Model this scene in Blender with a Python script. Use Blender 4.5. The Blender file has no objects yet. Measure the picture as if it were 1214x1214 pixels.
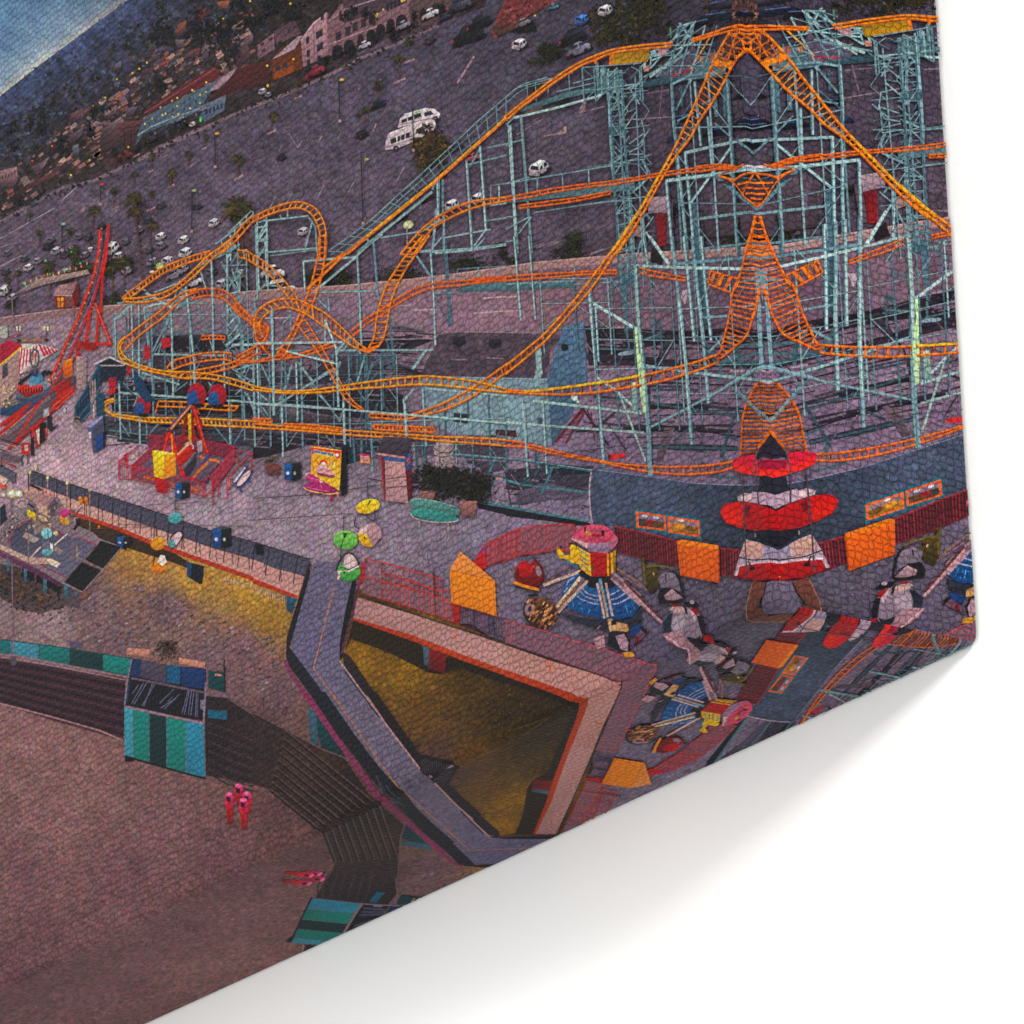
import bpy, math, random
import numpy as np
from mathutils import Matrix, Vector
from mathutils.geometry import tessellate_polygon, delaunay_2d_cdt
random.seed(7); RNG = np.random.default_rng(7)
TH = 0.04                                    # canvas depth in metres; all sheet coordinates below are in depths
SC = bpy.context.scene; COL = SC.collection
# ------------------------------------------------------------------ camera (a lens with rise/shift, so uprights stay parallel)
CP = [2.56245737e-02,-9.13164243e-01,5.77243695e-02,8.54150269e+00,9.17559909e-01,2.42349201e+00,1.15326849e-02,5.56956654e+00,-1.66892446e+01]
def rodr(w):
    w = np.array(w); th = np.linalg.norm(w); k = w/th
    K = np.array([[0,-k[2],k[1]],[k[2],0,-k[0]],[-k[1],k[0],0]])
    return np.eye(3)+math.sin(th)*K+(1-math.cos(th))*K@K
RM = rodr(CP[:3]); FPX = math.exp(CP[3]); CXP, CYP = CP[4]*1000, CP[5]*1000
EYE = -RM.T@np.array(CP[6:9])
camd = bpy.data.cameras.new('camera'); cam = bpy.data.objects.new('camera', camd); COL.objects.link(cam)
cam.matrix_world = Matrix([list(RM.T[i])+[EYE[i]*TH] for i in range(3)]+[[0,0,0,1]])
camd.sensor_width = 36; camd.lens = FPX*36/1214
camd.shift_x = (607-CXP)/1214; camd.shift_y = (CYP-607)/1214
camd.clip_start = 0.01; camd.clip_end = 100; SC.camera = cam
# ------------------------------------------------------------------ from the photograph of the print to the sheet of canvas
LAYER = 1.0e-7                                 # thickness of one layer of ink, metres
def to_sheet(P, h):                          # P (n,2) photo pixels, h (n,) ink height in depths -> sheet (s,t)
    d = np.stack([(P[:,0]-CXP)/FPX, -(P[:,1]-CYP)/FPX, -np.ones(len(P))], 1)@RM
    k = (h-EYE[2])/d[:,2]
    return EYE[:2]+k[:,None]*d[:,:2]
MR, KR, MB_, KB = 0.0159, 0.981, 0.0092, 1.062      # where the mirrored wrap starts and its stretch, right side and bottom side
RHO = 0.03
LEFT, TOP = -8.2, 8.6
FRM = {'px':(0,0,1)}
for i,(n,x,y) in enumerate([('A',0,0),('B',300,0),('C',600,0),('D',850,0),('E',0,280),('F',300,280),('G',600,280),('H',860,280),
    ('I',0,550),('J',300,550),('K',600,550),('L',860,550),('M',0,820),('N',300,820),('O',600,750),('P',0,914)]): FRM[n]=(x,y,4.0467)
FRM.update(Q=(120,240,6.07),R=(280,300,6.07),S=(700,0,5.518),T=(700,180,5.518),U=(440,380,4.336),V=(380,560,5.518),W=(140,760,5.278),X=(0,120,5.06),
    sg=(350,510,8.093),ki=(130,470,6.744),st=(0,370,6.392),pt=(0,560,8.093),rd=(600,610,7.144),bd=(740,640,7.5875),se=(840,530,5.781))
def pts(f, s):
    if not isinstance(s, str): return [tuple(p) for p in s] if f=='px' else [(FRM[f][0]+p[0]/FRM[f][2], FRM[f][1]+p[1]/FRM[f][2]) for p in s]
    x0,y0,k = FRM[f]; out = []
    for w in s.split():
        a,b = w.split(','); out.append((x0+float(a)/k, y0+float(b)/k))
    return out
def hx(c):
    if isinstance(c, str):
        c = c+'ff' if len(c)==6 else c
        return np.array([int(c[i:i+2],16)/255 for i in (0,2,4,6)])
    return np.array(c, float)
def lin(c):
    c = np.clip(c,0,1); return np.where(c<=0.04045, c/12.92, ((c+0.055)/1.055)**2.4)
_T = RNG.random((64,64))
def vnoise(x, y):
    x = np.asarray(x,float); y = np.asarray(y,float)
    i = np.floor(x).astype(int); j = np.floor(y).astype(int); u = x-i; v = y-j
    u = u*u*(3-2*u); v = v*v*(3-2*v); g = lambda a,b: _T[a%64, b%64]
    return (g(i,j)*(1-u)+g(i+1,j)*u)*(1-v)+(g(i,j+1)*(1-u)+g(i+1,j+1)*u)*v
def fbm(x, y, s):
    return (vnoise(x/s,y/s)*.5+vnoise(x/s*2.1+7,y/s*2.1+3)*.3+vnoise(x/s*4.3+1,y/s*4.3+9)*.2)
def smooth(P, n=8):                          # Catmull-Rom
    P = [np.array(p,float) for p in P]; Q = [2*P[0]-P[1]]+P+[2*P[-1]-P[-2]]; out = []
    for i in range(1,len(Q)-2):
        for k in range(n):
            t = k/n; a,b,c,d = Q[i-1:i+3]
            out.append(.5*((2*b)+(c-a)*t+(2*a-5*b+4*c-d)*t*t+(3*b-a-3*c+d)*t**3))
    return out+[P[-1]]
def resample(P, n):
    P = np.array(P); L = np.concatenate([[0],np.cumsum(np.linalg.norm(np.diff(P,axis=0),axis=1))])
    t = np.linspace(0,L[-1],n); return np.stack([np.interp(t,L,P[:,0]),np.interp(t,L,P[:,1])],1)
def inside(P, x, y):
    r = False; n = len(P)
    for i in range(n):
        (x1,y1),(x2,y2) = P[i],P[i-1]
        if (y1>y)!=(y2>y) and x < (x2-x1)*(y-y1)/(y2-y1)+x1: r = not r
    return r
ALL = []; TOPL = [4]
class El:                                    # one printed thing: flat shapes of ink on the canvas
    def __init__(s, name, label=None, parent=None, wash=False):
        s.name, s.label, s.parent, s.wash = name, label, parent, wash
        s.P, s.C, s.L = [], [], []; s.k = 0; ALL.append(s)
    def sub(s, name, label=None): return El(name, label, s)
    def lay(s, cap=None):
        TOPL[0] += 1; return TOPL[0]
    def tri(s, p, c, l): s.P.append(p); s.C.append(c); s.L.append(l)
    def p(s, f, q, col, col2=None, d=None, l=None, j=.05):      # polygon; col -> col2 along direction d
        P = pts(f,q); l = s.lay() if l is None else l; c = hx(col)
        A = np.array(P)
        if col2 is not None:
            c2 = hx(col2); d = np.array(d or (0,1),float); w = A@d; w = (w-w.min())/(np.ptp(w)+1e-9)
            cc = [c*(1-x)+c2*x for x in w]
        else: cc = [c]*len(P)
        cc = [np.append(x[:3]*(1+random.uniform(-j,j)), x[3]) for x in cc]
        for t in tessellate_polygon([[Vector((a,b,0)) for a,b in P]]): s.tri([P[i] for i in t],[cc[i] for i in t],l)
        return s
    def l(s, f, q, w, col, l=None, col2=None, closed=False, sm=0):            # line of width w photo pixels
        P = pts(f,q)
        if sm: P = smooth(P,sm)
        P = [np.array(x,float) for x in P]
        if closed: P.append(P[0])
        l = s.lay() if l is None else l; c = hx(col); c2 = c if col2 is None else hx(col2); n = len(P); R = []
        for i in range(n):
            a = P[max(0,i-1)]; b = P[min(n-1,i+1)]; t = b-a; t = t/(np.linalg.norm(t)+1e-9); nn = np.array([-t[1],t[0]])
            ww = w if not isinstance(w,(tuple,list)) else w[0]+(w[1]-w[0])*i/(n-1)
            R.append((P[i]+nn*ww/2, P[i]-nn*ww/2))
        for i in range(n-1):
            u = i/(n-1); v = (i+1)/(n-1); ca = (c*(1-u)+c2*u); cb = (c*(1-v)+c2*v); kk = random.uniform(.94,1.06)
            ca = np.append(ca[:3]*kk,ca[3]); cb = np.append(cb[:3]*kk,cb[3])
            s.tri([R[i][0],R[i][1],R[i+1][1]],[ca,ca,cb],l); s.tri([R[i][0],R[i+1][1],R[i+1][0]],[ca,cb,cb],l)
        return s
    def streaks(s, f, q, n, L, cols, ang, w=(.7,1.8)):       # lengths of planking, kerb and shade lying across a yard
        P = pts(f,q); A = np.array(P); x0,y0 = A.min(0); x1,y1 = A.max(0); b = s.lay(); TOPL[0] += 10; k = 0; it = 0
        while k<n and it<n*10:
            it += 1; x = random.uniform(x0,x1); y = random.uniform(y0,y1)
            if not inside(P,x,y): continue
            k += 1; a = math.radians(random.gauss(ang,4) if random.random()<.8 else random.choice((-62,-40,55))); l = random.uniform(*L)
            c = hx(random.choice(cols))*random.uniform(.85,1.15); c[3] = 1
            s.l('px',[(x-math.cos(a)*l/2,y-math.sin(a)*l/2),(x+math.cos(a)*l/2,y+math.sin(a)*l/2)],random.uniform(*w),c,l=b+random.randint(0,10))
        return s
    def ls(s, f, q, w, col):                 # many lines: 'x,y x,y; x,y x,y'
        for k in q.split(';'):
            k = k.strip()
            if k:
                c = hx(col)*random.uniform(.88,1.1); c[3] = 1; s.l(f,k,w,c)
        return s
    def e(s, f, x, y, rx, ry, col, ang=0, n=14, col2=None, l=None, rim=None):
        k = FRM[f][2]; cx,cy = FRM[f][0]+x/k, FRM[f][1]+y/k; rx/=k; ry/=k; a = math.radians(ang); l = s.lay() if l is None else l
        Q = []
        for i in range(n):
            t = 2*math.pi*i/n; u,v = rx*math.cos(t),ry*math.sin(t); Q.append((cx+u*math.cos(a)-v*math.sin(a), cy+u*math.sin(a)+v*math.cos(a)))
        c = hx(col); c2 = c if col2 is None else hx(col2); r = rim is not None and hx(rim)
        cc = [r if rim is not None else c*(1-(q[1]-cy+ry)/(2*ry+1e-9))+c2*((q[1]-cy+ry)/(2*ry+1e-9)) for q in Q]
        cm = c if rim is not None else (c+c2)/2
        for i in range(n): s.tri([(cx,cy),Q[i-1],Q[i]],[cm,cc[i-1],cc[i]],l)
        return s
    def area(s, f, q, col, sp=6, var=.1, sc=30, fine=.08):        # region with mottled ink; col hex or function(x,y)->rgb array
        P = pts(f,q); A = np.array(P); l = s.lay()
        B = []
        for i in range(len(P)):
            a = A[i]; b = A[(i+1)%len(P)]; m = max(1,int(np.linalg.norm(b-a)/(sp*1.5)))
            B += [tuple(a+(b-a)*k/m) for k in range(m)]
        nb = len(B); x0,y0 = A.min(0); x1,y1 = A.max(0)
        gx,gy = np.meshgrid(np.arange(x0,x1,sp),np.arange(y0,y1,sp*.87)); gx = gx.copy(); gx[1::2] += sp/2
        G = np.stack([gx.ravel(),gy.ravel()],1)+RNG.uniform(-.3,.3,(gx.size,2))*sp
        V = np.array(B); ins = np.zeros(len(G),bool)
        for i in range(nb):
            (xa,ya),(xb,yb) = B[i],B[i-1]
            if ya==yb: continue
            m = ((ya>G[:,1])!=(yb>G[:,1])) & (G[:,0] < (xb-xa)*(G[:,1]-ya)/(yb-ya)+xa); ins ^= m
        G = G[ins]
        allp = [Vector(b) for b in B]+[Vector(g) for g in G]
        vs,_,fs,_,_,_ = delaunay_2d_cdt(allp,[],[list(range(nb))],1,1e-4)
        V = np.array([tuple(v) for v in vs]); X,Y = V[:,0],V[:,1]
        c = col(X,Y) if callable(col) else np.tile(hx(col)[:3],(len(V),1))
        m = (1+var*(fbm(X,Y,sc)-.5)*2+RNG.normal(0,fine,len(V)))[:,None]
        c = np.clip(c*m*(1+RNG.normal(0,fine*.35,(len(V),3))),0.01,1); c = np.concatenate([c,np.ones((len(V),1))],1)
        for t in fs: s.tri([V[i] for i in t],[c[i] for i in t],l)
        return s
    def scat(s, f, q, n, size, cols, asp=1.6, ang=None, levels=36, dens=None):       # scattered small leaf-like flecks inside a region
        P = pts(f,q); A = np.array(P); x0,y0 = A.min(0); x1,y1 = A.max(0); base = TOPL[0]; TOPL[0] += levels; cs = [hx(c) for c in cols]; k = 0; it = 0
        while k<n and it<n*12:
            it += 1; x = random.uniform(x0,x1); y = random.uniform(y0,y1)
            if not inside(P,x,y): continue
            if dens and random.random()>dens(x,y): continue
            k += 1; r = random.uniform(*size); a = random.uniform(0,6.28) if ang is None else math.radians(random.gauss(ang,8)); l = base+random.randint(1,levels)
            c = random.choice(cs)*random.uniform(.8,1.2); c[3] = 1
            u = np.array([math.cos(a),math.sin(a)])*r*asp; v = np.array([-math.sin(a),math.cos(a)])*r; o = np.array([x,y])
            if ang is None: s.tri([o+u,o-u*.6+v,o-u*.5-v],[c,c*.9,c],l)
            else: s.tri([o-u-v,o+u-v,o+u+v],[c,c,c],l); s.tri([o-u-v,o+u+v,o-u+v],[c,c,c],l)
        return s
    def foliage(s, f, x, y, rx, ry, n, cols, size=(1,2.4), ang=0):      # clumped crown
        k = FRM[f][2]; cx,cy = FRM[f][0]+x/k, FRM[f][1]+y/k; rx/=k; ry/=k; base = TOPL[0]; TOPL[0] += 22; cs = [hx(c) for c in cols]
        cl = [(random.gauss(0,.45),random.gauss(0,.45),random.uniform(.75,1.25)) for _ in range(max(3,n//22))]; ca,sa = math.cos(math.radians(ang)),math.sin(math.radians(ang))
        for i in range(n):
            q = random.choice(cl); u = q[0]+random.gauss(0,.24); v = q[1]+random.gauss(0,.24)
            if u*u+v*v>1.25: continue
            u*=rx; v*=ry; o = np.array([cx+u*ca-v*sa, cy+u*sa+v*ca]); r = random.uniform(*size); a = random.uniform(0,6.28)
            c = cs[min(len(cs)-1,int(abs(random.gauss(0,.5))*len(cs)))]*q[2]*random.uniform(.85,1.15); c[3] = 1
            U = np.array([math.cos(a),math.sin(a)])*r*1.5; W = np.array([-math.sin(a),math.cos(a)])*r*.7
            s.tri([o+U,o-U*.5+W,o-U*.6-W],[c,c*.92,c],base+random.randint(1,22))
        return s
    def track(s, f, a, b, ties, w=1.9, tw=1.6, c1='e8801f', c2='c9651a', sm=8, cb='a8501a'):    # two rails and the ties between them
        ties = max(4,int(ties*.8)); A = np.array(smooth(pts(f,a),sm)); B = np.array(smooth(pts(f,b),sm)); lt = s.lay(); ra = resample(A,ties); rb = resample(B,ties)
        for i in range(ties):
            c = hx(c2)*random.uniform(.8,1.15); c[3] = 1
            s.l('px',[ra[i],rb[i]],tw*random.uniform(.8,1.2),c,l=lt)
        s.l('px',A+np.array([.5,.8]),w,cb); s.l('px',B+np.array([.4,.8]),w,cb); s.l('px',A,w*.8,c1); s.l('px',B,w*.8,c1)
        return s
# ------------------------------------------------------------------ materials
def grade(c):                                # the printer's contrast and colour strength
    c = .40+(c-.40)*1.25; ch = (c.max(1)-c.min(1))[:,None]; k = np.clip(.95+.25*ch,.95,1.06); g = (c@np.array([.3,.55,.15]))[:,None]
    return np.clip(g+(c-g)*k,.012,.97)
LIGHT = 1.21                                 # calibrated light falling on the canvas, so ink reads as in the photo
def ink_material(name, alpha):
    m = bpy.data.materials.new(name); m.use_nodes = True; N = m.node_tree.nodes; K = m.node_tree.links; N.clear()
    out = N.new('ShaderNodeOutputMaterial'); pb = N.new('ShaderNodeBsdfPrincipled'); at = N.new('ShaderNodeAttribute'); at.attribute_name = 'ink'
    uv = N.new('ShaderNodeUVMap'); uv.uv_map = 'sheet'
    mp = N.new('ShaderNodeMapping'); mp.inputs['Scale'].default_value = (27,34,1); K.new(uv.outputs[0],mp.inputs[0])
    wn = N.new('ShaderNodeTexNoise'); wn.inputs['Scale'].default_value = .7; wn.inputs['Detail'].default_value = 2; K.new(mp.outputs[0],wn.inputs[0])
    wm = N.new('ShaderNodeVectorMath'); wm.operation = 'MULTIPLY_ADD'; wm.inputs[1].default_value = (.7,.7,.7); K.new(wn.outputs['Color'],wm.inputs[0]); K.new(mp.outputs[0],wm.inputs[2])
    vo = N.new('ShaderNodeTexVoronoi'); vo.feature = 'F1'; vo.inputs['Scale'].default_value = 1.0; vo.inputs['Randomness'].default_value = .6; K.new(wm.outputs[0],vo.inputs['Vector'])
    ve = N.new('ShaderNodeTexVoronoi'); ve.feature = 'DISTANCE_TO_EDGE'; ve.inputs['Scale'].default_value = 1.0; ve.inputs['Randomness'].default_value = .6; K.new(wm.outputs[0],ve.inputs['Vector'])
    er = N.new('ShaderNodeMapRange'); er.inputs[1].default_value = 0; er.inputs[2].default_value = .16; er.inputs[3].default_value = 0; er.inputs[4].default_value = 1; K.new(ve.outputs['Distance'],er.inputs[0])
    fn = N.new('ShaderNodeTexNoise'); fn.inputs['Scale'].default_value = 3.2; fn.inputs['Detail'].default_value = 4; fn.inputs['Roughness'].default_value = .65; K.new(mp.outputs[0],fn.inputs[0])
    # woven threads: two crossed waves
    wa = N.new('ShaderNodeTexWave'); wa.bands_direction = 'X'; wa.inputs['Scale'].default_value = 1.3; wa.inputs['Distortion'].default_value = 3; wa.inputs['Detail'].default_value = 2; K.new(mp.outputs[0],wa.inputs[0])
    a1 = N.new('ShaderNodeMath'); a1.operation = 'MULTIPLY_ADD'; a1.inputs[1].default_value = -.9; K.new(vo.outputs['Distance'],a1.inputs[0]); K.new(er.outputs[0],a1.inputs[2])
    a2 = N.new('ShaderNodeMath'); a2.operation = 'MULTIPLY_ADD'; a2.inputs[1].default_value = 1.0; K.new(fn.outputs['Fac'],a2.inputs[0]); K.new(a1.outputs[0],a2.inputs[2])
    a3 = N.new('ShaderNodeMath'); a3.operation = 'MULTIPLY_ADD'; a3.inputs[1].default_value = .3; K.new(wa.outputs['Fac'],a3.inputs[0]); K.new(a2.outputs[0],a3.inputs[2])
    bp = N.new('ShaderNodeBump'); bp.inputs['Strength'].default_value = 1.0; bp.inputs['Distance'].default_value = .00065; K.new(a3.outputs[0],bp.inputs['Height'])
    K.new(bp.outputs[0],pb.inputs['Normal'])
    # ink grain and the thin cracks between the raised knots of the weave
    gr = N.new('ShaderNodeMapRange'); gr.inputs[1].default_value = .25; gr.inputs[2].default_value = .75; gr.inputs[3].default_value = .66; gr.inputs[4].default_value = 1.34; K.new(fn.outputs['Fac'],gr.inputs[0])
    ck = N.new('ShaderNodeMapRange'); ck.inputs[1].default_value = 0; ck.inputs[2].default_value = .07; ck.inputs[3].default_value = .95; ck.inputs[4].default_value = 1; K.new(ve.outputs['Distance'],ck.inputs[0])
    g2 = N.new('ShaderNodeMath'); g2.operation = 'MULTIPLY'; K.new(gr.outputs[0],g2.inputs[0]); K.new(ck.outputs[0],g2.inputs[1])
    ml = N.new('ShaderNodeVectorMath'); ml.operation = 'SCALE'; K.new(at.outputs['Color'],ml.inputs[0]); K.new(g2.outputs[0],ml.inputs['Scale'])
    mn = N.new('ShaderNodeTexNoise'); mn.inputs['Scale'].default_value = .34; mn.inputs['Detail'].default_value = 5; mn.inputs['Roughness'].default_value = .6; K.new(mp.outputs[0],mn.inputs[0])
    m1 = N.new('ShaderNodeVectorMath'); m1.operation = 'SUBTRACT'; m1.inputs[1].default_value = (.5,.5,.5); K.new(mn.outputs['Color'],m1.inputs[0])
    m2 = N.new('ShaderNodeVectorMath'); m2.operation = 'MULTIPLY_ADD'; m2.inputs[1].default_value = (.28,.28,.28); m2.inputs[2].default_value = (1,1,1); K.new(m1.outputs[0],m2.inputs[0])
    m3 = N.new('ShaderNodeVectorMath'); m3.operation = 'MULTIPLY'; K.new(ml.outputs[0],m3.inputs[0]); K.new(m2.outputs[0],m3.inputs[1])
    K.new(m3.outputs[0],pb.inputs['Base Color'])
    pb.inputs['Roughness'].default_value = .72; pb.inputs['Specular IOR Level'].default_value = .12
    if alpha: K.new(at.outputs['Alpha'],pb.inputs['Alpha'])
    K.new(pb.outputs[0],out.inputs[0]); return m
INK = ink_material('printed canvas ink', False); WASH = ink_material('thin ink wash', True)
# ------------------------------------------------------------------ cutting, wrapping and building
def clip(poly, ax, lim, sign):               # keep sign*(x[ax]-lim) <= 0 ; poly list of vectors (s,t,r,g,b,a)
    out = []; n = len(poly)
    for i in range(n):
        a,b = poly[i-1],poly[i]; da = sign*(a[ax]-lim); db = sign*(b[ax]-lim)
        if (da<=0)!=(db<=0): k = da/(da-db); out.append(a+(b-a)*k)
        if db<=0: out.append(b)
    return out
def keep(polys, ax, lim, sign):
    out = []
    for q,l in polys:
        v = sign*(q[:,ax]-lim)
        if (v<=0).all(): out.append((q,l))
        elif (v<0).any():
            r = clip(list(q),ax,lim,sign)
            if len(r)>2: out.append((np.array(r),l))
    return out
def slice_(polys, ax, lim):
    out = []
    for q,l in polys:
        v = q[:,ax]-lim
        if (v<=1e-9).all() or (v>=-1e-9).all(): out.append((q,l)); continue
        for sg in (1,-1):
            r = clip(list(q),ax,lim,sg)
            if len(r)>2: out.append((np.array(r),l))
    return out
CUTS = (-RHO,-RHO*.5,0,RHO*.5,RHO)
def near(polys):
    out = []; hard = []
    for q,l in polys:
        if (q[:,0].max()<-RHO or q[:,0].min()>RHO) and (q[:,1].min()>RHO or q[:,1].max()<-RHO): out.append((q,l))
        else: hard.append((q,l))
    for ax in (0,1):
        for c in CUTS: hard = slice_(hard,ax,c)
    return out+hard
def wrap_exact(S, h):                        # sheet -> box with rounded edges, ink height h (metres)
    s,t = S[:,0],S[:,1]; P = np.stack([np.minimum(s,0),np.maximum(t,0),np.minimum(0,np.minimum(-s,t))],1)
    P[:,2] = np.where(s>0,-s,np.where(t<0,t,0))
    q = np.stack([np.minimum(P[:,0],-RHO),np.maximum(P[:,1],RHO),np.minimum(P[:,2],-RHO)],1)
    d = P-q; n = d/np.linalg.norm(d,axis=1)[:,None]
    return (q+n*RHO)*TH+n*h[:,None]
KN = np.array(CUTS)
def bracket(v):                              # the pair of fold lines a coordinate lies between, and how far along
    a = v.copy(); b = v.copy(); w = np.zeros(len(v)); m = (v>=KN[0]) & (v<=KN[-1]); i = np.clip(np.searchsorted(KN,v[m],side='right')-1,0,len(KN)-2)
    a[m] = KN[i]; b[m] = KN[i+1]; w[m] = (v[m]-KN[i])/(KN[i+1]-KN[i]); return a,b,w
def wrap(S, h):                              # as wrap_exact, but straight between the fold lines so that layers never cross
    s0,s1,u = bracket(S[:,0]); t0,t1,v = bracket(S[:,1]); W = lambda a,b: wrap_exact(np.stack([a,b],1),h)
    u = u[:,None]; v = v[:,None]; return (W(s0,t0)*(1-u)+W(s1,t0)*u)*(1-v)+(W(s0,t1)*(1-u)+W(s1,t1)*u)*v
def mesh_from(name, polys, mat):
    V = []; Fc = []; UV = []; CC = []; H = []
    for q,l in polys:
        i = len(V); V += list(q[:,:2]); CC += list(q[:,2:6]); H += [l*LAYER]*len(q); Fc.append(list(range(i,i+len(q))))
    S = np.array(V); XYZ = wrap(S,np.array(H)); me = bpy.data.meshes.new(name); me.from_pydata(XYZ.tolist(),[],Fc)
    C = np.array(CC); C[:,:3] = lin(grade(C[:,:3]))/LIGHT
    a = me.color_attributes.new('ink','FLOAT_COLOR','POINT'); a.data.foreach_set('color',C.astype(np.float32).ravel())
    u = me.uv_layers.new(name='sheet'); li = np.zeros(len(me.loops),np.int32); me.loops.foreach_get('vertex_index',li)
    u.data.foreach_set('uv',S[li].astype(np.float32).ravel())
    me.materials.append(mat); me.update(); return me
def fix_winding(polys):                      # front of every face towards the viewer (s right, t up)
    out = []
    for q,l in polys:
        x,y = q[:,0],q[:,1]; ar = np.dot(x,np.roll(y,-1))-np.dot(y,np.roll(x,-1))
        if abs(ar)<1e-9: continue
        out.append((q if ar>0 else q[::-1],l))
    return out
def build(el):                               # returns polygons on the front face, and on the two wrapped sides
    if not el.P: return [],[]
    P = np.array([[np.array(p,float)[:2] for p in t] for t in el.P]); C = np.array(el.C); L = np.array(el.L,float)
    h = np.repeat(L*LAYER/TH,3); S = to_sheet(P.reshape(-1,2),h).reshape(-1,3,2); Q = np.concatenate([S,C],2)
    base = [(Q[i],L[i]) for i in range(len(Q))]
    fr = base
    for ax,lim,sg in ((0,MR,1),(1,-MB_,-1),(0,LEFT,-1),(1,TOP,1)): fr = keep(fr,ax,lim,sg)
    # front pieces must not lie in the cut-out corner square
    fr = [(q,l) for q,l in fr if not (q[:,0].min()>=0 and q[:,1].max()<=0)]
    sides = []
    e = MR*(1+KR); R = keep(base,0,-(1-e)/KR,-1); R = keep(R,0,MR,1); R = keep(R,1,0,-1); R = keep(R,1,TOP,1)
    for q,l in R: q = q.copy(); q[:,0] = e-KR*q[:,0]; sides.append((q,l))
    e = MB_*(1+KB); R = keep(base,1,(1-e)/KB,1); R = keep(R,1,-MB_,-1); R = keep(R,0,0,1); R = keep(R,0,LEFT,-1)
    for q,l in R: q = q.copy(); q[:,1] = -e-KB*q[:,1]; sides.append((q,l))
    return fix_winding(near(fr)),fix_winding(near(sides))
def link(name, polys, mat, parent, label=None):
    if not polys: return None
    o = bpy.data.objects.new(name, mesh_from(name,polys,mat)); COL.objects.link(o); o.parent = parent
    if label: o['label'] = label
    return o
WORLD, KEY, KEYSIZE, KEYPOS = 1.27, 105.0, (.5,.5), (2.8,.84,1.17)
# ================================================================== the picture printed on the canvas, far things first
GREEN = ['2b2f26','353a2a','232824','41402a','1d2225']; DARKG = ['1e1f27','2a2a2e','17181f','262c2c','332f30']; OLIVE = ['33321f','403a22','272820','4c4024','1f211c']
sky = El('dusk_sky', 'printed blue dusk sky with pale streaks of cloud')
def skyc(X,Y):
    d = np.clip((114-.76*X-Y)/130,0,1.6); n = fbm(X*.55+Y*.75,(Y*.8-X*.5)*2.4,42)
    c = np.array([140,160,178])/255*(1-d)[:,None]+np.array([80,116,150])/255*d[:,None]
    g = np.exp(-np.maximum(d*130,0)/9)[:,None]; c = c*(1-g)+np.array([196,190,176])/255*g
    k = np.clip((n-.5)*3,-1,1)[:,None]; c = c+np.array([.1,.1,.075])*k
    dk = np.clip((X-70)/80,0,1)[:,None]*.12; return np.clip(c-dk,0,1)
sky.area('px','-330,-330 420,-330 240,-75 151,0 109,31 52,73 0,114 -330,345',skyc,5,.06,30,.03)
hill = El('wooded_hillside', 'printed dark wooded hillside dotted with houses and lights')
def hillc(X,Y):
    d = np.clip((Y-(114-.76*X))/120,0,1)[:,None]; n = fbm(X,Y,16)[:,None]
    return (np.array([68,78,108])*(1-d)+np.array([60,50,53])*d)/255*(.72+.56*n)
hill.area('px','-330,345 0,114 52,73 109,31 151,0 240,-75 420,-330 1010,-330 1010,20 560,30 460,45 300,140 200,182 130,212 60,240 -20,268 -330,400',hillc,4.5,.25,14,.14)
hill.scat('px','-330,345 0,114 52,73 109,31 151,0 240,-75 320,-140 320,40 160,130 0,200 -330,390',1500,(1,2.6),['48536c','3a445c','56617a','404860','333a4e'],1.5,dens=lambda x,y: .9)
hill.scat('px','0,150 60,110 110,70 170,20 230,-60 420,-80 420,0 300,90 200,160 130,205 60,236 0,260 -200,340 -200,260',2300,(1,3),['26251f','302f27','3a352e','241f1e','4a4039','3c3833','2c3028'],1.5)
hill.scat('px','20,195 80,150 150,95 230,40 300,10 300,75 200,140 120,190 60,225 0,250',300,(.8,2.4),['6e5452','8a645c','6a5052','9a746a','5c4a52','84706e','a08078','7a4a40'],2,-32)
hill.scat('px','60,160 130,105 170,60 210,45 250,40 240,70 160,110 100,165',60,(1,2),['65586a','6e606e','543e44','6c4e4c'],2,-34)
for q,c in [('480,630 580,560 600,590 500,655','85717a'),('540,320 580,290 580,330 545,345','7d7686'),('610,280 650,260 645,290 610,300','78697a'),('760,310 800,290 790,330 765,335','b05a52'),
  ('840,130 890,95 900,130 850,180','a86a52'),('840,190 890,190 880,230 850,235','7d6a70'),('970,230 1000,180 1000,290 975,305','8c7880'),('920,240 960,230 955,265 875,290','7b4c50'),
  ('340,545 400,520 400,570 330,590','7d545c'),('180,790 240,750 200,820 160,840','8d7580'),('330,650 400,610 390,650 340,690','6c5a66'),('350,700 375,690 380,750 345,750','7c7a8c'),
  ('0,820 80,800 85,860 60,905 0,900','ad8287'),('100,900 260,820 270,840 110,925','7a4a48'),('520,770 600,720 640,735 530,800','8a4038'),('1040,10 1100,0 1090,40 1060,50','a5644c'),
  ('1120,250 1190,200 1200,300 1130,330','6c5054'),('1170,190 1214,160 1214,200 1170,230','8a7078'),('950,60 990,40 980,90 950,110','8a4448'),('600,520 660,510 640,550 605,560','706478'),
  ('560,590 690,575 690,620 640,720 560,700','6b4446'),('480,640 560,620 560,700 480,740','5e4448'),('690,330 740,320 730,350 680,365','6d4a55'),('740,260 770,255 760,290 720,300','6b5865')]:
    vil = El('hillside_house'); vil.p('A',q,c,'3c3038',(0,1),j=.1)
vil = El('hillside_house')
for k in range(5): vil.p('A',f'{8+k*15},{845-k*6} {15+k*15},{842-k*6} {15+k*15},{858-k*6} {8+k*15},{861-k*6}','4a3840')
vil.ls('A','570,620 690,600;575,655 680,635;600,630 595,700;630,625 625,700;660,620 655,690',1.2,'2e2228')
hl = El('hillside_light','printed small warm lights scattered over the hillside')
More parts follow.
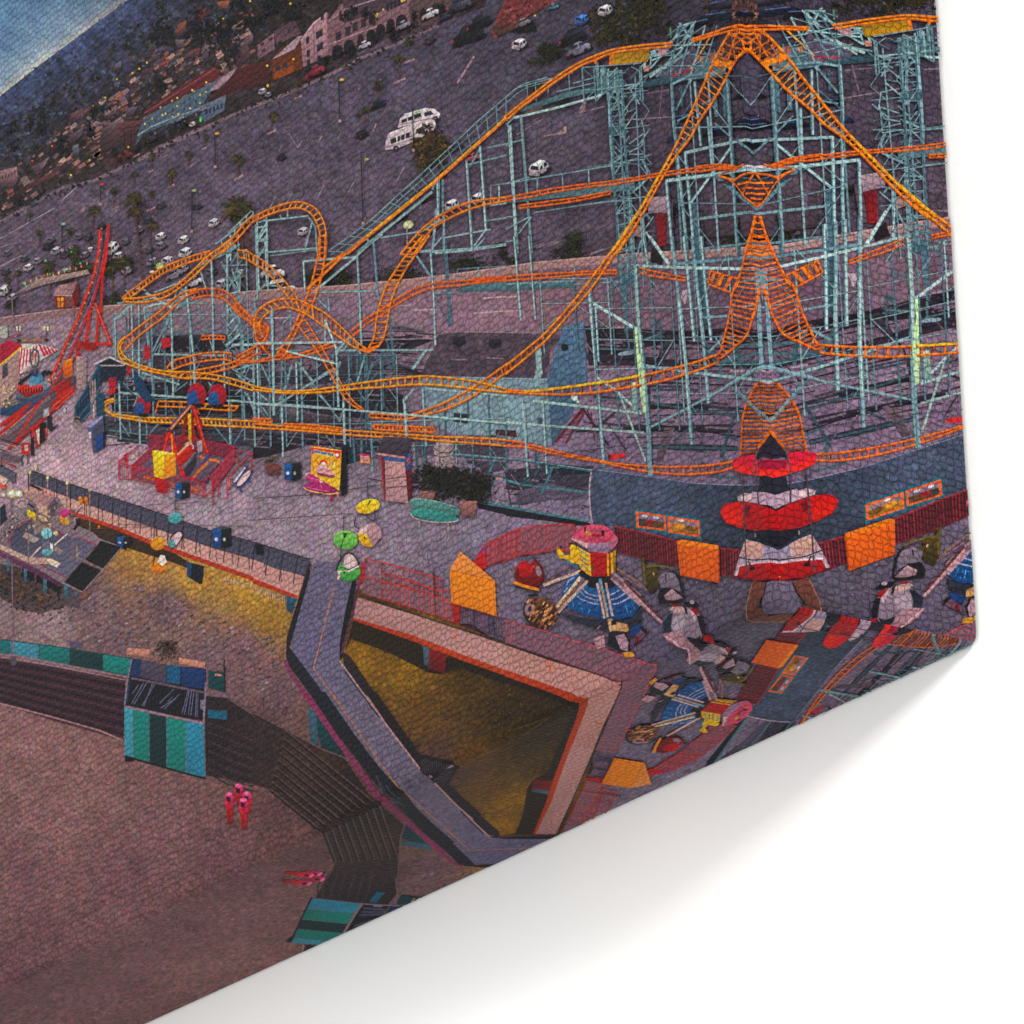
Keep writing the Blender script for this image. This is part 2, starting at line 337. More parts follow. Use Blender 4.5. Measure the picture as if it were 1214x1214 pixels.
for x,y in [(445,508),(505,468),(635,350),(668,330),(155,772),(430,768),(478,718),(615,705),(1070,88),(340,840),(705,300),(800,280),(560,380),(250,700),(890,560),(1200,5)]: hl.e('A',x,y,5,5,random.choice(['f0c85c','e8b850','e06a48']),n=7)
hotel = El('long_hotel', 'printed long grey-blue hotel under a dark red roof, windows lit yellow')
hotel.p('A','700,555 1040,385 1022,420 985,480 960,530 820,590 690,640 650,700 660,640','5d6e7c','4d5866')
hr = hotel.sub('roof'); hr.p('A','690,535 870,410 1020,325 1055,335 1050,375 870,465 700,560','6f3436','522a30',(0,1))
hr.l('A','690,545 1030,330',1.2,'8a5058')
hw = hotel.sub('window')
for i in range(11):
    for j in range(4):
        x = 712+i*28; y = 590+j*30-i*17
        if y<690-i*18: hw.p('A',f'{x},{y} {x+9},{y-4} {x+9},{y+10} {x},{y+14}',random.choice(['36465a','415468','2e3a4c','36465a','5a6a78']))
for x,y in [(770,515),(795,545),(825,483),(850,470),(850,510),(828,560),(855,548),(922,432),(990,395),(988,440),(960,455),(960,495),(912,520),(695,595),(780,552),(730,570),(745,600)]: hw.e('A',x,y,4.5,5,'e0c060',n=8)
hotel.l('A','660,650 720,610 830,565 960,520',1.5,'8497a0')
inn = El('red_roofed_inn','printed inn with a pale gable and red-brown roofs')
inn.p('A','985,490 1060,430 1100,390 1140,335 1214,300 1214,400 1100,445 1060,470','5a2c2c','4a262a')
inn.p('A','1000,440 1060,375 1140,320 1100,378 1050,425','b09099','9a7c86',(0,1))
inn.p('A','960,510 1085,455 1075,530 985,585 965,575','6e7886','525a6e',(0,1))
for k in range(5): inn.p('A',f'{985+k*18},{530-k*8} {996+k*18},{525-k*8} {996+k*18},{548-k*8} {985+k*18},{553-k*8}','2d3a5a')
inn.e('A',962,572,5,16,'48d070',n=8); inn.e('A',1025,588,5,5,'40b860',n=8); inn.e('A',970,620,6,14,'d8763c',n=8)
barn = El('brown_barn','printed rust brown barn with a pale sheet roof and lit lamps')
barn.p('B','88,285 130,235 235,170 235,330 95,382','5a3226','6b3c22',(0,1)); barn.p('B','93,285 215,175 236,170 200,235','b39aa4','9c828e',(1,0))
barn.p('B','100,325 195,290 195,345 100,385','7a4420','8a4c1e'); barn.p('B','105,320 130,312 130,335 105,343','3a3848'); barn.p('B','140,308 165,298 165,322 140,332','3a3848')
barn.p('B','-20,310 80,290 85,390 -20,430','57302a','48282a'); barn.e('B',193,283,5,6,'f4c24a',n=8); barn.e('B',68,315,5,6,'f4b84a',n=8); barn.e('B',70,410,6,9,'f0b040',n=8)
tower = El('pale_tower_house','printed pale pink tower house with narrow dark windows')
tower.p('B','230,195 262,150 292,112 355,62 362,262 300,295 240,322','a88288','87666e',(0,1))
tower.l('B','290,112 296,290',1,'7a5a64'); tower.l('B','228,195 292,110 356,60',1.6,'c0a0a4'); tower.l('B','358,62 364,262',2,'6a4c58')
tower.p('B','20,215 100,160 105,235 25,285','8a6a70','705460',(0,1)); tower.p('B','100,150 200,95 230,160 110,215','54404a','6a5058',(0,1))
tw = tower.sub('window')
for x,y in [(262,195),(265,258),(310,170),(326,160),(314,232),(328,222),(332,82),(266,305),(316,285)]: tw.p('B',f'{x-8},{y-16} {x+8},{y-22} {x+8},{y+12} {x-8},{y+18}','34303e')
for x,y in [(45,215),(85,190),(130,205),(175,150),(200,135),(50,245)]: tw.p('B',f'{x-9},{y-6} {x+9},{y-14} {x+9},{y-2} {x-9},{y+8}','3c323c')
arc = El('arcaded_building','printed long pink arcade with round-headed arches')
arc.p('B','360,100 420,20 560,-30 760,-60 760,110 640,150 500,215 380,270 362,262','8a6870','74565e',(0,1))
arc.p('B','430,0 640,-60 760,-60 735,15 600,60 440,110','4a3a44','5c4850',(0,1)); arc.l('B','360,215 500,160 740,75',1.6,'a4848a'); arc.l('B','365,100 440,45 640,-20',1.6,'a08088')
aw = arc.sub('arch')
for x,y,r in [(405,250,26),(460,225,25),(516,200,16),(565,175,20),(612,150,22),(660,125,20),(712,105,26)]:
    aw.p('B',[(x-r,y+34),(x-r,y-10),(x-r*.7,y-28),(x,y-36),(x+r*.7,y-32),(x+r,y-16),(x+r,y+24)],'2e2630')
for x,y in [(410,175),(455,150),(490,130),(530,112),(570,95)]: aw.p('B',f'{x-13},{y-18} {x+13},{y-28} {x+13},{y+14} {x-13},{y+24}','40343e')
for k in range(4): aw.p('B',f'{640+k*18},{20-k*8} {652+k*18},{15-k*8} {652+k*18},{50-k*8} {640+k*18},{55-k*8}','2c2c3c')
for x,y in [(625,47),(595,68),(590,76),(715,5),(725,0),(180,18)]: arc.e('B',x,y,6,6,'f2c84e',n=8)
gate = El('gatehouse','printed low ochre building behind the car park, dark doors')
gate.p('B','745,20 800,-40 1000,-90 1010,30 900,110 760,165','6a5250','54424a',(0,1)); gate.p('B','800,60 815,35 832,50 832,85 800,100','2a2228'); gate.p('B','855,30 875,10 885,70 860,80','3a3038')
lot = El('car_park', 'printed huge purple-grey car park, mostly empty')
def lotc(X,Y):
    d = np.clip((Y-.0*X)/330,0,1)[:,None]; n = fbm(X*.8,Y,24)[:,None]
    c = (np.array([80,73,89])*(1-d)+np.array([101,86,101])*d)/255; c = c*(1-.16*np.clip((X-560)/300,0,1)[:,None]); return c*(.84+.32*n)
lot.area('px','-330,400 -20,268 0,257 35,240 74,220 111,212 128,203 160,189 187,173 230,153 262,143 300,125 345,107 391,86 423,67 458,54 488,40 522,27 575,8 590,-60 620,-330 1010,-330 1010,300 930,292 748,303 637,311 547,325 488,332 404,341 300,348 138,363 74,368 0,378 -330,420',lotc,4.5,.12,40,.09)
lot.scat('px','0,262 150,200 300,130 480,50 560,20 900,20 900,290 600,310 400,330 150,355 0,372',900,(.5,1.2),['5f556a','74667c','786a80','564d60','665a72'],1.5)
pl = lot.sub('parking_line')
def plines(x0,y0,x1,y1,n,dx,dy,w=.9,c='9a8a98'):
    for i in range(n):
        t = i/(n-1); x = x0+(x1-x0)*t; y = y0+(y1-y0)*t
        if random.random()<.8: pl.l('px',[(x,y),(x+dx,y+dy)],w,hx(c)*random.uniform(.7,1.05),l=pl.lay() if i==0 else TOPL[0])
plines(318,250,470,215,9,9,-17); plines(360,290,520,240,8,8,-18); plines(330,180,400,165,4,5,-9); plines(20,300,150,250,8,7,-8,.8); plines(150,300,260,275,7,8,-11,.8)
pl.ls('px','0,283 64,247;0,293 20,287;75,236 95,218;0,316 25,303',1,'9d8c98'); pl.ls('px','25,352 60,338;0,362 30,340',.8,'94838f')
plines(640,322,700,300,7,30,-9,.9,'a08c98'); plines(600,300,660,290,6,22,-8,.9); pl.ls('B','980,400 1060,270',2.2,'94747c'); pl.ls('B','10,770 45,765;170,640 215,710',.8,'8c7c8a')
pl.ls('C','350,540 370,490;350,540 475,510;735,555 750,400;500,580 800,560;660,450 780,430',1.2,'8c7480'); pl.ls('px','612,160 645,140;663,158 670,150',1.4,'a08890')
for f,q in [('A','1120,860 1165,835 1168,845 1125,868'),('A','890,805 925,785 925,793 893,810'),('A','800,900 835,880 838,888 805,905'),('A','710,825 735,812 735,820 715,830'),('A','385,1005 410,990 405,1012 390,1018'),
   ('A','640,750 670,735 670,742 640,757'),('A','780,755 805,738 806,745 783,760'),('A','530,1005 570,985 572,993 535,1010'),('A','965,715 990,705 990,712 968,720'),('A','700,1010 745,990 745,998 705,1015'),
   ('B','675,395 730,372 735,380 678,404'),('B','720,300 775,278 778,288 722,308'),('B','65,640 110,620 112,630 68,648'),('B','195,470 235,455 236,463 197,478'),('B','570,630 590,590 592,600 578,632'),
   ('C','180,650 280,630 275,610 290,605 290,640 182,656'),('C','85,540 150,510 180,512 150,530 95,545'),('C','360,540 365,490 385,490 372,540'),('C','150,390 215,375 215,383 152,397')]: El('planter_island').p(f,q,'b08c88','8a6c72',(0,1))
verge = El('roadside_verge','printed strip of low hedge and pale pavement along the far kerb')
verge.l('px','-60,292 0,262 40,241 74,223 111,214',3,'7a6670'); verge.l('px','111,214 160,192 195,173 240,152 300,126 345,109 395,87 425,70 470,52 520,30',3.6,'836a72')
verge.scat('px','0,255 40,236 110,210 160,186 240,150 300,120 395,82 470,48 520,24 522,31 470,55 395,90 300,128 240,157 160,193 110,217 40,245 0,266',420,(1,2.4),['24221f','2f2c24','1d1c1e','3a3528'],1.6)
verge.scat('px','0,272 60,250 190,180 300,130 400,88 500,45 505,50 400,94 300,136 190,188 60,258 0,280',120,(.8,1.6),['2a2722','33302a'],1.6)
for a,b,c in [('255,380','320,335','a03448'),('500,265','560,235','55505c')]: verge.l('B',a+' '+b,5,c)
grn = ['2b2f26','353a2a','232824','41402a']
for f,x,y,rx,ry,n in [('A',180,590,60,70,120),('A',300,700,50,60,110),('A',470,560,45,60,90),('A',60,650,40,70,90),('A',430,640,30,60,60),('A',760,390,45,40,80),('A',960,150,80,90,200),('A',1080,200,80,120,240),('A',1150,80,70,90,160),('A',780,170,70,80,160),
   ('A',110,950,60,40,80),('A',660,710,14,22,30),('A',710,690,16,24,34),('A',770,660,20,30,44),('A',830,635,18,24,34),('A',885,610,18,24,34),('A',560,760,20,24,36),('A',600,745,16,20,30),
   ('B',100,40,70,60,150),('B',200,60,60,50,100),('B',470,70,50,50,110),('B',560,60,45,55,100),('B',270,340,30,26,60),('B',340,290,30,26,60),('B',460,235,30,30,60),('B',580,180,30,28,60),('B',670,170,34,36,80),('B',775,90,26,40,60),('B',410,260,24,26,50),('B',30,100,40,40,80),('B',900,40,30,40,60)]:
    El('dark_tree').foliage(f,x,y,rx,ry,n,DARKG,(.9,2.2))
red = El('red_roofed_hall','printed corner of a hall under a broad rust red roof')
red.p('B','1145,150 1180,60 1240,-60 1460,-60 1420,0 1330,70 1215,150 1160,185','6e3a3a','8a4642',(0,1)); red.p('C','-70,140 0,60 40,60 110,90 20,150 -40,180','6b4c40','4a3632',(0,1))
red.p('C','60,90 95,85 98,110 62,128','85868c'); red.p('C','-30,60 60,20 240,-20 235,10 100,80 0,130 -30,150','7c4044','5a3034',(0,1)); red.e('C',138,75,5,5,'ffb020',n=8)
red.scat('C','-30,60 60,10 240,-30 235,5 100,75 0,125',140,(.6,1.6),['74403f','603034','84494a'],2.2,-28)
red.p('C','20,150 60,130 130,100 150,150 60,160','2c2628','1f1c22',(0,1))
big = El('large_tree','printed broad olive green tree beside the parked cars')
big.foliage('C',600,95,190,120,900,OLIVE,(1,2.5)); big.foliage('C',520,190,120,50,300,OLIVE,(1,2.5)); big.foliage('C',700,40,120,70,300,OLIVE,(1,2.5))
trk = El('tree_trunk','printed shaggy brown palm trunk'); trk.p('C','1085,-40 1170,-40 1175,110 1085,118','4a3636','5a4040',(1,0)); trk.p('C','1180,-40 1260,-40 1270,60 1185,115','523a36','4a3434',(1,0))
trk.scat('C','1085,-20 1260,-20 1260,60 1180,112 1085,112',160,(.5,1.2),['6e4c46','3a2a2c','7d5a50','2c2024'],2.6,80); trk.p('C','950,-20 970,-20 975,150 960,150','5a4040')
dist = El('shaded_row_of_cars','printed dark row of cars in the shade under the coaster crest')
for x,y,w,c in [(1000,85,90,'2b3550'),(930,120,60,'24262f'),(1060,150,80,'1c1c26'),(1150,60,60,'2a3046'),(1010,30,70,'4a4458'),(1180,580,90,'2b3656'),(1000,640,60,'28304c'),(840,575,50,'2a3046'),(1150,610,80,'1d1a22'),(1160,460,70,'262230'),(1200,690,70,'2b2a26')]:
    dist.p('C',[(x-w,y+18),(x-w*.8,y-2),(x-w*.35,y-22),(x+w*.35,y-34),(x+w*.8,y-24),(x+w,y-6),(x+w*.95,y+6)],c,'15151c',(0,1)); dist.l('C',[(x-w*.5,y-14),(x+w*.6,y-28)],1.2,'54648a')
# ---------------- parked cars
def car(x,y,L,ang,body,kind='car',label=None):
    L *= 1.12; e = El('parked_car',label); B = hx(body); dk = B*.6; dk[3] = 1; lt = np.clip(B*1.15,0,1)
    if ang > -27:                                # seen side on
        a = math.radians(ang); ux,uy = math.cos(a)*L,math.sin(a)*L; g = lambda u,v: (x+ux*u, y+uy*u-L*.85*v)
        e.p('px',[g(-.55,-.1),g(.5,-.1),g(.62,-.04),g(.6,.06),g(-.5,.02)],'201b26')
        e.p('px',[g(-.5,-.02),g(-.52,.2),g(-.36,.32),g(.3,.36),g(.5,.24),g(.52,.02),g(.2,-.06)],lt,dk,(0,1))
        e.p('px',[g(-.36,.3),g(-.24,.5),g(.12,.52),g(.33,.33)],'1e222c','39414e',(1,0)); e.p('px',[g(-.25,.46),g(-.18,.57),g(.1,.58),g(.16,.48)],lt); e.l('px',[g(-.02,.5),g(-.01,.3)],L*.035,lt)
        for u in (-.3,.32): e.e('px',*g(u,-.02),L*.09,L*.1,'15131a',n=9)
        e.e('px',*g(-.51,.14),L*.04,L*.05,'a83040',n=7)
    else:                                        # seen from behind and above
        L *= .82; r = math.radians(ang+38)*.5; g = lambda u,v: (x+L*(u*math.cos(r)+(v-.35)*math.sin(r)*.6), y+L*(u*math.sin(r)-(v-.35)*.86))
        e.p('px',[g(-.44,-.08),g(.08,-.2),g(.66,.24),g(.62,.4),g(.1,.0),g(-.4,.02)],'221d28')
        e.p('px',[g(-.44,-.04),g(.03,-.13),g(.5,.3),g(.5,.5),g(.36,.74),g(.1,.8),g(-.34,.52),g(-.46,.26)],lt,dk,(.3,1))
        e.p('px',[g(-.4,.28),g(-.32,.5),g(.02,.42),g(.03,.2)],'20242e','3a404c',(0,1)); e.p('px',[g(.08,.2),g(.1,.42),g(.38,.7),g(.46,.5)],'232833')
        e.p('px',[g(-.3,.52),g(.06,.44),g(.34,.7),g(.1,.79)],lt); e.l('px',[g(.24,.33),g(.24,.56)],L*.04,lt)
        e.e('px',*g(-.42,.2),L*.05,L*.05,'b03844',n=6); e.e('px',*g(.0,.1),L*.05,L*.05,'b03844',n=6); e.e('px',*g(.12,-.04),L*.07,L*.1,'17151b',n=7); e.e('px',*g(.46,.27),L*.06,L*.09,'17151b',n=7)
    return e
W_='cfc2c8'; D_='34303c'; G_='77707c'
for t in [(253,264,15,-38,W_),(217,284,15,-40,W_),(190,280,14,-36,W_),(190,291,15,-36,G_),(219,299,18,-32,W_),(233,244,13,-34,'4a4856'),(190,243,13,-34,'4c4b5a'),(174,261,12,-36,'3b4150'),(164,272,13,-34,'7d7684'),(120,268,11,-36,'333842'),(93,280,12,-34,'6d6874'),
  (56,291,15,-44,D_),(66,297,14,-44,'a8a2ae'),(75,302,12,-40,'4c4c58'),(33,317,13,-38,'c0b4ba'),(6,321,13,-30,'54525e'),(21,321,9,-34,'a39ca6'),(4,344,18,-60,'c9c0c6'),(198,309,17,-28,'b4aab4'),(207,329,19,-24,'8d8794'),(230,338,19,-22,'c8bec4'),(284,325,17,-28,'cfc6ca'),
  (333,186,12,-40,'2b2c36'),(428,159,16,-36,'30282f'),(448,127,17,-24,'2a2a34'),(359,274,15,-30,'cbb9bd'),(508,47,15,-52,'4c4852'),(555,48,34,-18,'2b2a34'),(568,32,26,-24,'24242e'),(535,243,20,-38,W_),(566,235,20,-38,W_),(508,237,16,-26,'54303c'),(510,20,19,-24,'c4b8be'),
  (432,56,14,-22,'b5a8b0'),(374,88,20,-24,'8a3444'),(311,108,11,-34,'b4a8b2'),(527,23,14,-24,'3a3c4a'),(473,262,17,-26,'2b2a32'),(540,178,14,-20,'3a4460'),(560,190,16,-16,'b3646a'),(615,52,20,-32,W_),(689,23,19,-30,'4a78b8'),(717,12,20,-28,'c4b6c0'),(656,10,11,-14,'5c8a9c'),
  (686,63,26,-22,'7c7886'),(679,49,28,-18,'2a2a34'),(620,30,16,-20,'7a7076'),(638,199,27,-42,W_),(796,167,11,-14,'2a345c'),(131,294,22,-50,'d8d0d6'),(40,243,8,-26,'485a6c'),(318,112,9,-30,'8d8791'),(478,33,16,-22,'8a828c'),(545,10,26,-18,'524e5c'),(240,131,9,-26,'8a8490'),(228,147,9,-30,'d0b8b4'),(212,143,12,-26,'7d8792'),(180,167,10,-24,'433c48'),(705,68,12,-24,'5c5a6a')]: car(*t)
for t in [(14,352,13,-38,'9a949c'),(28,306,12,-36,'5a5864'),(44,309,12,-36,'8c8690'),(60,284,11,-38,'6a6672'),(84,296,12,-38,'b8b0b8'),(104,281,11,-36,'4a4854'),(100,302,12,-36,'7c7680'),(140,303,14,-36,'b0a8ae'),(148,286,12,-36,'6c6874'),(180,310,15,-34,'8a848e'),(176,296,12,-36,'5c5a66'),(262,336,17,-30,'a8a0a8'),(216,318,16,-30,'b8b0b6'),(250,322,15,-32,'6a6672'),(290,300,14,-32,'8c8690'),(50,330,13,-36,'6c6672'),(78,322,12,-36,'a49ca4'),(8,300,11,-36,'6a6470'),(150,320,15,-34,'9a929a')]: car(*t)
car(240,383,26,-2,W_); car(323,328,26,-4,'d2c8cc'); car(330,354,42,-8,'dcd2d4',label='large white printed car parked by the coaster loop'); car(402,354,46,-4,'6e5f72',label='large grey printed saloon car beside the kerb')
def van(f,base,label):
    e = El('minibus',label); k = lambda q: pts(f,q)
    e.p(f,base[0],'d9cbcb','b49da4',(0,1)); e.p(f,base[1],'2a3038'); e.p(f,base[2],'2e3944')
    e.l(f,base[3],1.2,'8a7880'); e.l(f,base[4],1.4,'efe4e2')
    for x,y in base[5]: e.e(f,x,y,14,14,'231d26',n=10); e.e(f,x,y,6,6,'8a8088',n=8)
    e.ls(f,base[6],1.3,'cbbcbe'); return e
van('B',('695,610 705,570 725,550 830,518 870,522 898,545 890,570 800,600 700,640','712,575 805,540 808,560 712,592','820,542 850,530 868,548 822,560','700,600 890,560','725,550 830,520',[(875,570)],'740,565 740,585;770,553 770,575'),'white printed minibus parked behind its twin')
El('van_shadow','printed dark gap between the two minibuses').p('B','640,650 700,612 800,592 895,566 900,580 830,600 800,586 700,625','2a2430')
van('B',('632,720 636,680 650,640 800,580 870,575 878,600 860,630 770,680 690,712','660,668 760,630 762,655 660,692','780,622 812,606 828,632 796,645','640,705 770,668','655,640 790,588',[(686,711)],'708,645 708,675;730,640 730,670;690,655 690,682;755,630 755,660'),'white printed minibus nearest the palm, with a luggage rack')
# ---------------- palms and shrubs of the car park
def palm(f,x,y,r,trunk,cols=('2e3322','3a3d26','4a4728','262a22','5c4e2a'),n=11,label=None,w=1.6):
    e = El('palm_tree',label); k = FRM[f][2]; e.l(f,trunk,w,'5a4038'); cx,cy = pts(f,f'{x},{y}')[0]; r/=k
    e.foliage('px',cx,cy+r*.25,r*.6,r*.7,int(14+r*5),cols,(r*.08+.35,r*.13+.6))
    for i in range(n):
        a = -math.pi*.5+(i-(n-1)/2)*(4.6/n)+random.uniform(-.2,.2); L = r*random.uniform(.8,1.2); P = [(cx,cy)]
        for t in (.35,.7,1.0): P.append((cx+math.cos(a)*L*t, cy+math.sin(a)*L*t+L*.38*t*t))
        c = hx(random.choice(cols)); e.l('px',P,(max(1.0,r*.26),max(.4,r*.05)),c)
    return e
for t in [('A',1140,760,38,'1140,770 1142,850'),('A',648,955,58,'650,960 662,1100 672,1214'),('A',905,738,24,'905,740 908,795'),('A',822,828,32,'820,830 820,890'),('A',730,748,20,'728,750 727,815'),('A',645,835,24,'643,840 640,890'),('A',545,912,26,'545,915 547,990'),('A',452,1010,40,'450,1010 445,1090'),
  ('A',142,1028,18,'142,1030 142,1065'),('A',190,1112,22,'190,1115 192,1180'),('A',333,1105,22,'333,1110 333,1130'),('A',365,1190,28,'365,1190 365,1240'),('A',730,1080,34,'722,1085 718,1180'),('A',985,650,16,'985,655 985,690'),('A',725,930,18,'725,930 725,950'),('A',858,795,8,'858,795 857,805'),
  ('B',700,275,34,'700,280 705,375'),('B',600,405,30,'600,410 598,470'),('B',95,552,30,'92,555 85,630'),('B',540,525,24,'540,530 545,600'),('B',750,195,30,'750,200 752,230'),('B',215,402,24,'215,405 210,470'),('B',505,550,16,'505,550 508,560'),
  ('E',238,140,46,'238,145 240,300'),('E',350,72,44,'350,80 355,200'),('E',318,185,34,'320,190 318,220'),('E',412,150,48,'410,155 405,210'),('E',540,140,58,'540,150 540,300'),('E',600,120,54,'598,130 595,290'),('E',36,200,24,'36,205 45,290'),('E',85,172,24,'85,175 85,260'),('E',370,120,34,'372,120 372,220')]: palm(*t)
palm('B',855,690,105,'900,760 910,860',('3c3420','4a3c22','5e4726','2a261e','6e5026'),17,'large golden-green printed palm beside the lift hill',4); El('dark_tree').foliage('B',850,720,85,120,380,['2e2a1c','4a3c22','5e4726','221f18','3a3420'],(1,2.6))
palm('A',1140,985,84,'1140,1000 1190,1150 1210,1290',('3a3622','4c4426','5e4c28','2a281e'),15,'large printed palm behind the coaster loop',4)
palm('Q',240,60,62,'245,100 275,300 300,560',('3a3424','4a4028','584828','2a281e'),13,'tall printed palm with a long bare trunk',1.8); palm('C',325,1140,60,'325,1140 325,1200',('2e3322','3a3d26','262a22'),13,None,3)
El('palm_trunk','tall bare printed palm trunk inside the coaster').l('Q','1000,230 1030,420 1045,700 1070,900',3.4,'533634').l('Q','1005,230 1035,420 1050,700',1,'7a524a')
for f,x,y,rx,ry,n in [('C',230,245,75,45,260),('C',160,300,60,25,90),('C',150,410,50,20,70),('C',270,480,60,22,90),('F',370,190,110,45,260),('F',690,190,130,40,300),('F',300,210,60,30,90),('F',1060,130,110,40,260),('F',1180,75,40,40,120),('F',690,465,50,18,80),('F',150,470,40,18,60),('G',290,90,95,28,220),('G',10,115,40,18,60),
   ('E',530,300,60,34,140),('E',300,200,40,34,90),('E',1190,260,40,30,80),('F',60,265,60,28,90),('T',850,520,110,60,330),('T',950,560,110,40,200),('C',1180,1040,90,40,200),('T',560,350,20,40,60),('R',760,180,90,40,200),('E',45,330,40,18,60)]: El('shrub').foliage(f,x,y,rx,ry,n,['262b1e','31331f','1c2019','3e3c22','171a18'],(.9,2))
cone = El('lit_cones','printed row of lit orange posts and pale barriers')
cone.p('E','95,260 180,205 420,160 430,180 200,235 110,268','a48a80','8a7478')
for i in range(12): cone.e('E',120+i*27,222-i*8+random.uniform(-8,8),4,9,random.choice(['d89040','c87a38','b8906c','e0b070']),n=8)
for x,y in [(218,117),(342,75),(308,160),(240,183),(112,225),(128,240),(385,130)]: cone.e('E',x,y,5,5,'3fc488',n=8)
# ---------------- lamp posts of the car park
for f,q,h,c in [('A','1030,640 1033,800','1042,640','e0a040'),('A','922,912 920,1110','932,914','a8b070'),('A','482,880 484,980','490,884','c04a58'),('A','298,1070 298,1200','303,1074','6cb0a0'),('B','412,375 416,580','425,382','e0a83c'),('B','518,728 528,1070','545,765','a8b85a'),('B','765,520 770,720','785,538','8cc050'),('A','437,1110 433,1200','433,1190','dcd0b8'),('E','730,50 728,190','728,170','d8c8b0'),('B','1040,1400 1042,1500','1042,1400','888')]:
    if c=='888': continue
    e = El('lamp_post'); e.l(f,q,1.2,'1d1f28'); x,y = map(float,h.split(',')); e.e(f,x,y,12,6,c,-8,8); a,b = q.split()[-1].split(','); e.e(f,float(a),float(b),8,8,'b08a80',n=8)
fl = El('bright_street_light','printed glowing greenish lamp head among the cars'); fl.e('B',745,1078,26,20,'f4f0c8',-20,12,rim='a8b060'); fl.l('B','738,1080 740,1180',1.4,'a08890'); fl.e('E',768,145,22,20,'e8ec98',0,12,rim='8a9858')
def idw(anchors, pw=2.6):
    A = [(x,y,hx(c)[:3]) for x,y,c in anchors]
    def f(X,Y):
        W = 0; S = 0
        for x,y,c in A:
            w = 1/((X-x)**2+(Y-y)**2+60)**(pw/2); W = W+w; S = S+w[:,None]*c
        return S/W[:,None]
    return f
TEAL = ['76a0a4','6c979c','83aaac','5f8a90']; TL='9fc0bb'; TM='7199a0'; TD='466a76'; TDD='34525e'
# ================================================================== low wall, road and the paved ground below it
ground = El('paved_plaza','printed pinkish-grey paved plaza and yards around the rides')
gcol = idw([(0,400,'8a7684'),(60,430,'97808c'),(20,520,'ad909a'),(70,560,'b698a0'),(130,540,'b1949e'),(160,590,'a68c97'),(250,620,'a08c98'),(330,640,'94818e'),(390,620,'96828f'),(450,630,'8a7a8a'),(540,620,'867786'),(560,670,'76697a'),(620,620,'85748a'),(640,720,'6a6072'),(760,720,'645a6c'),
   (860,680,'5e5666'),(900,740,'4c4652'),(820,760,'50485a'),(700,790,'6a5a66'),(350,400,'7a6272'),(480,370,'8a6f7c'),(560,380,'8a6c7a'),(650,360,'83656f'),(740,380,'765c6a'),(850,380,'6a5464'),(660,500,'85728a'),(780,480,'826c80'),(870,520,'76647a'),(700,560,'70627a'),(200,480,'5c5262'),(300,480,'60545f'),(420,470,'5d5260'),(100,400,'8c747f'),(640,540,'8a7688'),(900,330,'6c5666')])
ground.area('px','-330,380 0,378 74,368 138,363 300,348 404,341 488,332 547,325 637,311 748,303 960,292 960,840 700,840 560,740 -330,700',gcol,4.5,.1,26,.07)
ground.scat('px','0,400 130,380 130,520 380,600 560,640 560,700 300,640 0,545',500,(.5,1.2),['8a7684','a08c98','8f7c8c','7d6b7a'],1.5); ground.scat('px','380,610 880,610 880,760 560,720',400,(.5,1.2),['60566a','786b7e','6f6478','5a5062'],1.5)
lw = El('low_wall','printed low pink roadside wall'); lw.p('px','-60,384 0,376 74,366 138,361 200,354 300,344 404,338 488,330 547,323 637,310 748,300 960,288 960,298 748,310 637,320 547,334 488,342 404,350 300,356 138,373 74,376 0,386 -60,396','a8827f','86686c',(0,1))
lw.l('px','0,377 74,367 138,362 300,345 404,339 488,331 547,324 637,311 748,301 960,289',1,'bd9a94')
rm = El('road_marking','printed pale road markings beside the low wall'); rm.ls('F','1105,298 1214,290;1060,370 1214,358;770,355 880,350;640,340 760,330;0,395 200,390',1.4,'b59aa0'); rm.ls('G','0,295 50,288;0,362 60,355',1.6,'b08e8e'); rm.ls('E','780,440 870,430;190,440 300,438',1.6,'b8927c')
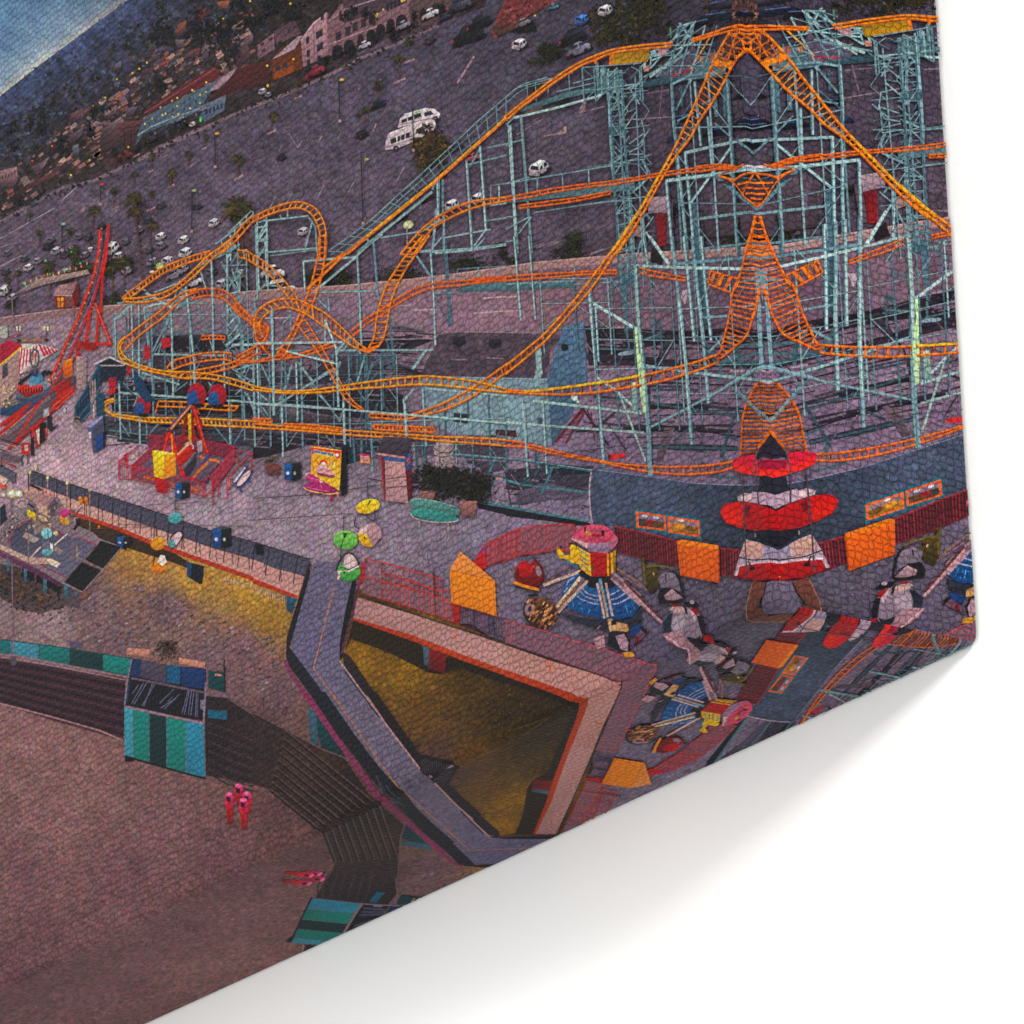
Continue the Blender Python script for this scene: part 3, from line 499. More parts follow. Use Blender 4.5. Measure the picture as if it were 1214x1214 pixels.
# dark flat roofs, tracks and shadows in the yards
yard = El('yard_clutter','printed dark decking, trenches and shadows below the coaster')
for f,q,c in [('F','480,490 760,480 870,500 700,560 520,560','3a3340'),('F','300,590 560,570 640,600 640,640 300,660','4a3f4c'),('F','0,650 500,640 640,660 640,690 0,720','463c48'),('F','130,740 620,730 720,760 720,860 560,880 300,850 130,800','372f3a'),('F','0,860 260,850 420,880 560,900 480,920 0,910','53464f'),
   ('F','0,940 300,950 560,960 620,1000 560,1050 420,1090 420,1010 280,1000 60,1060 0,1070','312b38'),('F','440,960 580,950 600,1040 500,1080 440,1100','38424e'),('F','760,960 1214,1000 1214,1120 1120,1140 1000,1060 800,1050','5a5060'),('F','1120,930 1214,925 1214,960 1130,965','3a2c34'),
   ('G','375,430 620,445 850,455 1060,440 1214,450 1300,455 1300,500 1100,520 760,520 620,540 560,560 400,580','2f2833'),('G','380,570 560,560 760,590 1060,590 1300,610 1300,640 1060,630 560,620 400,620','3e3542'),('G','690,800 900,805 1300,835 1300,862 900,830 690,830','2e2833'),('G','560,900 760,910 1090,900 1090,945 760,940 560,930','3a3240'),
   ('G','700,1000 860,995 1110,1005 1110,1030 860,1030 700,1020','40384a'),('G','770,470 830,470 760,600 700,660 690,800 660,800','463b48'),('G','760,920 810,915 750,1085 715,1085','6c5a64'),('G','0,1120 420,1100 400,1180 380,1240 0,1214','4a4454'),('G','150,1080 400,1110 400,1140 200,1150','2f3a46'),
   ('H','530,720 880,690 880,730 560,780','2b2530'),('H','400,860 760,830 900,790 900,830 560,900 400,910','322b36'),('K','0,200 400,285 410,300 0,250','2c2a36'),('K','40,140 200,90 380,130 400,170 200,175 60,200','62566a'),
   ('E','520,740 700,700 960,700 1214,760 1214,860 760,850 540,840','2e2833'),('E','720,560 1080,560 1214,640 1214,740 900,720 730,640','453a46'),('E','700,480 1080,470 1214,480 1214,540 820,560 700,560','3b3440'),('E','480,860 800,900 1214,930 1214,1010 1000,1000 680,980 500,950','55505c'),('E','570,940 700,990 720,1000 560,985','2f3540'),
   ('E','600,400 800,340 820,440 700,500 640,560','685866'),('E','830,480 1020,500 1020,560 860,550','2a2a34'),('T','740,330 980,330 960,540 760,560','5a4a56'),('T','960,330 1230,330 1230,540 1000,560','544551'),('T','780,300 870,290 880,430 850,480 800,420','6c5c70'),('T','400,620 480,680 470,740 390,720','2c2630'),('D','0,860 80,860 90,1060 0,1060','584a54')]: yard.p(f,q,c,np.append(hx(c)[:3]*.8,1),(0,1),j=.12)
yard.scat('px','300,420 460,400 480,510 300,510',300,(.6,1.7),['54464f','3a323c','655660','3f4854'],1.6); yard.scat('px','130,420 300,400 300,540 130,530',380,(.6,1.7),['453d48','5f5360','363240','665a66','44525c'],1.6); yard.scat('px','700,380 930,390 930,560 700,560',420,(.6,1.6),['5a4c58','806c7c','6a5a68','4c404c'],1.6)
yard.scat('px','440,520 700,560 700,610 560,600 440,560',200,(.6,1.5),['4c4552','6b6070','566672','403b46'],1.6)
yard.streaks('px','300,408 480,400 500,512 420,530 300,510',130,(8,40),['2b2530','3a323e','6a5864','4a3f4b','7d6874','3c4a54'],4); yard.streaks('px','130,425 300,405 300,540 130,530',170,(6,34),['2b2530','3a3240','665866','4c4450','3c4c58'],-4); yard.streaks('px','690,385 950,390 950,520 900,560 690,545',120,(10,60),['332b36','40363f','8a7484','6d5c6c','6d5c6c','3c4854'],3,(.8,3)); yard.streaks('px','440,530 700,570 700,615 560,600 440,570',60,(8,40),['2c2832','6b5c6c','7f6c7c','3f5460','4a424f'],10); yard.streaks('px','430,385 510,385 510,450 430,450',60,(8,36),['2a2630','4a3e4a','7d6a78','40525c'],2); yard.streaks('px','300,500 460,510 460,545 300,530',70,(5,24),['2a2630','3c4854','554a58','6a5a66'],3)
yard.ls('U','430,690 640,705 780,720 1140,775;620,800 780,845 1125,885;560,930 820,985 1120,1030;550,945 700,960;640,700 600,800;660,790 560,920;870,650 850,760;900,650 905,790;940,740 870,900',2.6,'4c7480'); yard.ls('U','430,685 780,715 1140,770;560,926 1120,1026',1,'7a9ea4'); yard.p('U','550,940 700,965 1120,1040 1120,1060 700,1000 550,965','262530'); yard.ls('U','550,620 555,700;690,780 720,960;610,860 620,930',1.6,'4a3a44'); yard.ls('U','640,812 672,814',2.4,'c8907c')
for f,q in [('F','490,510 870,500;520,490 760,480;700,560 770,490;560,640 870,640;240,680 560,660;130,780 540,770;140,800 520,800'),('G','700,470 1214,470;700,540 1214,540;720,700 1214,720;700,860 1214,850;690,900 1110,960;560,590 820,600'),('E','520,890 1214,950;580,950 1000,990;760,850 1214,870')]: yard.ls(f,q,1.3,'241f2a')
for f,q in [('F','500,500 860,490;640,700 720,690;860,1060 1214,1080'),('G','820,640 1214,640;720,830 1214,850;700,760 1000,780')]: yard.ls(f,q,1.2,'8d7888')
# ---------------- buildings among the supports
hall = El('blue_gabled_hall','printed pale blue hall with a dark roof and a tall blue gable wall')
rf = hall.sub('roof')
hall.area('U','250,286 915,300 930,620 900,640 760,625 640,590 420,585 300,520 262,420',idw([(500,450,'74858f'),(560,470,'7d919a'),(620,500,'7b9099'),(650,520,'6f858f')]),4,.1,12,.06)
rf.area('U','345,70 480,60 990,75 920,150 905,302 250,286 300,180 330,130',lambda X,Y: np.tile(np.array([84,70,82])/255,(len(X),1)),4,.14,10,.1)
for x,y in [(455,110),(640,120)]: rf.p('U',f'{x-35},{y-25} {x+30},{y-30} {x+32},{y+10} {x-5},{y+28} {x-36},{y+10}','3a323e','241f2a',(0,1))
rf.ls('U','410,200 490,202;595,192 680,195;340,58 960,62',1.4,'94808a'); rf.l('U','250,287 915,301',1.2,'8c9ca4')
gb = hall.sub('gable_wall'); gb.area('U','985,32 1095,0 1100,120 1112,300 1040,460 960,600 930,650 912,420 905,310 930,210',lambda X,Y: np.array([88,114,138])/255*(1-.18*np.clip((Y-380)/140,0,1))[:,None],3.5,.1,9,.07)
gb.e('U',995,138,20,20,'20242c')
hwi = hall.sub('window'); hwi.p('U','425,475 498,480 497,530 425,522','2d3440'); hwi.ls('U','460,478 460,525;425,500 497,505',1.1,'87a2ac'); hwi.p('U','640,560 745,565 750,600 640,590','4a2c30'); hwi.p('U','855,500 880,500 880,545 855,545','40525e')
kio = El('red_white_booth','printed little booth with a white roof and dark red door'); kio.p('T','370,300 500,290 500,400 380,400','a08890','8a7280',(0,1)); kio.p('T','425,405 495,400 492,610 445,620','6a1c26','8a2028',(0,1)); kio.p('T','500,330 540,340 540,600 495,600','5c4854'); kio.p('T','280,480 340,480 345,560 285,550','9c7872')
kio.p('T','600,910 640,900 620,1000 590,960','a8909a')
stl = El('red_stair','printed dark red folding stair leaning on the blue hall'); stl.l('U','1085,460 945,625',3.4,'5a222c'); stl.l('U','1100,465 1000,630',2.4,'6a2a32'); 
for i in range(9): stl.l('U',f'{1075-i*15},{478+i*17} {1100-i*13},{480+i*18}',1.1,'8c3c40')
stl.ls('U','1110,460 1170,600;1130,470 1150,620;1090,520 1140,530;1110,580 1160,560',1.3,'582630')
ob = El('red_toolbox','printed red box on the gravel'); ob.p('G','490,1045 570,1040 575,1060 500,1075','b83238'); ob.p('G','490,1045 505,1050 500,1078 488,1065','6a2024')
tent = El('curved_navy_roof','printed large curved navy roof with a pale rim')
tent.area('K','408,25 480,28 700,62 900,92 1080,100 1330,95 1330,440 1120,405 1000,395 820,365 640,312 415,286 400,160',lambda X,Y: np.array([76,84,104])/255*(1-.25*np.clip((X-780)/140,0,1)-.12*np.clip((Y-600)/60,0,1))[:,None],4,.14,11,.08)
tent.l('K','412,25 402,80 400,160 406,240 415,288',1.6,'b8a2a8',sm=6); tent.l('K','420,26 700,63 900,93 1120,102 1330,97',1.2,'7d7c94')
sgn = El('ride_photo_board','printed teal framed board with two pictures of a ride, orange borders'); sgn.p('K','613,213 935,262 937,364 620,312','1d6470'); sgn.p('K','622,226 764,247 768,322 626,304','d8602c'); sgn.p('K','774,250 926,272 930,352 778,328','d8602c')
sgn.p('K','634,238 755,256 758,312 636,296','7d6a78'); sgn.p('K','785,262 916,282 920,342 788,320','8a7078'); sgn.p('K','636,262 758,280 758,312 636,296','3c4038','6a4a34',(1,0)); sgn.p('K','786,285 918,305 920,342 788,320','a87434','7a5a30',(1,0)); sgn.e('K',690,280,22,14,'8c2c34'); sgn.e('K',665,250,14,6,'b8b8c8',10); sgn.e('K',720,258,14,6,'b0b4c4',10); sgn.e('K',830,296,26,14,'c88a30',10); sgn.e('K',880,310,18,14,'6e5030',10); sgn.e('K',840,272,16,6,'c0c0cc',10)
water = El('rooftop_water_tank','printed pale round tank with dark bands'); water.p('F','880,985 950,980 965,1010 960,1060 975,1110 925,1118 870,1110 875,1060 865,1020','b49896','947a7e',(1,0)); water.e('F',918,990,38,16,'c8aca8'); water.l('F','865,1015 900,1038 940,1040 968,1015',1.3,'4a3a44'); water.l('F','868,1050 910,1062 960,1050',1.2,'5a4850'); water.l('F','870,1085 920,1098 970,1085',1.2,'7a6468')
# ================================================================== the roller coaster
co = El('roller_coaster','printed roller coaster: teal tubular steel towers under bright orange track')
# far, shaded supports first
co.ls('S','880,520 930,1104;590,560 600,700;870,520 880,760',3,'456c78'); co.ls('C','1000,460 1010,560',4.5,'5c848c'); co.ls('T','680,330 740,1100;225,860 230,1100;250,760 270,860;700,560 760,1104',5.5,'47697a'); co.ls('G','550,180 590,540;555,230 575,470;700,300 640,340;470,300 540,220;640,500 760,480;700,460 740,400;740,400 750,560',2.4,'44646f')
co.ls('G','920,120 960,440;930,480 1030,610;1050,470 1140,610;1000,600 1214,615;1030,620 1020,700;1100,520 1130,620;1040,600 1214,560;1100,530 1214,520',4.2,'42626f'); co.ls('G','690,800 1214,880;700,1010 1130,1020;1050,960 1130,980;1040,1000 1050,1120;1110,820 1030,1060;980,1150 1110,1160',3,'3d5c68')
co.ls('H','60,0 75,200;470,0 480,470;550,20 580,440;60,560 75,640;320,480 330,600;930,40 975,400;390,430 540,530;0,610 200,600;0,530 180,520;410,440 500,500',4,'466874')
co.ls('G','440,540 600,545;650,500 740,470;700,470 720,400;540,570 610,550',2.2,'54727c'); co.e('G',575,562,40,10,'7d98a4',-6)
co.ls('F','470,490 470,640;515,560 520,900;545,560 552,905;620,540 626,830;560,640 640,540;640,500 680,640;575,600 540,720;630,560 665,640;655,340 675,630;500,560 500,700;540,730 600,650;600,800 560,900;780,980 790,1150;820,960 830,1090;740,960 745,1100;480,960 490,1100;520,950 520,1080;700,980 640,1100;560,1000 600,960',2.6,TD)
co.ls('F','870,280 980,270;890,330 945,430;880,320 905,290',2,TD); co.l('F','920,20 948,432',4.4,'4a6c7a'); co.l('F','578,30 600,300',2.6,'5f8792'); 
co.p('F','985,235 1214,215 1214,262 985,268','537c86','44656f',(0,1)); co.p('G','0,225 320,212 330,245 0,262','537c86','44656f',(0,1)); co.ls('G','330,230 600,215;0,230 320,214;320,212 330,150',1.6,TM)
co.ls('F','980,158 1214,142;980,160 980,235;1080,150 1080,225;1180,143 1180,215;985,270 870,275',1.2,'6d949a'); co.ls('F','1130,760 1140,1100;1030,780 1035,880;920,800 925,960;1214,880 1214,1100',2.4,TD)
# left lattice
co.ls('E','690,340 740,800;615,330 600,420;640,320 560,400;745,290 700,420;700,345 720,560;760,330 830,470;860,280 720,580;720,600 640,820;830,320 760,560;900,250 840,360;930,280 1000,470;870,660 830,760;640,560 720,800;960,660 890,780;610,560 660,690;590,700 640,760;1000,480 1040,600;1110,480 1060,640;700,640 640,740',1.7,TM)
co.ls('E','1090,620 1214,700;1080,560 1214,640;1075,550 1214,480;1160,460 1165,620;1130,760 1214,680;1000,700 1060,780;820,760 900,700;590,760 700,740;1100,330 1140,470;1060,120 1150,300;1150,120 1080,300;1095,300 1150,420;1085,420 1145,330;1140,60 1140,460',1.5,TM)
co.ls('E','570,600 582,975;640,560 650,700;740,690 740,800;800,720 806,780;860,800 866,900;1170,760 1175,980;1110,800 1110,1000;830,900 836,960;700,880 706,960;620,880 626,940;760,900 700,970;560,860 620,960;900,930 830,990;1020,900 1100,1000;1180,900 1120,1000',1.7,'5d8690')
co.p('E','820,340 870,250 930,260 900,330 850,350','5c848a'); co.ls('E','820,340 850,260;850,345 890,250;830,300 910,280',1.4,'86aaac')
co.ls('E','500,960 700,985 900,1000 1214,1020;520,930 900,980',1.8,'4f6a74')
co.ls('R','250,420 270,1110;330,740 320,1200;160,700 180,1150;430,780 440,1214;130,1110 60,1000;60,860 45,560;40,1030 60,1170;180,800 240,930;400,800 330,1060;380,900 310,1060;80,1010 140,1170;180,1120 140,1180;230,1170 190,1110;780,1110 740,1214;770,1000 780,1200;700,900 750,800;560,840 610,800;130,300 140,440;0,310 0,360;330,600 340,500;340,500 390,450;390,400 395,560;330,240 220,230',2,TM)
co.ls('R','460,810 750,1214;450,790 560,930;290,1090 720,830;0,870 260,1090;310,690 700,780;540,960 690,1120;100,760 40,880;0,600 50,560;0,840 250,760;560,700 290,700;420,620 660,540;280,700 420,600;330,820 380,900;120,760 60,900',1.6,'7aa2a4')
# structure of the lift hill and the great tower
co.ls('C','435,300 445,455;465,320 470,450',3.6,TM); co.ls('C','20,600 55,1214;72,565 122,1214',3,TM); co.ls('C','10,600 48,1210',1.4,TL); co.l('C','0,598 40,560 80,555',2.2,TM); co.l('C','40,565 250,515 440,462 480,440',2.6,TL)
co.ls('C','0,690 80,670;0,700 20,690;0,880 110,850;0,1100 110,1040;60,1120 120,1040;0,1040 40,1040;130,1020 520,960;40,870 40,950;150,855 150,930;270,830 272,910;395,805 398,890;0,880 500,795;500,795 700,740;520,780 560,740;0,1160 50,1150',1.5,TM)
co.p('C','0,955 200,925 500,890 640,900 500,925 200,955 0,975','587f86','476a72',(0,1)); co.p('C','30,530 300,440 430,415 430,440 300,468 80,535','527a7e','40646a',(0,1)); co.ls('C','60,420 210,375 200,450;100,410 105,500;140,395 145,490;200,380 320,350;300,350 305,440;240,440 430,395;320,400 430,370',1.1,TM)
# cable tower with spiral stair
co.ls('C','488,345 500,660 545,1214;550,335 575,760 605,1214;520,340 560,660',2.8,TM); co.ls('C','480,345 560,340;480,440 560,430;490,500 565,490;500,560 570,550;500,610 580,600;505,650 580,640;490,450 560,500;500,540 560,470;510,650 570,570;520,760 590,720;520,800 590,790;530,860 600,850;525,880 600,900;540,940 600,960;540,1010 600,990;520,700 560,740',1.3,TM); co.ls('C','600,320 640,340 650,380 620,420;590,470 640,430;600,570 650,575 665,640 650,700 590,730;590,690 660,640;590,740 660,740;590,770 665,765;660,770 690,830 650,880;600,930 660,880;590,900 650,960;660,640 665,765;640,340 645,480;600,480 640,480;590,420 640,500;620,520 580,540;600,940 560,980',1.3,'6f979c')
co.p('C','490,610 580,600 585,640 495,650','3f6068'); co.p('C','440,370 560,340 560,440 440,452','476e74'); co.ls('C','455,330 460,450;490,330 490,450;520,335 522,445;540,335 545,445;440,400 560,380;440,430 640,400;570,430 650,390',1.6,'7aa3a6'); co.p('T','190,800 290,790 290,870 190,862','3f6472'); co.p('T','0,220 160,200 290,180 290,235 160,260 0,290','52767c')
co.ls('T','130,60 160,220 200,860;230,0 270,380 300,860;200,60 240,240;130,90 240,0;160,330 250,290;180,480 260,460;190,640 280,620;190,700 280,680;160,200 240,260;180,400 260,320;190,560 270,500;200,760 290,700;260,420 350,400;340,60 370,120 370,180 270,270;0,100 140,80;0,340 160,320;250,650 340,620;230,720 280,780;330,580 290,740',1.7,'6a929a')
co.ls('T','340,420 370,740;330,430 370,410 390,440',2.8,TM); co.l('T','360,520 510,740',2.2,TL)
# the top platform
co.p('C','645,395 860,345 1040,330 1040,370 870,385 660,420','3c6470','2c4c58',(0,1)); co.p('C','700,360 880,235 900,160 905,230 960,300 1060,350 800,380','5a4e60'); co.p('C','940,270 1060,250 1080,310 1010,370 900,360','51717c'); co.ls('C','720,370 800,270;760,330 850,230;660,370 790,300;690,250 800,210;700,290 900,200;740,330 880,250;790,300 790,360;680,260 660,330;690,330 780,230;830,270 870,170;640,330 720,240;600,300 690,260;610,310 720,250;820,130 900,105;830,110 910,220;890,105 880,200;840,110 800,200;800,190 880,110;850,190 910,100;820,180 900,150;640,280 760,260;640,300 760,240;700,250 690,330',1.8,'7ba6a8')
co.ls('C','690,370 815,270',3,'93b8b0'); co.ls('C','788,130 790,180',1.8,'58a06a'); co.ls('C','980,175 885,330',1.8,'d08838'); co.l('C','800,362 885,335',2.4,'b02c3a'); co.p('C','930,270 945,270 945,300 930,300','b07a40'); co.p('C','970,255 1000,250 1000,290 970,290','8a5a54'); co.p('C','660,320 685,312 685,340 660,345','b88478')
co.p('C','730,240 780,225 770,260 735,275','a88088'); co.ls('C','945,320 1020,280 1060,240;930,350 1030,320;1000,240 1010,360;1040,240 1050,350;880,380 1060,350',1.8,'5d8892')
# large near columns
def col(f,q,w,a=TM,b=TL): co.l(f,q,w,a); P = [(x-w*.2,y) for x,y in pts(f,q)]; co.l('px',P,w*.42,b); P = [(x+w*.36,y) for x,y in pts(f,q)]; co.l('px',P,w*.28,TD)
col('C','795,400 806,600 850,1000 870,1214',4,TM,'8db2b4'); col('C','905,390 935,700',3.4,'6b949c','86adb0'); col('C','1062,380 1082,700 1098,1000 1110,1214',4.2,'54808c','6d98a0'); col('C','968,560 992,840',3.4,TM,'84abae'); co.ls('C','800,402 880,362 960,350 1010,350;870,375 890,390',2.6,TM); co.ls('C','880,390 815,530;1000,590 1070,650;940,500 1000,470;820,580 900,540;840,700 900,650;940,560 900,500',2,'5c858e')
col('C','860,730 905,1214',4,TM,'90b6b6'); col('C','770,870 800,1214',3.8,TM,'96bab8'); co.l('C','857,733 1080,683 1170,665 1300,660',3.4,'88adb0'); co.l('C','765,868 990,838 1214,802 1300,798',4,'86adb0'); co.l('C','1080,705 885,975',2.6,'8fb4b6'); co.l('C','1000,840 1200,1005',4.2,'537c8a'); co.l('C','905,1052 1214,1012 1300,1005',3.2,TM); co.l('C','950,1192 1214,1162 1300,1155',2.8,'587f8a')
co.l('C','1100,668 1180,735 1250,690',3,'5f8892'); co.l('C','1145,240 1150,540',4,'3c5462'); co.p('C','1115,330 1140,240 1200,300 1190,540 1135,540','4a4454'); co.ls('C','1230,360 1235,680',4,'7ba1a8'); co.l('C','1200,1005 1300,920',3.6,'5c8592')
co.p('C','1000,870 1300,850 1300,1000 1190,985 1110,900','3e3844')
co.l('C','1130,800 1300,770',3,'c0aeb6')
G_cols = [('G','658,0 682,130',2.6),('G','855,0 880,250 905,505',4.4),('G','938,0 960,260 985,500',4),('G','400,262 430,600 472,1108',4.6),('G','430,330 445,600',2.6),('G','40,0 72,405',3),('G','110,0 142,400',2.6)]
for f,q,w in G_cols: col(f,q,w)
col('G','795,0 830,300 862,600 892,1000',4.6,'678f98','7fa6aa'); col('G','893,0 920,250 947,500 973,800',4.6,TM,'82a9ac')
co.ls('G','690,0 785,135',2.6,TL); co.l('G','815,132 1000,118 1214,95 1300,90',3.6,'5f8994'); co.l('G','618,142 900,152 1214,158 1300,150',3.4,'9cbfbb'); co.l('G','405,315 630,448',3.6,'a3c6c0'); co.l('G','940,390 1060,383',2.8,TM); co.l('G','430,675 520,735 640,842',3,'9dc0b8'); co.l('G','130,790 330,812 650,850',3.2,'8fb3a8'); co.l('G','0,892 200,910 660,942',2.8,'93b6ac'); co.l('G','660,620 880,652 1100,680 1300,700',3.2,'83a9ae'); co.l('G','695,915 970,772 1214,632 1300,590',2.6,'729aa2'); co.l('G','1080,720 1230,870',2.8,'567e8a'); co.ls('G','545,760 670,1080',2.4,'9cbfb4'); co.l('G','970,560 1045,480',2.8,TM)
co.ls('G','1190,150 1215,620',3.6,'7097a0'); co.ls('G','1140,215 1225,205',3,'6a929c')
col('G','80,790 92,960 106,1155',3,TM,TL); col('G','178,790 196,1140',2.6,TM,TL); co.ls('G','140,1000 145,1150;200,1140 240,1090;260,1110 200,1110;60,1200 120,1160',2,TD); co.ls('G','155,1090 420,1130;420,1120 470,1100',2.4,TD)
col('G','622,142 640,450 662,640 684,940 692,1150',5.6,'6c969c','8fb4ae'); co.l('G','622,450 636,620 650,760 662,850',2.8,'b5d09c'); co.l('G','640,560 655,700',2,'a4c48e'); co.p('G','600,700 630,705 632,840 605,835','8cae98','6f9690',(0,1)); co.ls('G','615,700 615,730;330,760 345,800',3,'b4ccb0'); co.e('G',328,770,16,20,'bcd0c0'); co.l('G','672,850 700,1150',3,'4f7782')
co.ls('G','145,530 165,560 160,660 130,720;150,535 170,660',2.8,'94b3ae'); co.p('G','140,530 165,535 172,640 165,720 118,730 145,640','8fb0ae','7c9ea2',(0,1))
for q,w in [('852,70 868,300 876,522',2.8),('500,92 512,300 520,500',2.8),('242,118 250,262',2.4),('90,350 97,600 100,860',3.2),('400,548 408,700 410,820',3),('435,790 440,1000',3.2),('724,792 736,960',2.8),('140,812 145,1062',2.6),('208,612 216,880',2.4),('20,520 30,900',2.4),('20,0 30,262',2.4),('58,0 66,240',2),('815,730 832,1010',3.4)]: col('F',q,w)
co.l('F','242,120 490,100 555,40 620,-10',2.6,'8fb3b2'); co.l('F','492,102 300,260',2.6,'8bafb0'); co.l('F','780,75 860,70 880,80 1050,65 1214,40',3,'8fb3b2'); co.l('F','775,80 860,205',2.4,TM); co.ls('F','1050,0 1055,65;1055,70 1110,10;360,290 365,360;300,290 360,350;280,270 600,262',1.8,TM); co.l('F','80,95 300,65',1.5,'6d949a')
co.l('F','0,515 430,508',3,'a5c4c0'); co.l('F','430,512 430,552 480,480 515,565',2.6,'7299a0'); co.l('F','400,550 470,480',3,'7da2a6'); co.l('F','410,548 865,546',2.4,'84a9ac'); co.l('F','160,552 400,612',2,TL); co.l('F','0,803 220,812 440,832 740,856 980,876 1214,897',2.4,'96b8b2'); co.l('F','130,802 370,642',2,'83a9aa'); co.l('F','765,640 830,545',3.2,'7fa4a8'); co.l('F','720,792 770,732',2.6,'85aaac'); co.ls('F','345,400 410,560;345,400 345,520;0,440 80,510;420,600 370,690;540,560 500,700',2,'86abac'); co.l('F','830,730 1214,765',2.2,'8fb2b0')
for q,w in [('552,392 556,600 562,700',2.2),('632,330 640,700',2.2),('667,330 668,650 672,1000',2.4),('821,345 828,560 832,762',2.6),('893,242 915,440 936,640 936,900',3),('1015,112 1022,340 1026,560',2.8),('1090,42 1094,480',3),('1075,552 1080,782',2.6),('1100,790 1106,1000',2.6),('570,690 580,975',2.2),('960,160 992,262',2)]: col('E',q,w)
co.l('E','740,566 1070,572',2.4,'8fb3b0'); co.l('E','568,750 800,768 1000,780 1214,797',2.6,'9abbb5'); co.l('E','680,655 862,712',2.2,'90b4b0'); co.l('E','590,552 705,545',1.8,TM); co.l('E','552,395 640,322 750,290',2.2,'82a8aa'); co.l('E','700,272 822,342',3,'a6c6be'); co.l('E','690,342 780,320',2.2,'9cbeb8'); co.l('E','562,322 600,318',2.2,TM); co.l('E','1085,525 1165,455',3,'9bbcb6'); co.l('E','1110,522 1214,520',2.8,'a9c7c0'); co.l('E','900,320 1000,322',2,TM); co.ls('E','740,270 890,210;600,260 660,280;860,220 1000,110;650,250 700,260',1.6,'86abaa')
# head of the lift on the left loop
co.ls('Q','915,220 1080,60;910,235 1090,90;820,300 930,220;830,350 940,260;960,180 960,230;1000,140 1005,190;1045,100 1050,150;1090,60 1095,110;900,330 960,230;920,240 980,230 990,330 960,400;930,240 930,420;860,260 870,310;790,400 880,340;940,330 1000,300;900,420 960,300;920,600 1000,520;900,660 1000,640;910,780 1000,700;920,880 1000,780;920,960 990,880;940,480 990,620;940,700 1000,860',1.5,'8cb0ae'); co.p('Q','790,395 880,330 960,290 980,330 860,390 800,415','6e969a')
co.ls('Q','1110,160 1125,700;1190,100 1200,640;1120,180 1200,170;1125,280 1200,270;1130,400 1200,280;1120,290 1190,180;1110,660 1200,570;1000,480 995,640',1.9,'83a8a9')
co.ls('B','20,1060 20,1214;65,1045 65,1214;20,1070 70,1050;20,1150 75,1145;20,1145 70,1060;50,1060 265,1035;265,1040 300,1090 305,1214;285,1060 245,1210;130,1030 135,1050;20,1214 300,1190;165,1010 165,1040',1.8,'7fa5a7')
# the finer bracing of the towers
def brace(x0,x1,y0,y1,nx,ny,cs=('6f959c','5f8690','7ea2a6','4e7480'),w=(.7,1.3),skew=.06,pd=.75):
    X = lambda i,y: x0+(x1-x0)*i/nx+(y-y0)*skew
    for i in range(nx+1):
        if random.random()<.8: co.l('px',[(X(i,y0),y0),(X(i,y1),y1)],random.uniform(1.1,2.2),random.choice(cs))
    for j in range(ny):
        ya = y0+(y1-y0)*j/ny; yb = y0+(y1-y0)*(j+1)/ny; dy = random.uniform(-6,2)
        if random.random()<.8: co.l('px',[(X(0,ya),ya),(X(nx,ya),ya+dy)],random.uniform(*w),random.choice(cs))
        for i in range(nx):
            if random.random()<pd:
                a,b = ((X(i,ya),ya),(X(i+1,yb),yb)) if random.random()<.5 else ((X(i+1,ya),ya),(X(i,yb),yb)); co.l('px',[a,b],random.uniform(*w),random.choice(cs))
brace(722,742,85,330,2,16,skew=.05); brace(738,768,90,340,2,12,skew=.04,pd=.6); brace(796,905,92,300,5,7,pd=.5); brace(800,905,300,500,5,6,pd=.45); brace(700,795,330,510,4,5,pd=.35,w=(.8,1.6)); brace(640,720,330,420,2,3,pd=.3); brace(134,300,372,500,11,5,skew=.02,pd=.5,w=(.6,1.1)); brace(300,470,420,530,9,4,skew=.02,pd=.45,w=(.6,1.2)); brace(262,292,300,420,3,8,skew=.02); brace(440,600,500,560,8,2,pd=.4,skew=.02,w=(.6,1.1)); brace(690,760,80,120,5,3,pd=.7); brace(795,850,30,90,4,5,pd=.8,skew=-.3)
# walkway and rail beside the lift
lift = co.sub('lift_walkway')
up = pts('B','360,1205 440,1150 560,1060 700,930 780,860 930,720 1090,570 1214,465')+pts('C','40,430 90,400 200,370'); up2 = [(x+3,y+4.5) for x,y in up]; lo_ = pts('B','450,1210 540,1140 640,1050 760,945 880,850 1000,745 1130,630 1214,560')
lift.l('px',up,1.2,'7a9fa4'); lift.l('px',up2,1,'68909a'); lift.l('px',[(x-3,y-1) for x,y in lo_],1.4,'52757e')
ra,rb = resample(up[:8],19),resample(lo_,19)
for a,b in zip(ra,rb): lift.l('px',[a,b],1.1,'6d949b')
lift.l('B','500,1210 600,1130 860,920',3,'7ea4a6'); lift.ls('B','545,1140 560,1170;860,910 880,860;890,860 890,1060;910,860 910,1040;880,1000 860,1214;915,1040 915,1214',2.6,TM); lift.ls('B','610,1140 810,1110;810,1110 910,1050;1030,790 1214,745;1040,800 1090,710;1120,710 1214,690;920,1140 1140,1100;780,1210 1060,1190 1214,1170;870,1180 920,1120;1110,1060 1214,1045',1.8,'79a0a4'); lift.l('B','700,1010 760,960',2,'b5d098')
for q in ('1025,770 1040,1000 1052,1200','1090,700 1105,900 1118,1100','885,870 890,1030'): col('B',q,3.2)
lift.ls('B','1118,1100 1060,1180;1214,880 1140,890 1140,990;1140,985 1214,975;1180,890 1180,980',1.6,'82a7a8'); lift.l('B','1100,890 1070,960',1.2,TM)
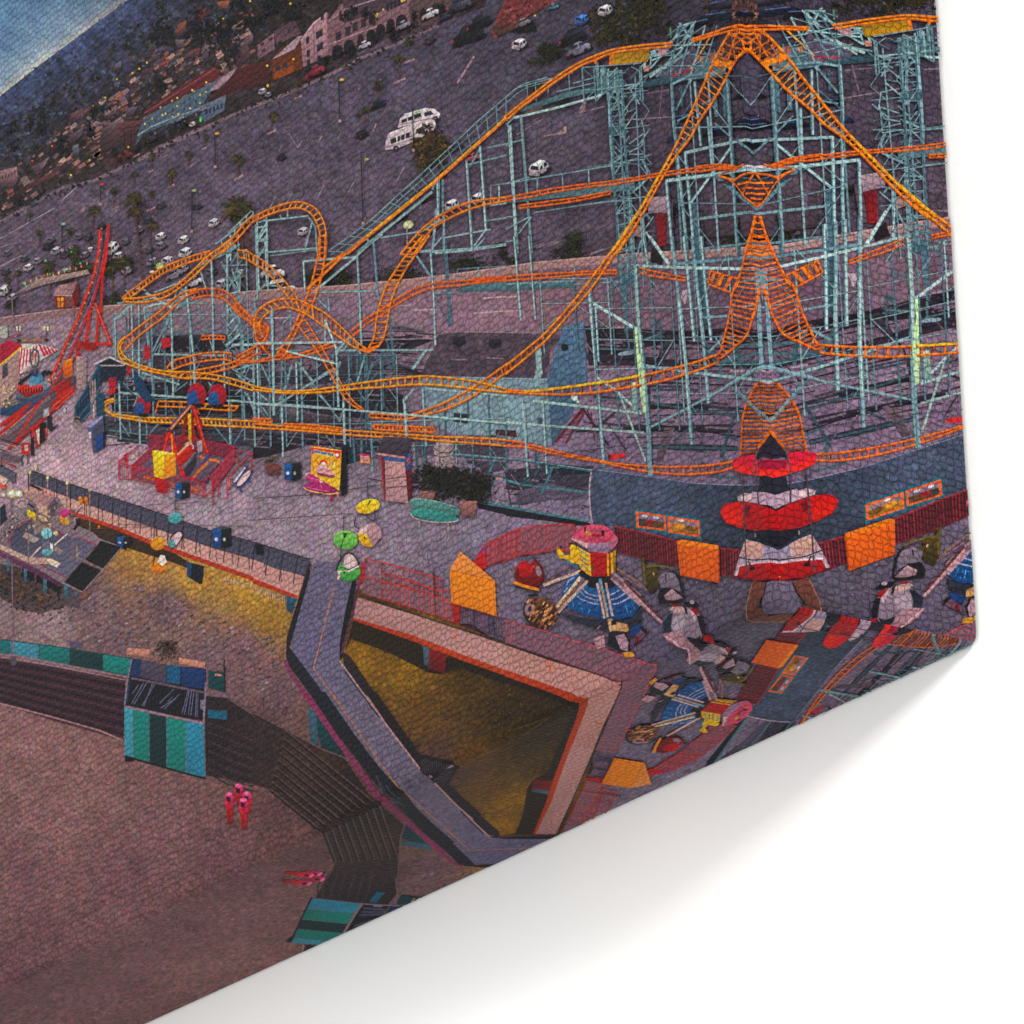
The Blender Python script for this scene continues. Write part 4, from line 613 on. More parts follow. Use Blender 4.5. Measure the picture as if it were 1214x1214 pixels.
# ---------------- tracks, far to near
tr = co.sub('track','bright orange track laid on the teal steelwork')
OC,OD = 'd8701e','b9581a'
tr.track('G','640,150 700,165 860,198','640,172 700,190 860,212',9,1.6,1.3,OC,OD); tr.track('G','0,192 90,185 200,178 320,172 430,165 530,162','0,212 90,205 200,198 320,186 430,180 530,178',26,1.6,1.6,OC,OD)
tr.track('F','470,455 540,395 600,360 680,305 770,255 870,225 980,215 1080,205 1214,195','480,478 550,415 610,380 690,325 780,275 880,245 990,235 1080,222 1214,210',34,1.6,1.4,OC,OD); tr.p('F','1050,200 1214,190 1214,212 1050,225','c55a16')
tr.track('C','-60,952 100,927 200,907 300,892 420,877 500,868 620,850 720,832 850,812 1000,797 1100,795','-60,972 100,945 200,925 300,908 420,892 500,885 620,864 720,846 850,828 1000,812 1100,808',40,1.5,1.6,OC,'c25c16'); tr.track('C','60,985 200,965 350,945 500,915','60,998 200,982 350,960 500,928',16,1.5,1.8,OC,OD)
tr.track('T','690,95 850,80 960,95 1000,80','700,130 860,105 950,120',9,1.5,1.3,OC,OD)
tr.track('E','600,545 640,500 700,450 780,390 830,340 890,290 950,262','570,520 620,470 690,415 770,355 820,310 880,268 940,250',26,1.7,1.4,'e08426',OD); tr.track('E','910,265 980,250 1060,255 1110,285 1160,340 1214,390','920,300 985,285 1050,290 1095,320 1140,370 1214,425',24,1.7,1.5,OC,OD)
tr.track('Q','960,700 1050,790 1130,860 1200,930','950,760 1040,840 1120,910 1190,960',14,1.6,1.4,OC,OD); tr.track('Q','1110,880 1120,980 1190,1060','1200,900 1185,980 1214,1030',9,2,1.6,OC,OD); tr.track('Q','720,960 800,955 890,960','720,985 800,980 890,985',9,1.6,1.6,OC,OD)
tr.track('E','800,630 830,597 900,577 980,560 1060,555 1110,562','815,662 845,632 910,610 985,597 1060,590 1110,597',18,1.8,1.5,'e08426',OD); tr.track('E','805,640 870,655 950,640 1040,622 1120,602 1214,548','830,668 880,680 960,662 1050,645 1130,622 1214,575',20,1.8,1.4,'e08426',OD); tr.track('R','0,740 100,690 150,660','0,800 100,750 180,710',8,1.8,1.5,OC,OD); tr.track('R','300,690 450,720 700,640','290,730 450,745 720,660',16,1.7,1.4,OC,OD); tr.track('R','0,770 150,770 330,730 400,735','0,790 150,780 330,760 400,750',14,1.6,1.4,OC,OD)
tr.track('R','150,520 140,610 190,680 250,740','200,500 235,540 210,610 180,640',12,2,1.5,OC,OD); tr.track('R','0,350 60,420 120,480 160,510','0,405 60,460 110,500 160,540',9,1.7,1.4,OC,OD)
tr.track('B','0,1042 60,1010 150,977 230,969 300,1000 340,1070 350,1150 345,1240','0,1062 70,1030 150,1005 220,997 275,1022 305,1072 320,1130 318,1240',27,1.9,1.6,'e8882c','cf7a24'); tr.track('F','346,0 342,100 325,200 290,310 250,370 190,490 150,570','316,0 308,100 283,210 253,300 215,390 172,480 115,560',30,2,1.7,'e37c20','cc6a1c')
tr.track('F','0,88 60,125 125,185 180,250 218,305','0,130 50,158 110,220 160,280 195,325',15,1.8,1.6,'e8882c','d07a24'); tr.track('E','1140,66 1180,70 1214,88','1145,100 1180,108 1220,132',5,1.8,1.6,'e8882c','d07a24')
tr.track('E','1010,70 950,85 880,108 800,140 740,175 680,222 620,265 586,295','1000,98 920,120 840,150 770,185 700,235 650,275 610,300 590,306',32,1.8,1.6,'e8882c','d07a24'); tr.track('E','588,300 650,296 720,286 800,262 870,215 930,160 990,100 1050,55 1130,-5','592,312 655,316 725,310 805,284 880,232 940,180 1000,122 1065,70 1140,15',34,1.9,1.3,'e8902c','cc7424'); tr.track('A','1040,1200 1110,1145 1180,1060 1230,1030','1060,1214 1125,1160 1195,1080 1230,1050',9,1.7,1.4,'e8882c','cc7424')
tr.track('F','250,400 300,480 345,560 390,640 430,720 480,790 530,830','210,420 270,500 320,570 365,650 410,730 450,790 510,830',26,1.9,1.5,'e37c20','c46418'); tr.track('F','10,470 5,400 30,350 80,315 140,300 210,303 280,332 350,372 420,432 480,492 550,545','40,470 30,420 55,380 100,352 160,340 220,357 270,382 340,432 410,480 475,525 550,558',34,2.1,1.7,'e8882c','d27a22')
tr.track('F','552,540 580,480 590,400 612,310 642,230 692,150 742,80 815,-5','600,530 628,480 645,400 662,310 692,230 742,140 792,70 845,-5',30,2,1.7,'e8882c','cf7420'); tr.track('B','705,1220 770,1140 830,1080 900,1030 990,985 1080,960 1214,945','770,1220 830,1130 880,1080 960,1035 1040,1002 1120,978 1214,964',20,2,1.8,'e8882c','d27a22'); tr.p('F','520,545 600,520 590,545 550,562','d2701c')
tr.track('F','560,850 620,852 720,858 800,842 900,805 1000,755 1100,695 1214,612','560,868 620,872 720,878 820,856 920,830 1020,785 1100,738 1220,645',32,2,1.7,'e88426','c2641a')
tr.track('G','-5,620 60,570 180,470 300,337 400,212 490,90 560,0','-5,662 70,602 190,497 310,362 412,245 502,110 582,0',34,2.3,1.8,'ea8a26','a85a1c')
tr.track('C','502,1214 580,1108 650,990 720,862 790,740 840,640 890,530 940,420 990,302 1060,172 1100,130','532,1214 600,1115 668,1000 738,870 812,750 880,662 932,570 1002,468 1082,320 1137,222 1160,180',54,2.3,1.7,'ea8222','d07426'); tr.l('C','505,1210 650,992 790,742',2.6,'f09a34')
tr.p('C','1068,176 1100,140 1137,130 1137,200 1090,280 1030,290','4a3438'); tr.ls('C','1075,160 1135,200;1050,210 1130,240;1030,240 1110,270;1010,270 1100,300;1000,290 1090,310;1090,140 1135,170',2,'c06a24'); tr.ls('C','1060,172 1140,150;1080,150 1100,300;1110,140 1060,300;1137,160 1040,290;1120,190 1130,240',1.5,'b8662a'); tr.p('C','1000,290 1090,300 1075,325 990,315','d87c1e')
tr.track('C','-10,560 60,505 130,450 220,382 340,305 430,265 520,235 660,215 800,203','0,576 70,515 140,462 230,394 350,318 440,280 520,250 660,232 790,222',8,2.4,1.2,'ee8420','a8501a'); tr.l('B','450,1216 600,1092 860,882 1214,567',4,'e27a1e'); tr.l('B','450,1212 600,1086 860,876 1214,562',1.6,'f2a044'); tr.track('C','890,188 1000,152 1060,132 1137,114 1214,118 1300,120','895,198 1005,164 1070,148 1137,132',6,2.2,1.4,'e07a22','a04c1a'); tr.p('C','505,262 690,235 680,295 500,312','8a6a20','a8801e',(0,1)); tr.ls('C','425,270 430,305;505,262 500,310',3.4,'e07c1e'); tr.l('B','435,1214 330,1290',3,'d87420'); tr.l('F','545,0 430,95 330,190 255,255',3,'dc7820')
# the fold-side tracks
tr.track('D','5,842 60,862 100,900 140,955 178,988','85,862 120,838 165,820 200,812',6,1.8,1.6,'d8701e','d8761e'); tr.ls('D','100,885 165,868;120,908 200,885;135,930 200,912;150,950 200,935;160,970 195,960',2.2,'cf6c1c'); tr.ls('D','0,800 110,800;110,800 20,835',1.8,'c8641c')
tr.track('D','166,1030 155,1120 135,1214','210,1030 214,1120 216,1214',9,2,1.8,'d8701e','d07420'); tr.track('G','980,165 1120,205','968,228 1085,272',6,2,2.4,'d8701e','d8761e'); tr.ls('G','1000,170 985,225;1040,185 1020,240;1080,195 1050,255',3.4,'d0701c')
tr.track('G','1168,0 1145,90 1122,180 1086,270 1066,400 1045,480 1028,550 1000,580','1240,-10 1232,60 1225,160 1200,250 1190,330 1178,400 1150,480 1095,530 1030,585',36,2,2,'d8701e','c9661a')
tr.track('G','1010,568 900,605 750,645 650,666 500,695 350,715 200,735 100,742 0,735','1020,602 900,648 750,692 600,720 450,745 300,757 200,757 100,753 0,746',30,2.3,1.9,'e27c20','b85c1c'); tr.l('G','640,668 500,695 350,715 200,735 90,745',2.6,'f2b02c')
tr.track('F','1214,733 1100,703 1000,685 900,675 820,670 700,680 600,692 500,706 400,721 300,735 200,742 100,737 0,718','1214,748 1080,735 960,720 850,711 750,711 640,721 500,730 400,741 300,749 200,752 100,747 0,734',46,2.2,1.8,'f09a2c','dc8628')
tr.track('E','1214,716 1100,680 1000,660 900,650 830,650 750,640 680,620 622,595 588,565 576,530 590,505','1214,740 1100,706 1000,682 880,680 780,660 690,640 615,615 580,590 566,550 570,515 600,480',34,2,1.6,'f09a2c','d88828')
tr.track('E','545,778 510,790 490,818 520,845 600,860 700,870 800,871 900,871 1000,876 1100,881 1214,886','548,790 520,800 505,820 545,860 620,876 720,890 850,896 1000,906 1100,911 1214,916',52,2,1.7,'f0a02c','dc8c28'); tr.track('E','760,790 890,795 1060,810 1145,815','755,815 890,820 1055,832 1130,835',14,1.7,1.6,'e88a28','cc7422'); tr.l('E','545,778 520,800',2,'e8922c'); tr.ls('E','760,790 745,850;1140,815 1125,836',1.6,'d07a24')
tr.track('F','0,897 150,910 300,920 450,931 600,941 750,951 900,961 1050,966 1214,976','0,917 150,926 300,938 450,951 600,961 750,967 900,981 1050,991 1214,1005',40,2.1,1.8,'ee8e26','d27a22'); tr.track('F','150,898 300,905 430,920','150,914 300,926 430,938',20,1.8,2.6,'e0781e','d06a1a'); tr.track('F','580,903 700,908 870,918','580,925 700,932 870,940',22,1.8,2.8,'e0781e','d06a1a'); tr.track('F','0,872 90,876','0,890 90,893',8,1.8,2.4,'dc781e','c8661a')
tr.track('G','0,978 60,985 120,1000 200,1020 300,1045 400,1065 500,1085 650,1100 800,1105 950,1100 1100,1078','0,1004 100,1011 200,1036 330,1061 450,1081 560,1106 700,1130 850,1141 1000,1131 1100,1105',40,2,1.8,'d8711c','b8581a')
tr.track('H','148,705 105,790 82,870 76,960 70,1060','240,690 206,760 200,870 190,940 140,1055',26,1.9,2.2,'b8641c','a85a1c'); tr.l('H','210,860 195,940 160,1010 145,1050',2,'b8641c'); tr.p('H','205,905 190,960 160,1030 150,1060 240,1060 240,900','2e2a38')
co2 = co.sub('front_post'); co2.l('H','150,150 170,350 185,620',4,'6b939c'); co2.l('H','155,150 175,350 190,620',1.6,'85aaac'); co2.l('H','60,740 205,890 240,850',3,'6a929c'); co2.l('H','0,670 190,695 240,690',3,'7fa6aa'); co2.ls('H','0,720 185,610;110,210 240,215',2.6,'7299a2'); co2.l('G','622,142 640,450 650,560',1.8,'a0c0b6'); co2.l('G','662,690 684,940 694,1150',5,'6c969c'); co2.l('G','655,640 664,850',3.6,'b6d0a4')
for f,q,w in [('F','400,548 410,820',2.6),('F','92,345 97,600 100,860',2.8),('F','435,830 440,1000',2.8),('F','728,800 736,960',2.6),('E','667,500 669,760 672,1000',2.2),('E','932,600 936,860',2.4),('E','824,450 828,640',2.4),('E','1018,200 1024,560',2.2),('F','512,300 520,520',2.4),('G','830,300 862,600 880,850',4),('G','925,300 947,500',4),('G','85,800 100,1080',2.6),('C','20,600 48,1120',2.4),('E','572,690 578,940',2)]: co2.l(f,q,w,'78a0a3'); co2.l('px',[(x-w*.2,y) for x,y in pts(f,q)],w*.4,'9cbfba')
co2.l('F','0,515 430,508',2.4,'a5c4c0'); co2.l('F','160,552 400,612',1.8,TL); co2.l('F','0,803 440,832 740,856 1214,897',2.2,'96b8b2'); co2.l('E','568,750 1214,797',2.2,'9abbb5'); co2.l('C','765,868 990,838',3.6,'8fb4b4'); co2.l('F','345,400 400,545',2,TL)

for e_ in (co,lift,co2):
    for i_ in range(len(e_.C)):
        n_c = []
        for c_ in e_.C[i_]:
            c_ = np.array(c_,float); 
            if c_[1]>c_[0]*1.08 and c_[2]>c_[0]: g_ = c_[:3].mean(); c_ = np.append((g_+(c_[:3]-g_)*.78)*1.0*np.array([1.0,.99,1.0]),1)
            n_c.append(c_)
        e_.C[i_] = n_c

for e_ in (tr,):
    for i_ in range(len(e_.C)):
        e_.C[i_] = [np.append(np.clip(np.array(c_,float)[:3]*np.array([1.02,1.01,.6]),0,1),1) if c_[0]>.55 and c_[2]<.3 else np.array(c_,float) for c_ in e_.C[i_]]
# ================================================================== beach and under-pier sand (below the deck edge)
beach = El('beach_sand','printed dusky brown beach sand, lit yellow under the deck')
bcol = idw([(0,700,'7a6a74'),(60,740,'8a7880'),(20,620,'6a5a60'),(100,700,'6b5862'),(130,760,'6e5a64'),(200,720,'6b5662'),(180,660,'a07c4c'),(230,685,'a88844'),(300,700,'a8883c'),(320,730,'8e7238'),(290,770,'6e5560'),(160,640,'9a763a'),(250,780,'705a66'),(330,820,'6a5560'),(260,830,'6c5662'),(20,860,'7e6064'),(100,900,'7e6063'),(60,960,'7c5f63'),(200,960,'74585e'),(20,1040,'70535b'),(150,1040,'6c4f58'),(260,1010,'684c54'),(40,1130,'684d54'),(340,960,'5a4248'),(10,1160,'664a52'),(310,860,'5c464c'),(430,780,'84651e'),(480,800,'84661e'),(560,800,'4a3a1c'),(450,740,'4a3a22'),(520,760,'6e561e'),(600,850,'3a2f18'),(640,860,'332a18'),(500,850,'624a22'),(560,900,'5a4420'),(600,930,'84681c'),(520,890,'54403a'),(480,900,'4f3c38'),(640,930,'4a3c1c'),(650,810,'352a1e'),(420,870,'5a4650'),(460,1000,'5c4448'),(420,1010,'5c4448')])
bcol0 = bcol
bcol = lambda X,Y: bcol0(X,Y)*np.array([1.08,1.04,1.0])*(1-.08*np.clip((X-380)/60,0,1)*np.clip((985-Y)/40,0,1))[:,None]
beach.area('px','-330,520 0,640 40,650 150,640 360,690 440,700 700,800 720,1000 640,1010 480,1180 20,1280 -330,1340',bcol,3.6,.08,18,.085)
beach.scat('px','0,870 140,900 270,940 300,1020 120,1110 0,1160',700,(.5,1.2),['745860','664c54','785c62','694f57'],1.5); beach.scat('px','0,720 140,770 260,790 330,830 330,760 160,690 60,720',500,(.5,1.2),['8a747e','5f4d58','7d6872','544450'],2,-24); beach.scat('px','180,660 340,700 350,740 250,740',160,(.5,1.2),['a07a44','8c6a3e','80623f'],1.5); beach.scat('px','420,740 640,820 600,880 480,850',320,(.5,1.3),['6a4e20','5a441e','72541f','4a3a1c'],1.6)
beach.ls('px','282,905 290,890;305,842 313,828;312,828 313,845;334,846 340,838;340,840 338,850',.8,'2e2428')
sb = El('under_deck_shadow','printed dark shaded recess under the deck'); sb.p('I','360,260 480,280 600,330 740,380 840,430 920,480 900,500 820,470 600,400 560,420 480,380 380,350','4a3a2a','3a2e26'); sb.p('J','480,750 600,780 800,850 840,960 1000,900 1214,1010 1214,1060 1000,980 900,1010 840,1000 640,900 470,840 440,900','352a1c','2a2218',(1,0))
sb.p('K','0,1000 380,1150 372,1190 200,1120 0,1050','2e2518','241d16',(1,0)); sb.ls('O','0,470 210,400;40,930 210,430;60,930 300,560',1.2,'5a481c'); sb.p('O','20,930 60,930 200,430 150,560','6e551c')
sb.p('I','0,480 120,500 300,560 400,640 380,690 300,680 200,720 100,700 0,640','453a3a','574850',(0,1),j=.15); sb.scat('I','0,490 120,510 300,580 330,690 200,730 60,690 0,620',160,(1,2.4),['2e2626','4a3a34','241f22','6a4a34'],1.6); sb.p('I','100,500 200,530 300,590 290,620 160,560 100,540','1e1c22')
for x,y in [(20,540),(110,600),(210,660)]: sb.foliage('I',x,y,34,44,60,['6a4a34','4c382c','7d5a3c','33282a'],(.9,2))
# ---------------- the pier deck edge
deck = El('deck_edge','printed pale salmon deck edge above an orange-red beam')
deck.p('I','110,130 170,100 430,200 640,275 820,335 1030,408 1214,458 1400,520 1400,620 1214,545 900,430 740,375 560,300 380,238 270,200 200,190','c69a90','b98a84',(1,0)); deck.p('J','0,462 120,500 245,540 215,640 0,552','bd8d86','b48680',(1,0))
deck.p('J','500,640 760,720 960,785 1214,870 1214,990 1000,912 760,820 480,740','a87c7a','b38682',(1,0)); deck.p('K','0,870 200,940 400,1000 550,1048 530,1100 470,1214 360,1214 385,1128 200,1060 0,990','b0827a','a87a74',(0,1)); deck.p('O','400,320 555,235 470,420 380,640 270,935 150,935 260,700 350,450','a4777a','7a5a62',(0,1))
deck.scat('I','170,110 430,210 820,345 1214,470 1214,535 900,425 560,300 280,195',120,(.5,1.1),['bd938a','a87f7a','b88a80'],1.6); deck.scat('px','425,715 530,750 690,812 640,960 640,980 690,830 600,790 430,730',120,(.5,1.2),['ae827a','956c6c','9c7066'],1.6)
beam = deck.sub('beam'); beam.p('I','270,200 380,237 560,298 740,372 900,428 1214,540 1214,562 900,450 740,394 560,318 380,256 285,215','b8452c','a03a26',(1,0)); beam.p('J','0,548 215,632 212,646 0,574','a83e26'); beam.p('J','480,738 760,820 1000,912 1214,990 1214,1018 1000,942 760,848 485,752','9c3c22','a84828',(1,0)); beam.p('K','0,988 200,1058 385,1126 370,1214 330,1214 345,1150 200,1092 0,1020','a5421f','8e3a1e',(0,1)); beam.p('O','345,325 388,320 300,560 210,800 165,935 145,935 200,770 300,520','9a3e20','7c321c',(0,1))
beam.ls('K','200,940 215,1000;400,1000 395,1010;510,1040 520,1045',2,'b0602c'); beam.ls('O','390,400 440,412;310,525 400,540;300,670 360,680',1.3,'a85a38'); beam.ls('V','880,1030 875,1095',1.6,'b0602c')
for f,q,c in [('I','555,330 615,350 605,415 550,385','24303c'),('I','895,468 980,490 970,575 955,575 900,540','1f2a36'),('I','895,470 920,475 915,550 898,540','2a5078'),('J','160,632 210,648 190,720 160,700','2c5870'),('J','815,872 845,882 845,975 820,965','4c6272'),('J','845,885 928,915 920,1010 845,980','7c2226'),('N','262,70 300,85 315,140 310,275 275,265','466474'),('N','300,90 345,160 420,280 440,310 330,270 310,200','1f4a50'),('O','100,690 215,695 210,730 120,715','6a1e22'),('O','120,715 205,730 200,748 122,740','5a6a78')]: deck.sub('deck_post').p(f,q,c,np.append(hx(c)[:3]*.75,1),(0,1))
dp = El('low_fence','printed pale low fence under the deck edge')
dp.ls('J','0,585 160,640',1.3,'a88a74'); dp.ls('I','1070,550 1214,580',1.6,'b89a88')
for i in range(14): dp.l('J',f'{2+i*11.5},{588+i*4.2} {2+i*11.5},{618+i*4}',1.1,'b09480')
for i in range(10): dp.l('I',f'{1080+i*14},{556+i*3} {1084+i*14},{575+i*3}',1,'b09480')
# railing of the deck
rail = El('deck_railing','printed black mesh railing along the deck edge')
rt = pts('I','135,35 170,40 330,95 500,150 700,215 860,270 1010,320 1214,375')+pts('J','100,405 272,458'); rb_ = pts('I','135,100 170,100 430,200 640,272 820,332 1030,405 1214,456')+pts('J','100,500 245,538')
a,b = resample(rt,120),resample(rb_,120)
for i in range(119): rail.p('px',[a[i],a[i+1],b[i+1],b[i]],hx('575466')*np.array([1,1,1,1])*(1 if i%2 else .93),l=rail.lay() if i==0 else TOPL[0])
for i in range(0,120,1): rail.l('px',[a[i],b[i]],.55,'403d4c' if i%6 else '23222c',l=rail.lay() if i==0 else TOPL[0])
for i in range(0,120,6): rail.l('px',[a[i],b[i]+np.array([1,14])],1.1,'2b2931')
rail.l('px',rt,1.2,'24232c'); rail.l('px',[(x+.5,y+3) for x,y in rt],.7,'3a3844'); rail.l('I','0,5 75,45 75,90',1.2,'33303a'); rail.p('I','-20,0 72,45 72,90 30,80 0,60','5c5666'); rail.p('I','0,52 40,75 20,105 0,95','d0b0a0'); rail.p('I','0,92 30,108 28,125 0,112','c04a34')
for i in range(16): x,y = b[4+i*7]; rail.l('px',[(x,y),(x+1,y+4),(x+.5,y+9),(x+1.5,y+14)],.9,'3e2c30')
for q in ('143,40 143,95','228,65 228,120','322,92 322,210','430,125 430,320'): pil = El('deck_light_post'); pil.l('I',q,1.2,'a8867a'); x,y = map(float,q.split()[0].split(',')); pil.e('I',x,y,7,8,'e8dc90',0,8)
rr = El('red_railing','printed red railing along the right-hand deck')
def bars(e,f,top,bot,n,c,w=.9,cap=1.4,fill=None,mid=None):
    T_,B_ = resample(pts(f,top),n),resample(pts(f,bot),n)
    if fill:
        l = e.lay()
        for i in range(n-1): e.p('px',[T_[i],T_[i+1],B_[i+1],B_[i]],fill,l=l)
    l = e.lay()
    for i in range(n): e.l('px',[T_[i],B_[i]],w,hx(c)*random.uniform(.8,1.15),l=l)
    e.l('px',T_,cap,c); e.l('px',B_,cap*.8,hx(c)*.8)
    if mid: e.l('px',[(p*(1-mid)+q*mid) for p,q in zip(T_,B_)],cap,c)
bars(rr,'V','290,562 400,590 560,630 800,700','290,680 400,715 560,750 800,830',24,'b83a38',.65,1.5); bars(rr,'V','290,680 400,712 560,755 740,810 880,855','270,790 400,830 560,880 740,935 880,985',32,'ae462e',.7,1.5,'70606e'); bars(rr,'V','400,655 520,690 640,730 740,770 860,780','400,820 520,860 640,905 740,935 860,960',16,'b03a34',.7,1.6)
rr.p('V','262,600 300,565 290,680 240,770','9c3a40'); rr.p('V','850,850 915,870 905,1000 870,985','9a2a2a'); rr.l('V','400,590 405,820',1.6,'8c4038'); rr.l('V','738,640 755,940',1.6,'5c3a3a'); bars(rr,'V','920,880 1000,900 1150,940 1214,960','915,1000 1000,1020 1150,1070 1214,1090',20,'6a3c4c',.8,1.2); rr.ls('V','1000,900 1010,1030;1130,950 1140,1060;1100,930 1105,1050',1.6,'27384c'); rr.l('V','250,800 560,910 860,1010 1214,1110',1.3,'3c3440')
bars(rr,'K','0,752 150,790 300,840 450,880 560,920 720,965','0,862 150,910 300,965 420,1000 550,1045 560,1050',52,'a84a4e',.65,1.4,'6a5a6a'); rr.l('K','0,862 280,955 550,1048 530,1100 470,1214',1.6,'3a303a'); bars(rr,'O','720,150 660,280 600,420 520,570','560,240 500,380 440,520 380,640',34,'9a464c',.6,1.3,'625462'); rr.l('O','560,235 500,370 410,580 370,650',1.8,'332a34'); rr.ls('O','410,570 510,578;380,640 470,650;380,655 440,665',1.6,'2c2430'); rr.ls('O','420,545 520,555;390,660 470,680',1.2,'a8402c')
# the back fence of the round ride enclosure
fen = El('red_slatted_fence','printed curved red slatted fence round the spinning ride')
fp = 'V','1075,460 1214,400'; bars(fen,'K','-30,350 60,310 160,295 280,288 330,292','-40,470 40,440 150,430 250,410 330,420',24,'ac4044',.7,1.6,'80545f'); bars(fen,'K','520,300 640,325 820,370 1000,402 1110,412 1330,440','530,420 640,450 820,485 1000,520 1110,545 1330,560',62,'8e2c34',.75,1.7,'48262f'); fen.p('V','1075,462 1085,620 1060,640 1000,590','b0282c'); fen.e('V',1070,505,10,22,'7a4a8a',12,10); bars(fen,'V','1085,460 1214,405 1300,380','1085,610 1214,570 1300,545',20,'b03c3e',.7,1.6,'86505a')
fen.l('K','-30,480 60,430 250,412 330,425',1.2,'a8383c')
# ---------------- ramp down to the beach
ramp = El('beach_ramp','printed grey access ramp zigzagging from the deck to the sand')
ramp.area('px',pts('J','300,470 500,470 500,600 470,690 430,830 415,940 520,1080 610,1214')+pts('N','640,160 830,400 960,520 1150,670 1300,675 1300,800 1060,805 700,490 560,300 330,0')+pts('J','310,1080 180,890 215,720 260,560'),idw([(390,690,'6a6178'),(410,660,'70667a'),(365,760,'67607a'),(400,800,'6a6278'),(450,870,'6c6274'),(520,950,'615868'),(580,1000,'544c5e'),(560,990,'544c5e')]),3.6,.07,10,.06)
ramp.l('J','388,595 290,980 450,1205',1.1,'b87c48'); ramp.l('N','375,0 560,270 700,465 1040,735 1220,722',1.1,'9c6a3c')
rk = ramp.sub('dark_side_rail'); rk.p('J','250,540 275,460 272,540 215,740 175,880 310,1060 410,1214 355,1214 180,980 158,925 162,830 200,700','23222b','2a2a34',(0,1)); rk.p('N','255,0 345,0 560,310 720,490 900,640 1070,800 1030,805 830,680 640,500 570,420 440,250','262831','22222b',(0,1)); rk.p('J','475,560 497,560 490,640 450,790 432,860 432,920 415,945 415,860 440,720','1f1f26'); rk.p('J','430,900 470,930 640,1180 680,1214 600,1214 440,1000','3a2f34','2a2328',(0,1)); rk.p('N','520,0 590,0 800,300 950,330 940,400 1180,650 1140,665 900,470 820,400','2a2328','241e24',(0,1)); rk.ls('N','610,430 640,500;640,450 670,520;590,400 620,480',1,'4a4656'); rk.p('N','1030,800 1300,790 1300,840 1080,810','1c1a22'); rk.p('N','1140,660 1300,655 1300,668 1145,675','1c1a22')
for i in range(14): rk.l('N',f'{810+i*10},{320+i*2} {812+i*9},{392-i*2}',.9,'4a4048')
rk.l('N','940,350 890,385',1.6,'8c7888')
pk = ramp.sub('pink_kerb'); pk.l('J','155,940 175,1000 240,1090 340,1214',4,'7e3a60'); pk.p('N','225,0 265,0 440,260 610,490 800,660 1000,805 960,805 760,660 600,530 430,290','80395a','6a3350',(0,1)); pk.l('J','495,600 480,720 440,850 425,910',2.6,'5c3550'); pk.l('J','415,945 520,1090 615,1214',2,'a8888e'); pk.l('N','545,20 640,160 800,370',2,'a8807e'); pk.l('N','830,400 960,510 1130,665',2.4,'8c6c70')
# ---------------- beach wall, shed, steps, people
steps = El('seating_steps','printed dark brown stepped terrace')
steps.area('px',pts('I','0,925 60,935 600,1030 600,1214')+pts('M','590,220 480,190 250,130 0,50')+[(-330,770),(-330,700)],lambda X,Y: np.tile(np.array([62,42,52])/255,(len(X),1)),4,.12,12,.1)
steps.area('px',pts('M','985,20 1090,30 1214,105')+pts('N','0,100 160,190 330,270 430,310 560,500 690,600 690,940 420,960 330,950 300,640 80,470 0,440')+pts('M','1190,440 985,400'),idw([(255,870,'30252a'),(300,880,'3c2e32'),(360,900,'46342f'),(420,940,'302324'),(430,1000,'322428'),(380,1000,'3e2e30')]),3.6,.12,10,.1)
for i in range(13):
    t = i/12; c = ['52343f','2b1c26'][i%2]; steps.l('px',[(-40,769+t*50),(0,781+t*52),(70,793+t*62),(148,809+t*68)],2.2,c)
for i in range(9):
    t = i/8; a = pts('N',f'{160-80*t},{190+275*t}')[0]; b = pts('N',f'{570-260*t},{520+130*t}')[0]; steps.l('px',[a,b],2,'54423e'); steps.l('px',[(a[0]+1,a[1]+3),(b[0],b[1]+3)],2,'241a20')
for i in range(9):
    x = 345+i*42; steps.l('N',f'{x},{648-i*8} {x+18+i*2},{800} {x+20+i*2},{930}',2,'4c3a38'); steps.l('N',f'{x+14},{650-i*8} {x+34},{800} {x+34},{940}',2.6,'231a20')
for i in range(12): steps.l('M',f'1000,{150+i*22} 1090,{180+i*24} 1214,{235+i*22}',1.2,'281f26' if i%2 else '4e3c44')
steps.l('px',[(-40,818),(0,834),(62,850),(118,866),(146,878)],2,'a0787a'); steps.l('px',[(-40,768),(0,779),(60,789),(148,806)],1.2,'9a7c84'); steps.l('M','1090,30 1214,110',1.2,'7a6066'); steps.l('N','0,100 330,275 470,330',1.2,'6c5458'); steps.l('N','690,600 690,940',1,'2a2024')
wall_ = El('painted_beach_wall','printed low beach wall of teal and blue panels'); wall_.p('I','-80,838 632,933 612,1022 330,968 60,916 -80,906','1f4c52')
for q,c in [('-80,840 45,845 45,915 -80,905','1f7474'),('48,845 62,850 62,915 48,915','4f7f92'),('66,850 186,866 186,945 66,920','4a8c9c'),('188,868 333,885 333,962 188,945','1a7370'),('335,888 492,912 490,988 335,965','1d4446'),('494,914 632,935 615,1012 494,990','1f7e78'),('1000,990 1080,1000 1078,1095 1000,1075','184c50')]: wall_.sub('panel').p('I',q,c,np.append(hx(c)[:3]*.85,1),(0,1))
wall_.ls('I','187,866 187,950;334,886 334,965;493,912 493,990;630,935 615,1015',1.1,'3c4650'); wall_.l('I','-80,835 0,842 190,866 330,885 632,935',1.1,'2a4a50'); wall_.l('I','-80,908 60,918 330,968 610,1022',2,'8e6c74'); wall_.l('I','1075,935 1080,1095',1.4,'1a2028'); wall_.p('I','330,850 395,855 395,885 335,882','5a5468'); wall_.p('I','1030,1005 1065,1010 1063,1020 1030,1015','b8806c'); wall_.p('I','1000,1180 1090,1185 1088,1218 1000,1214','226a80'); wall_.p('M','995,85 1088,95 1088,135 1000,125','1f5f74')
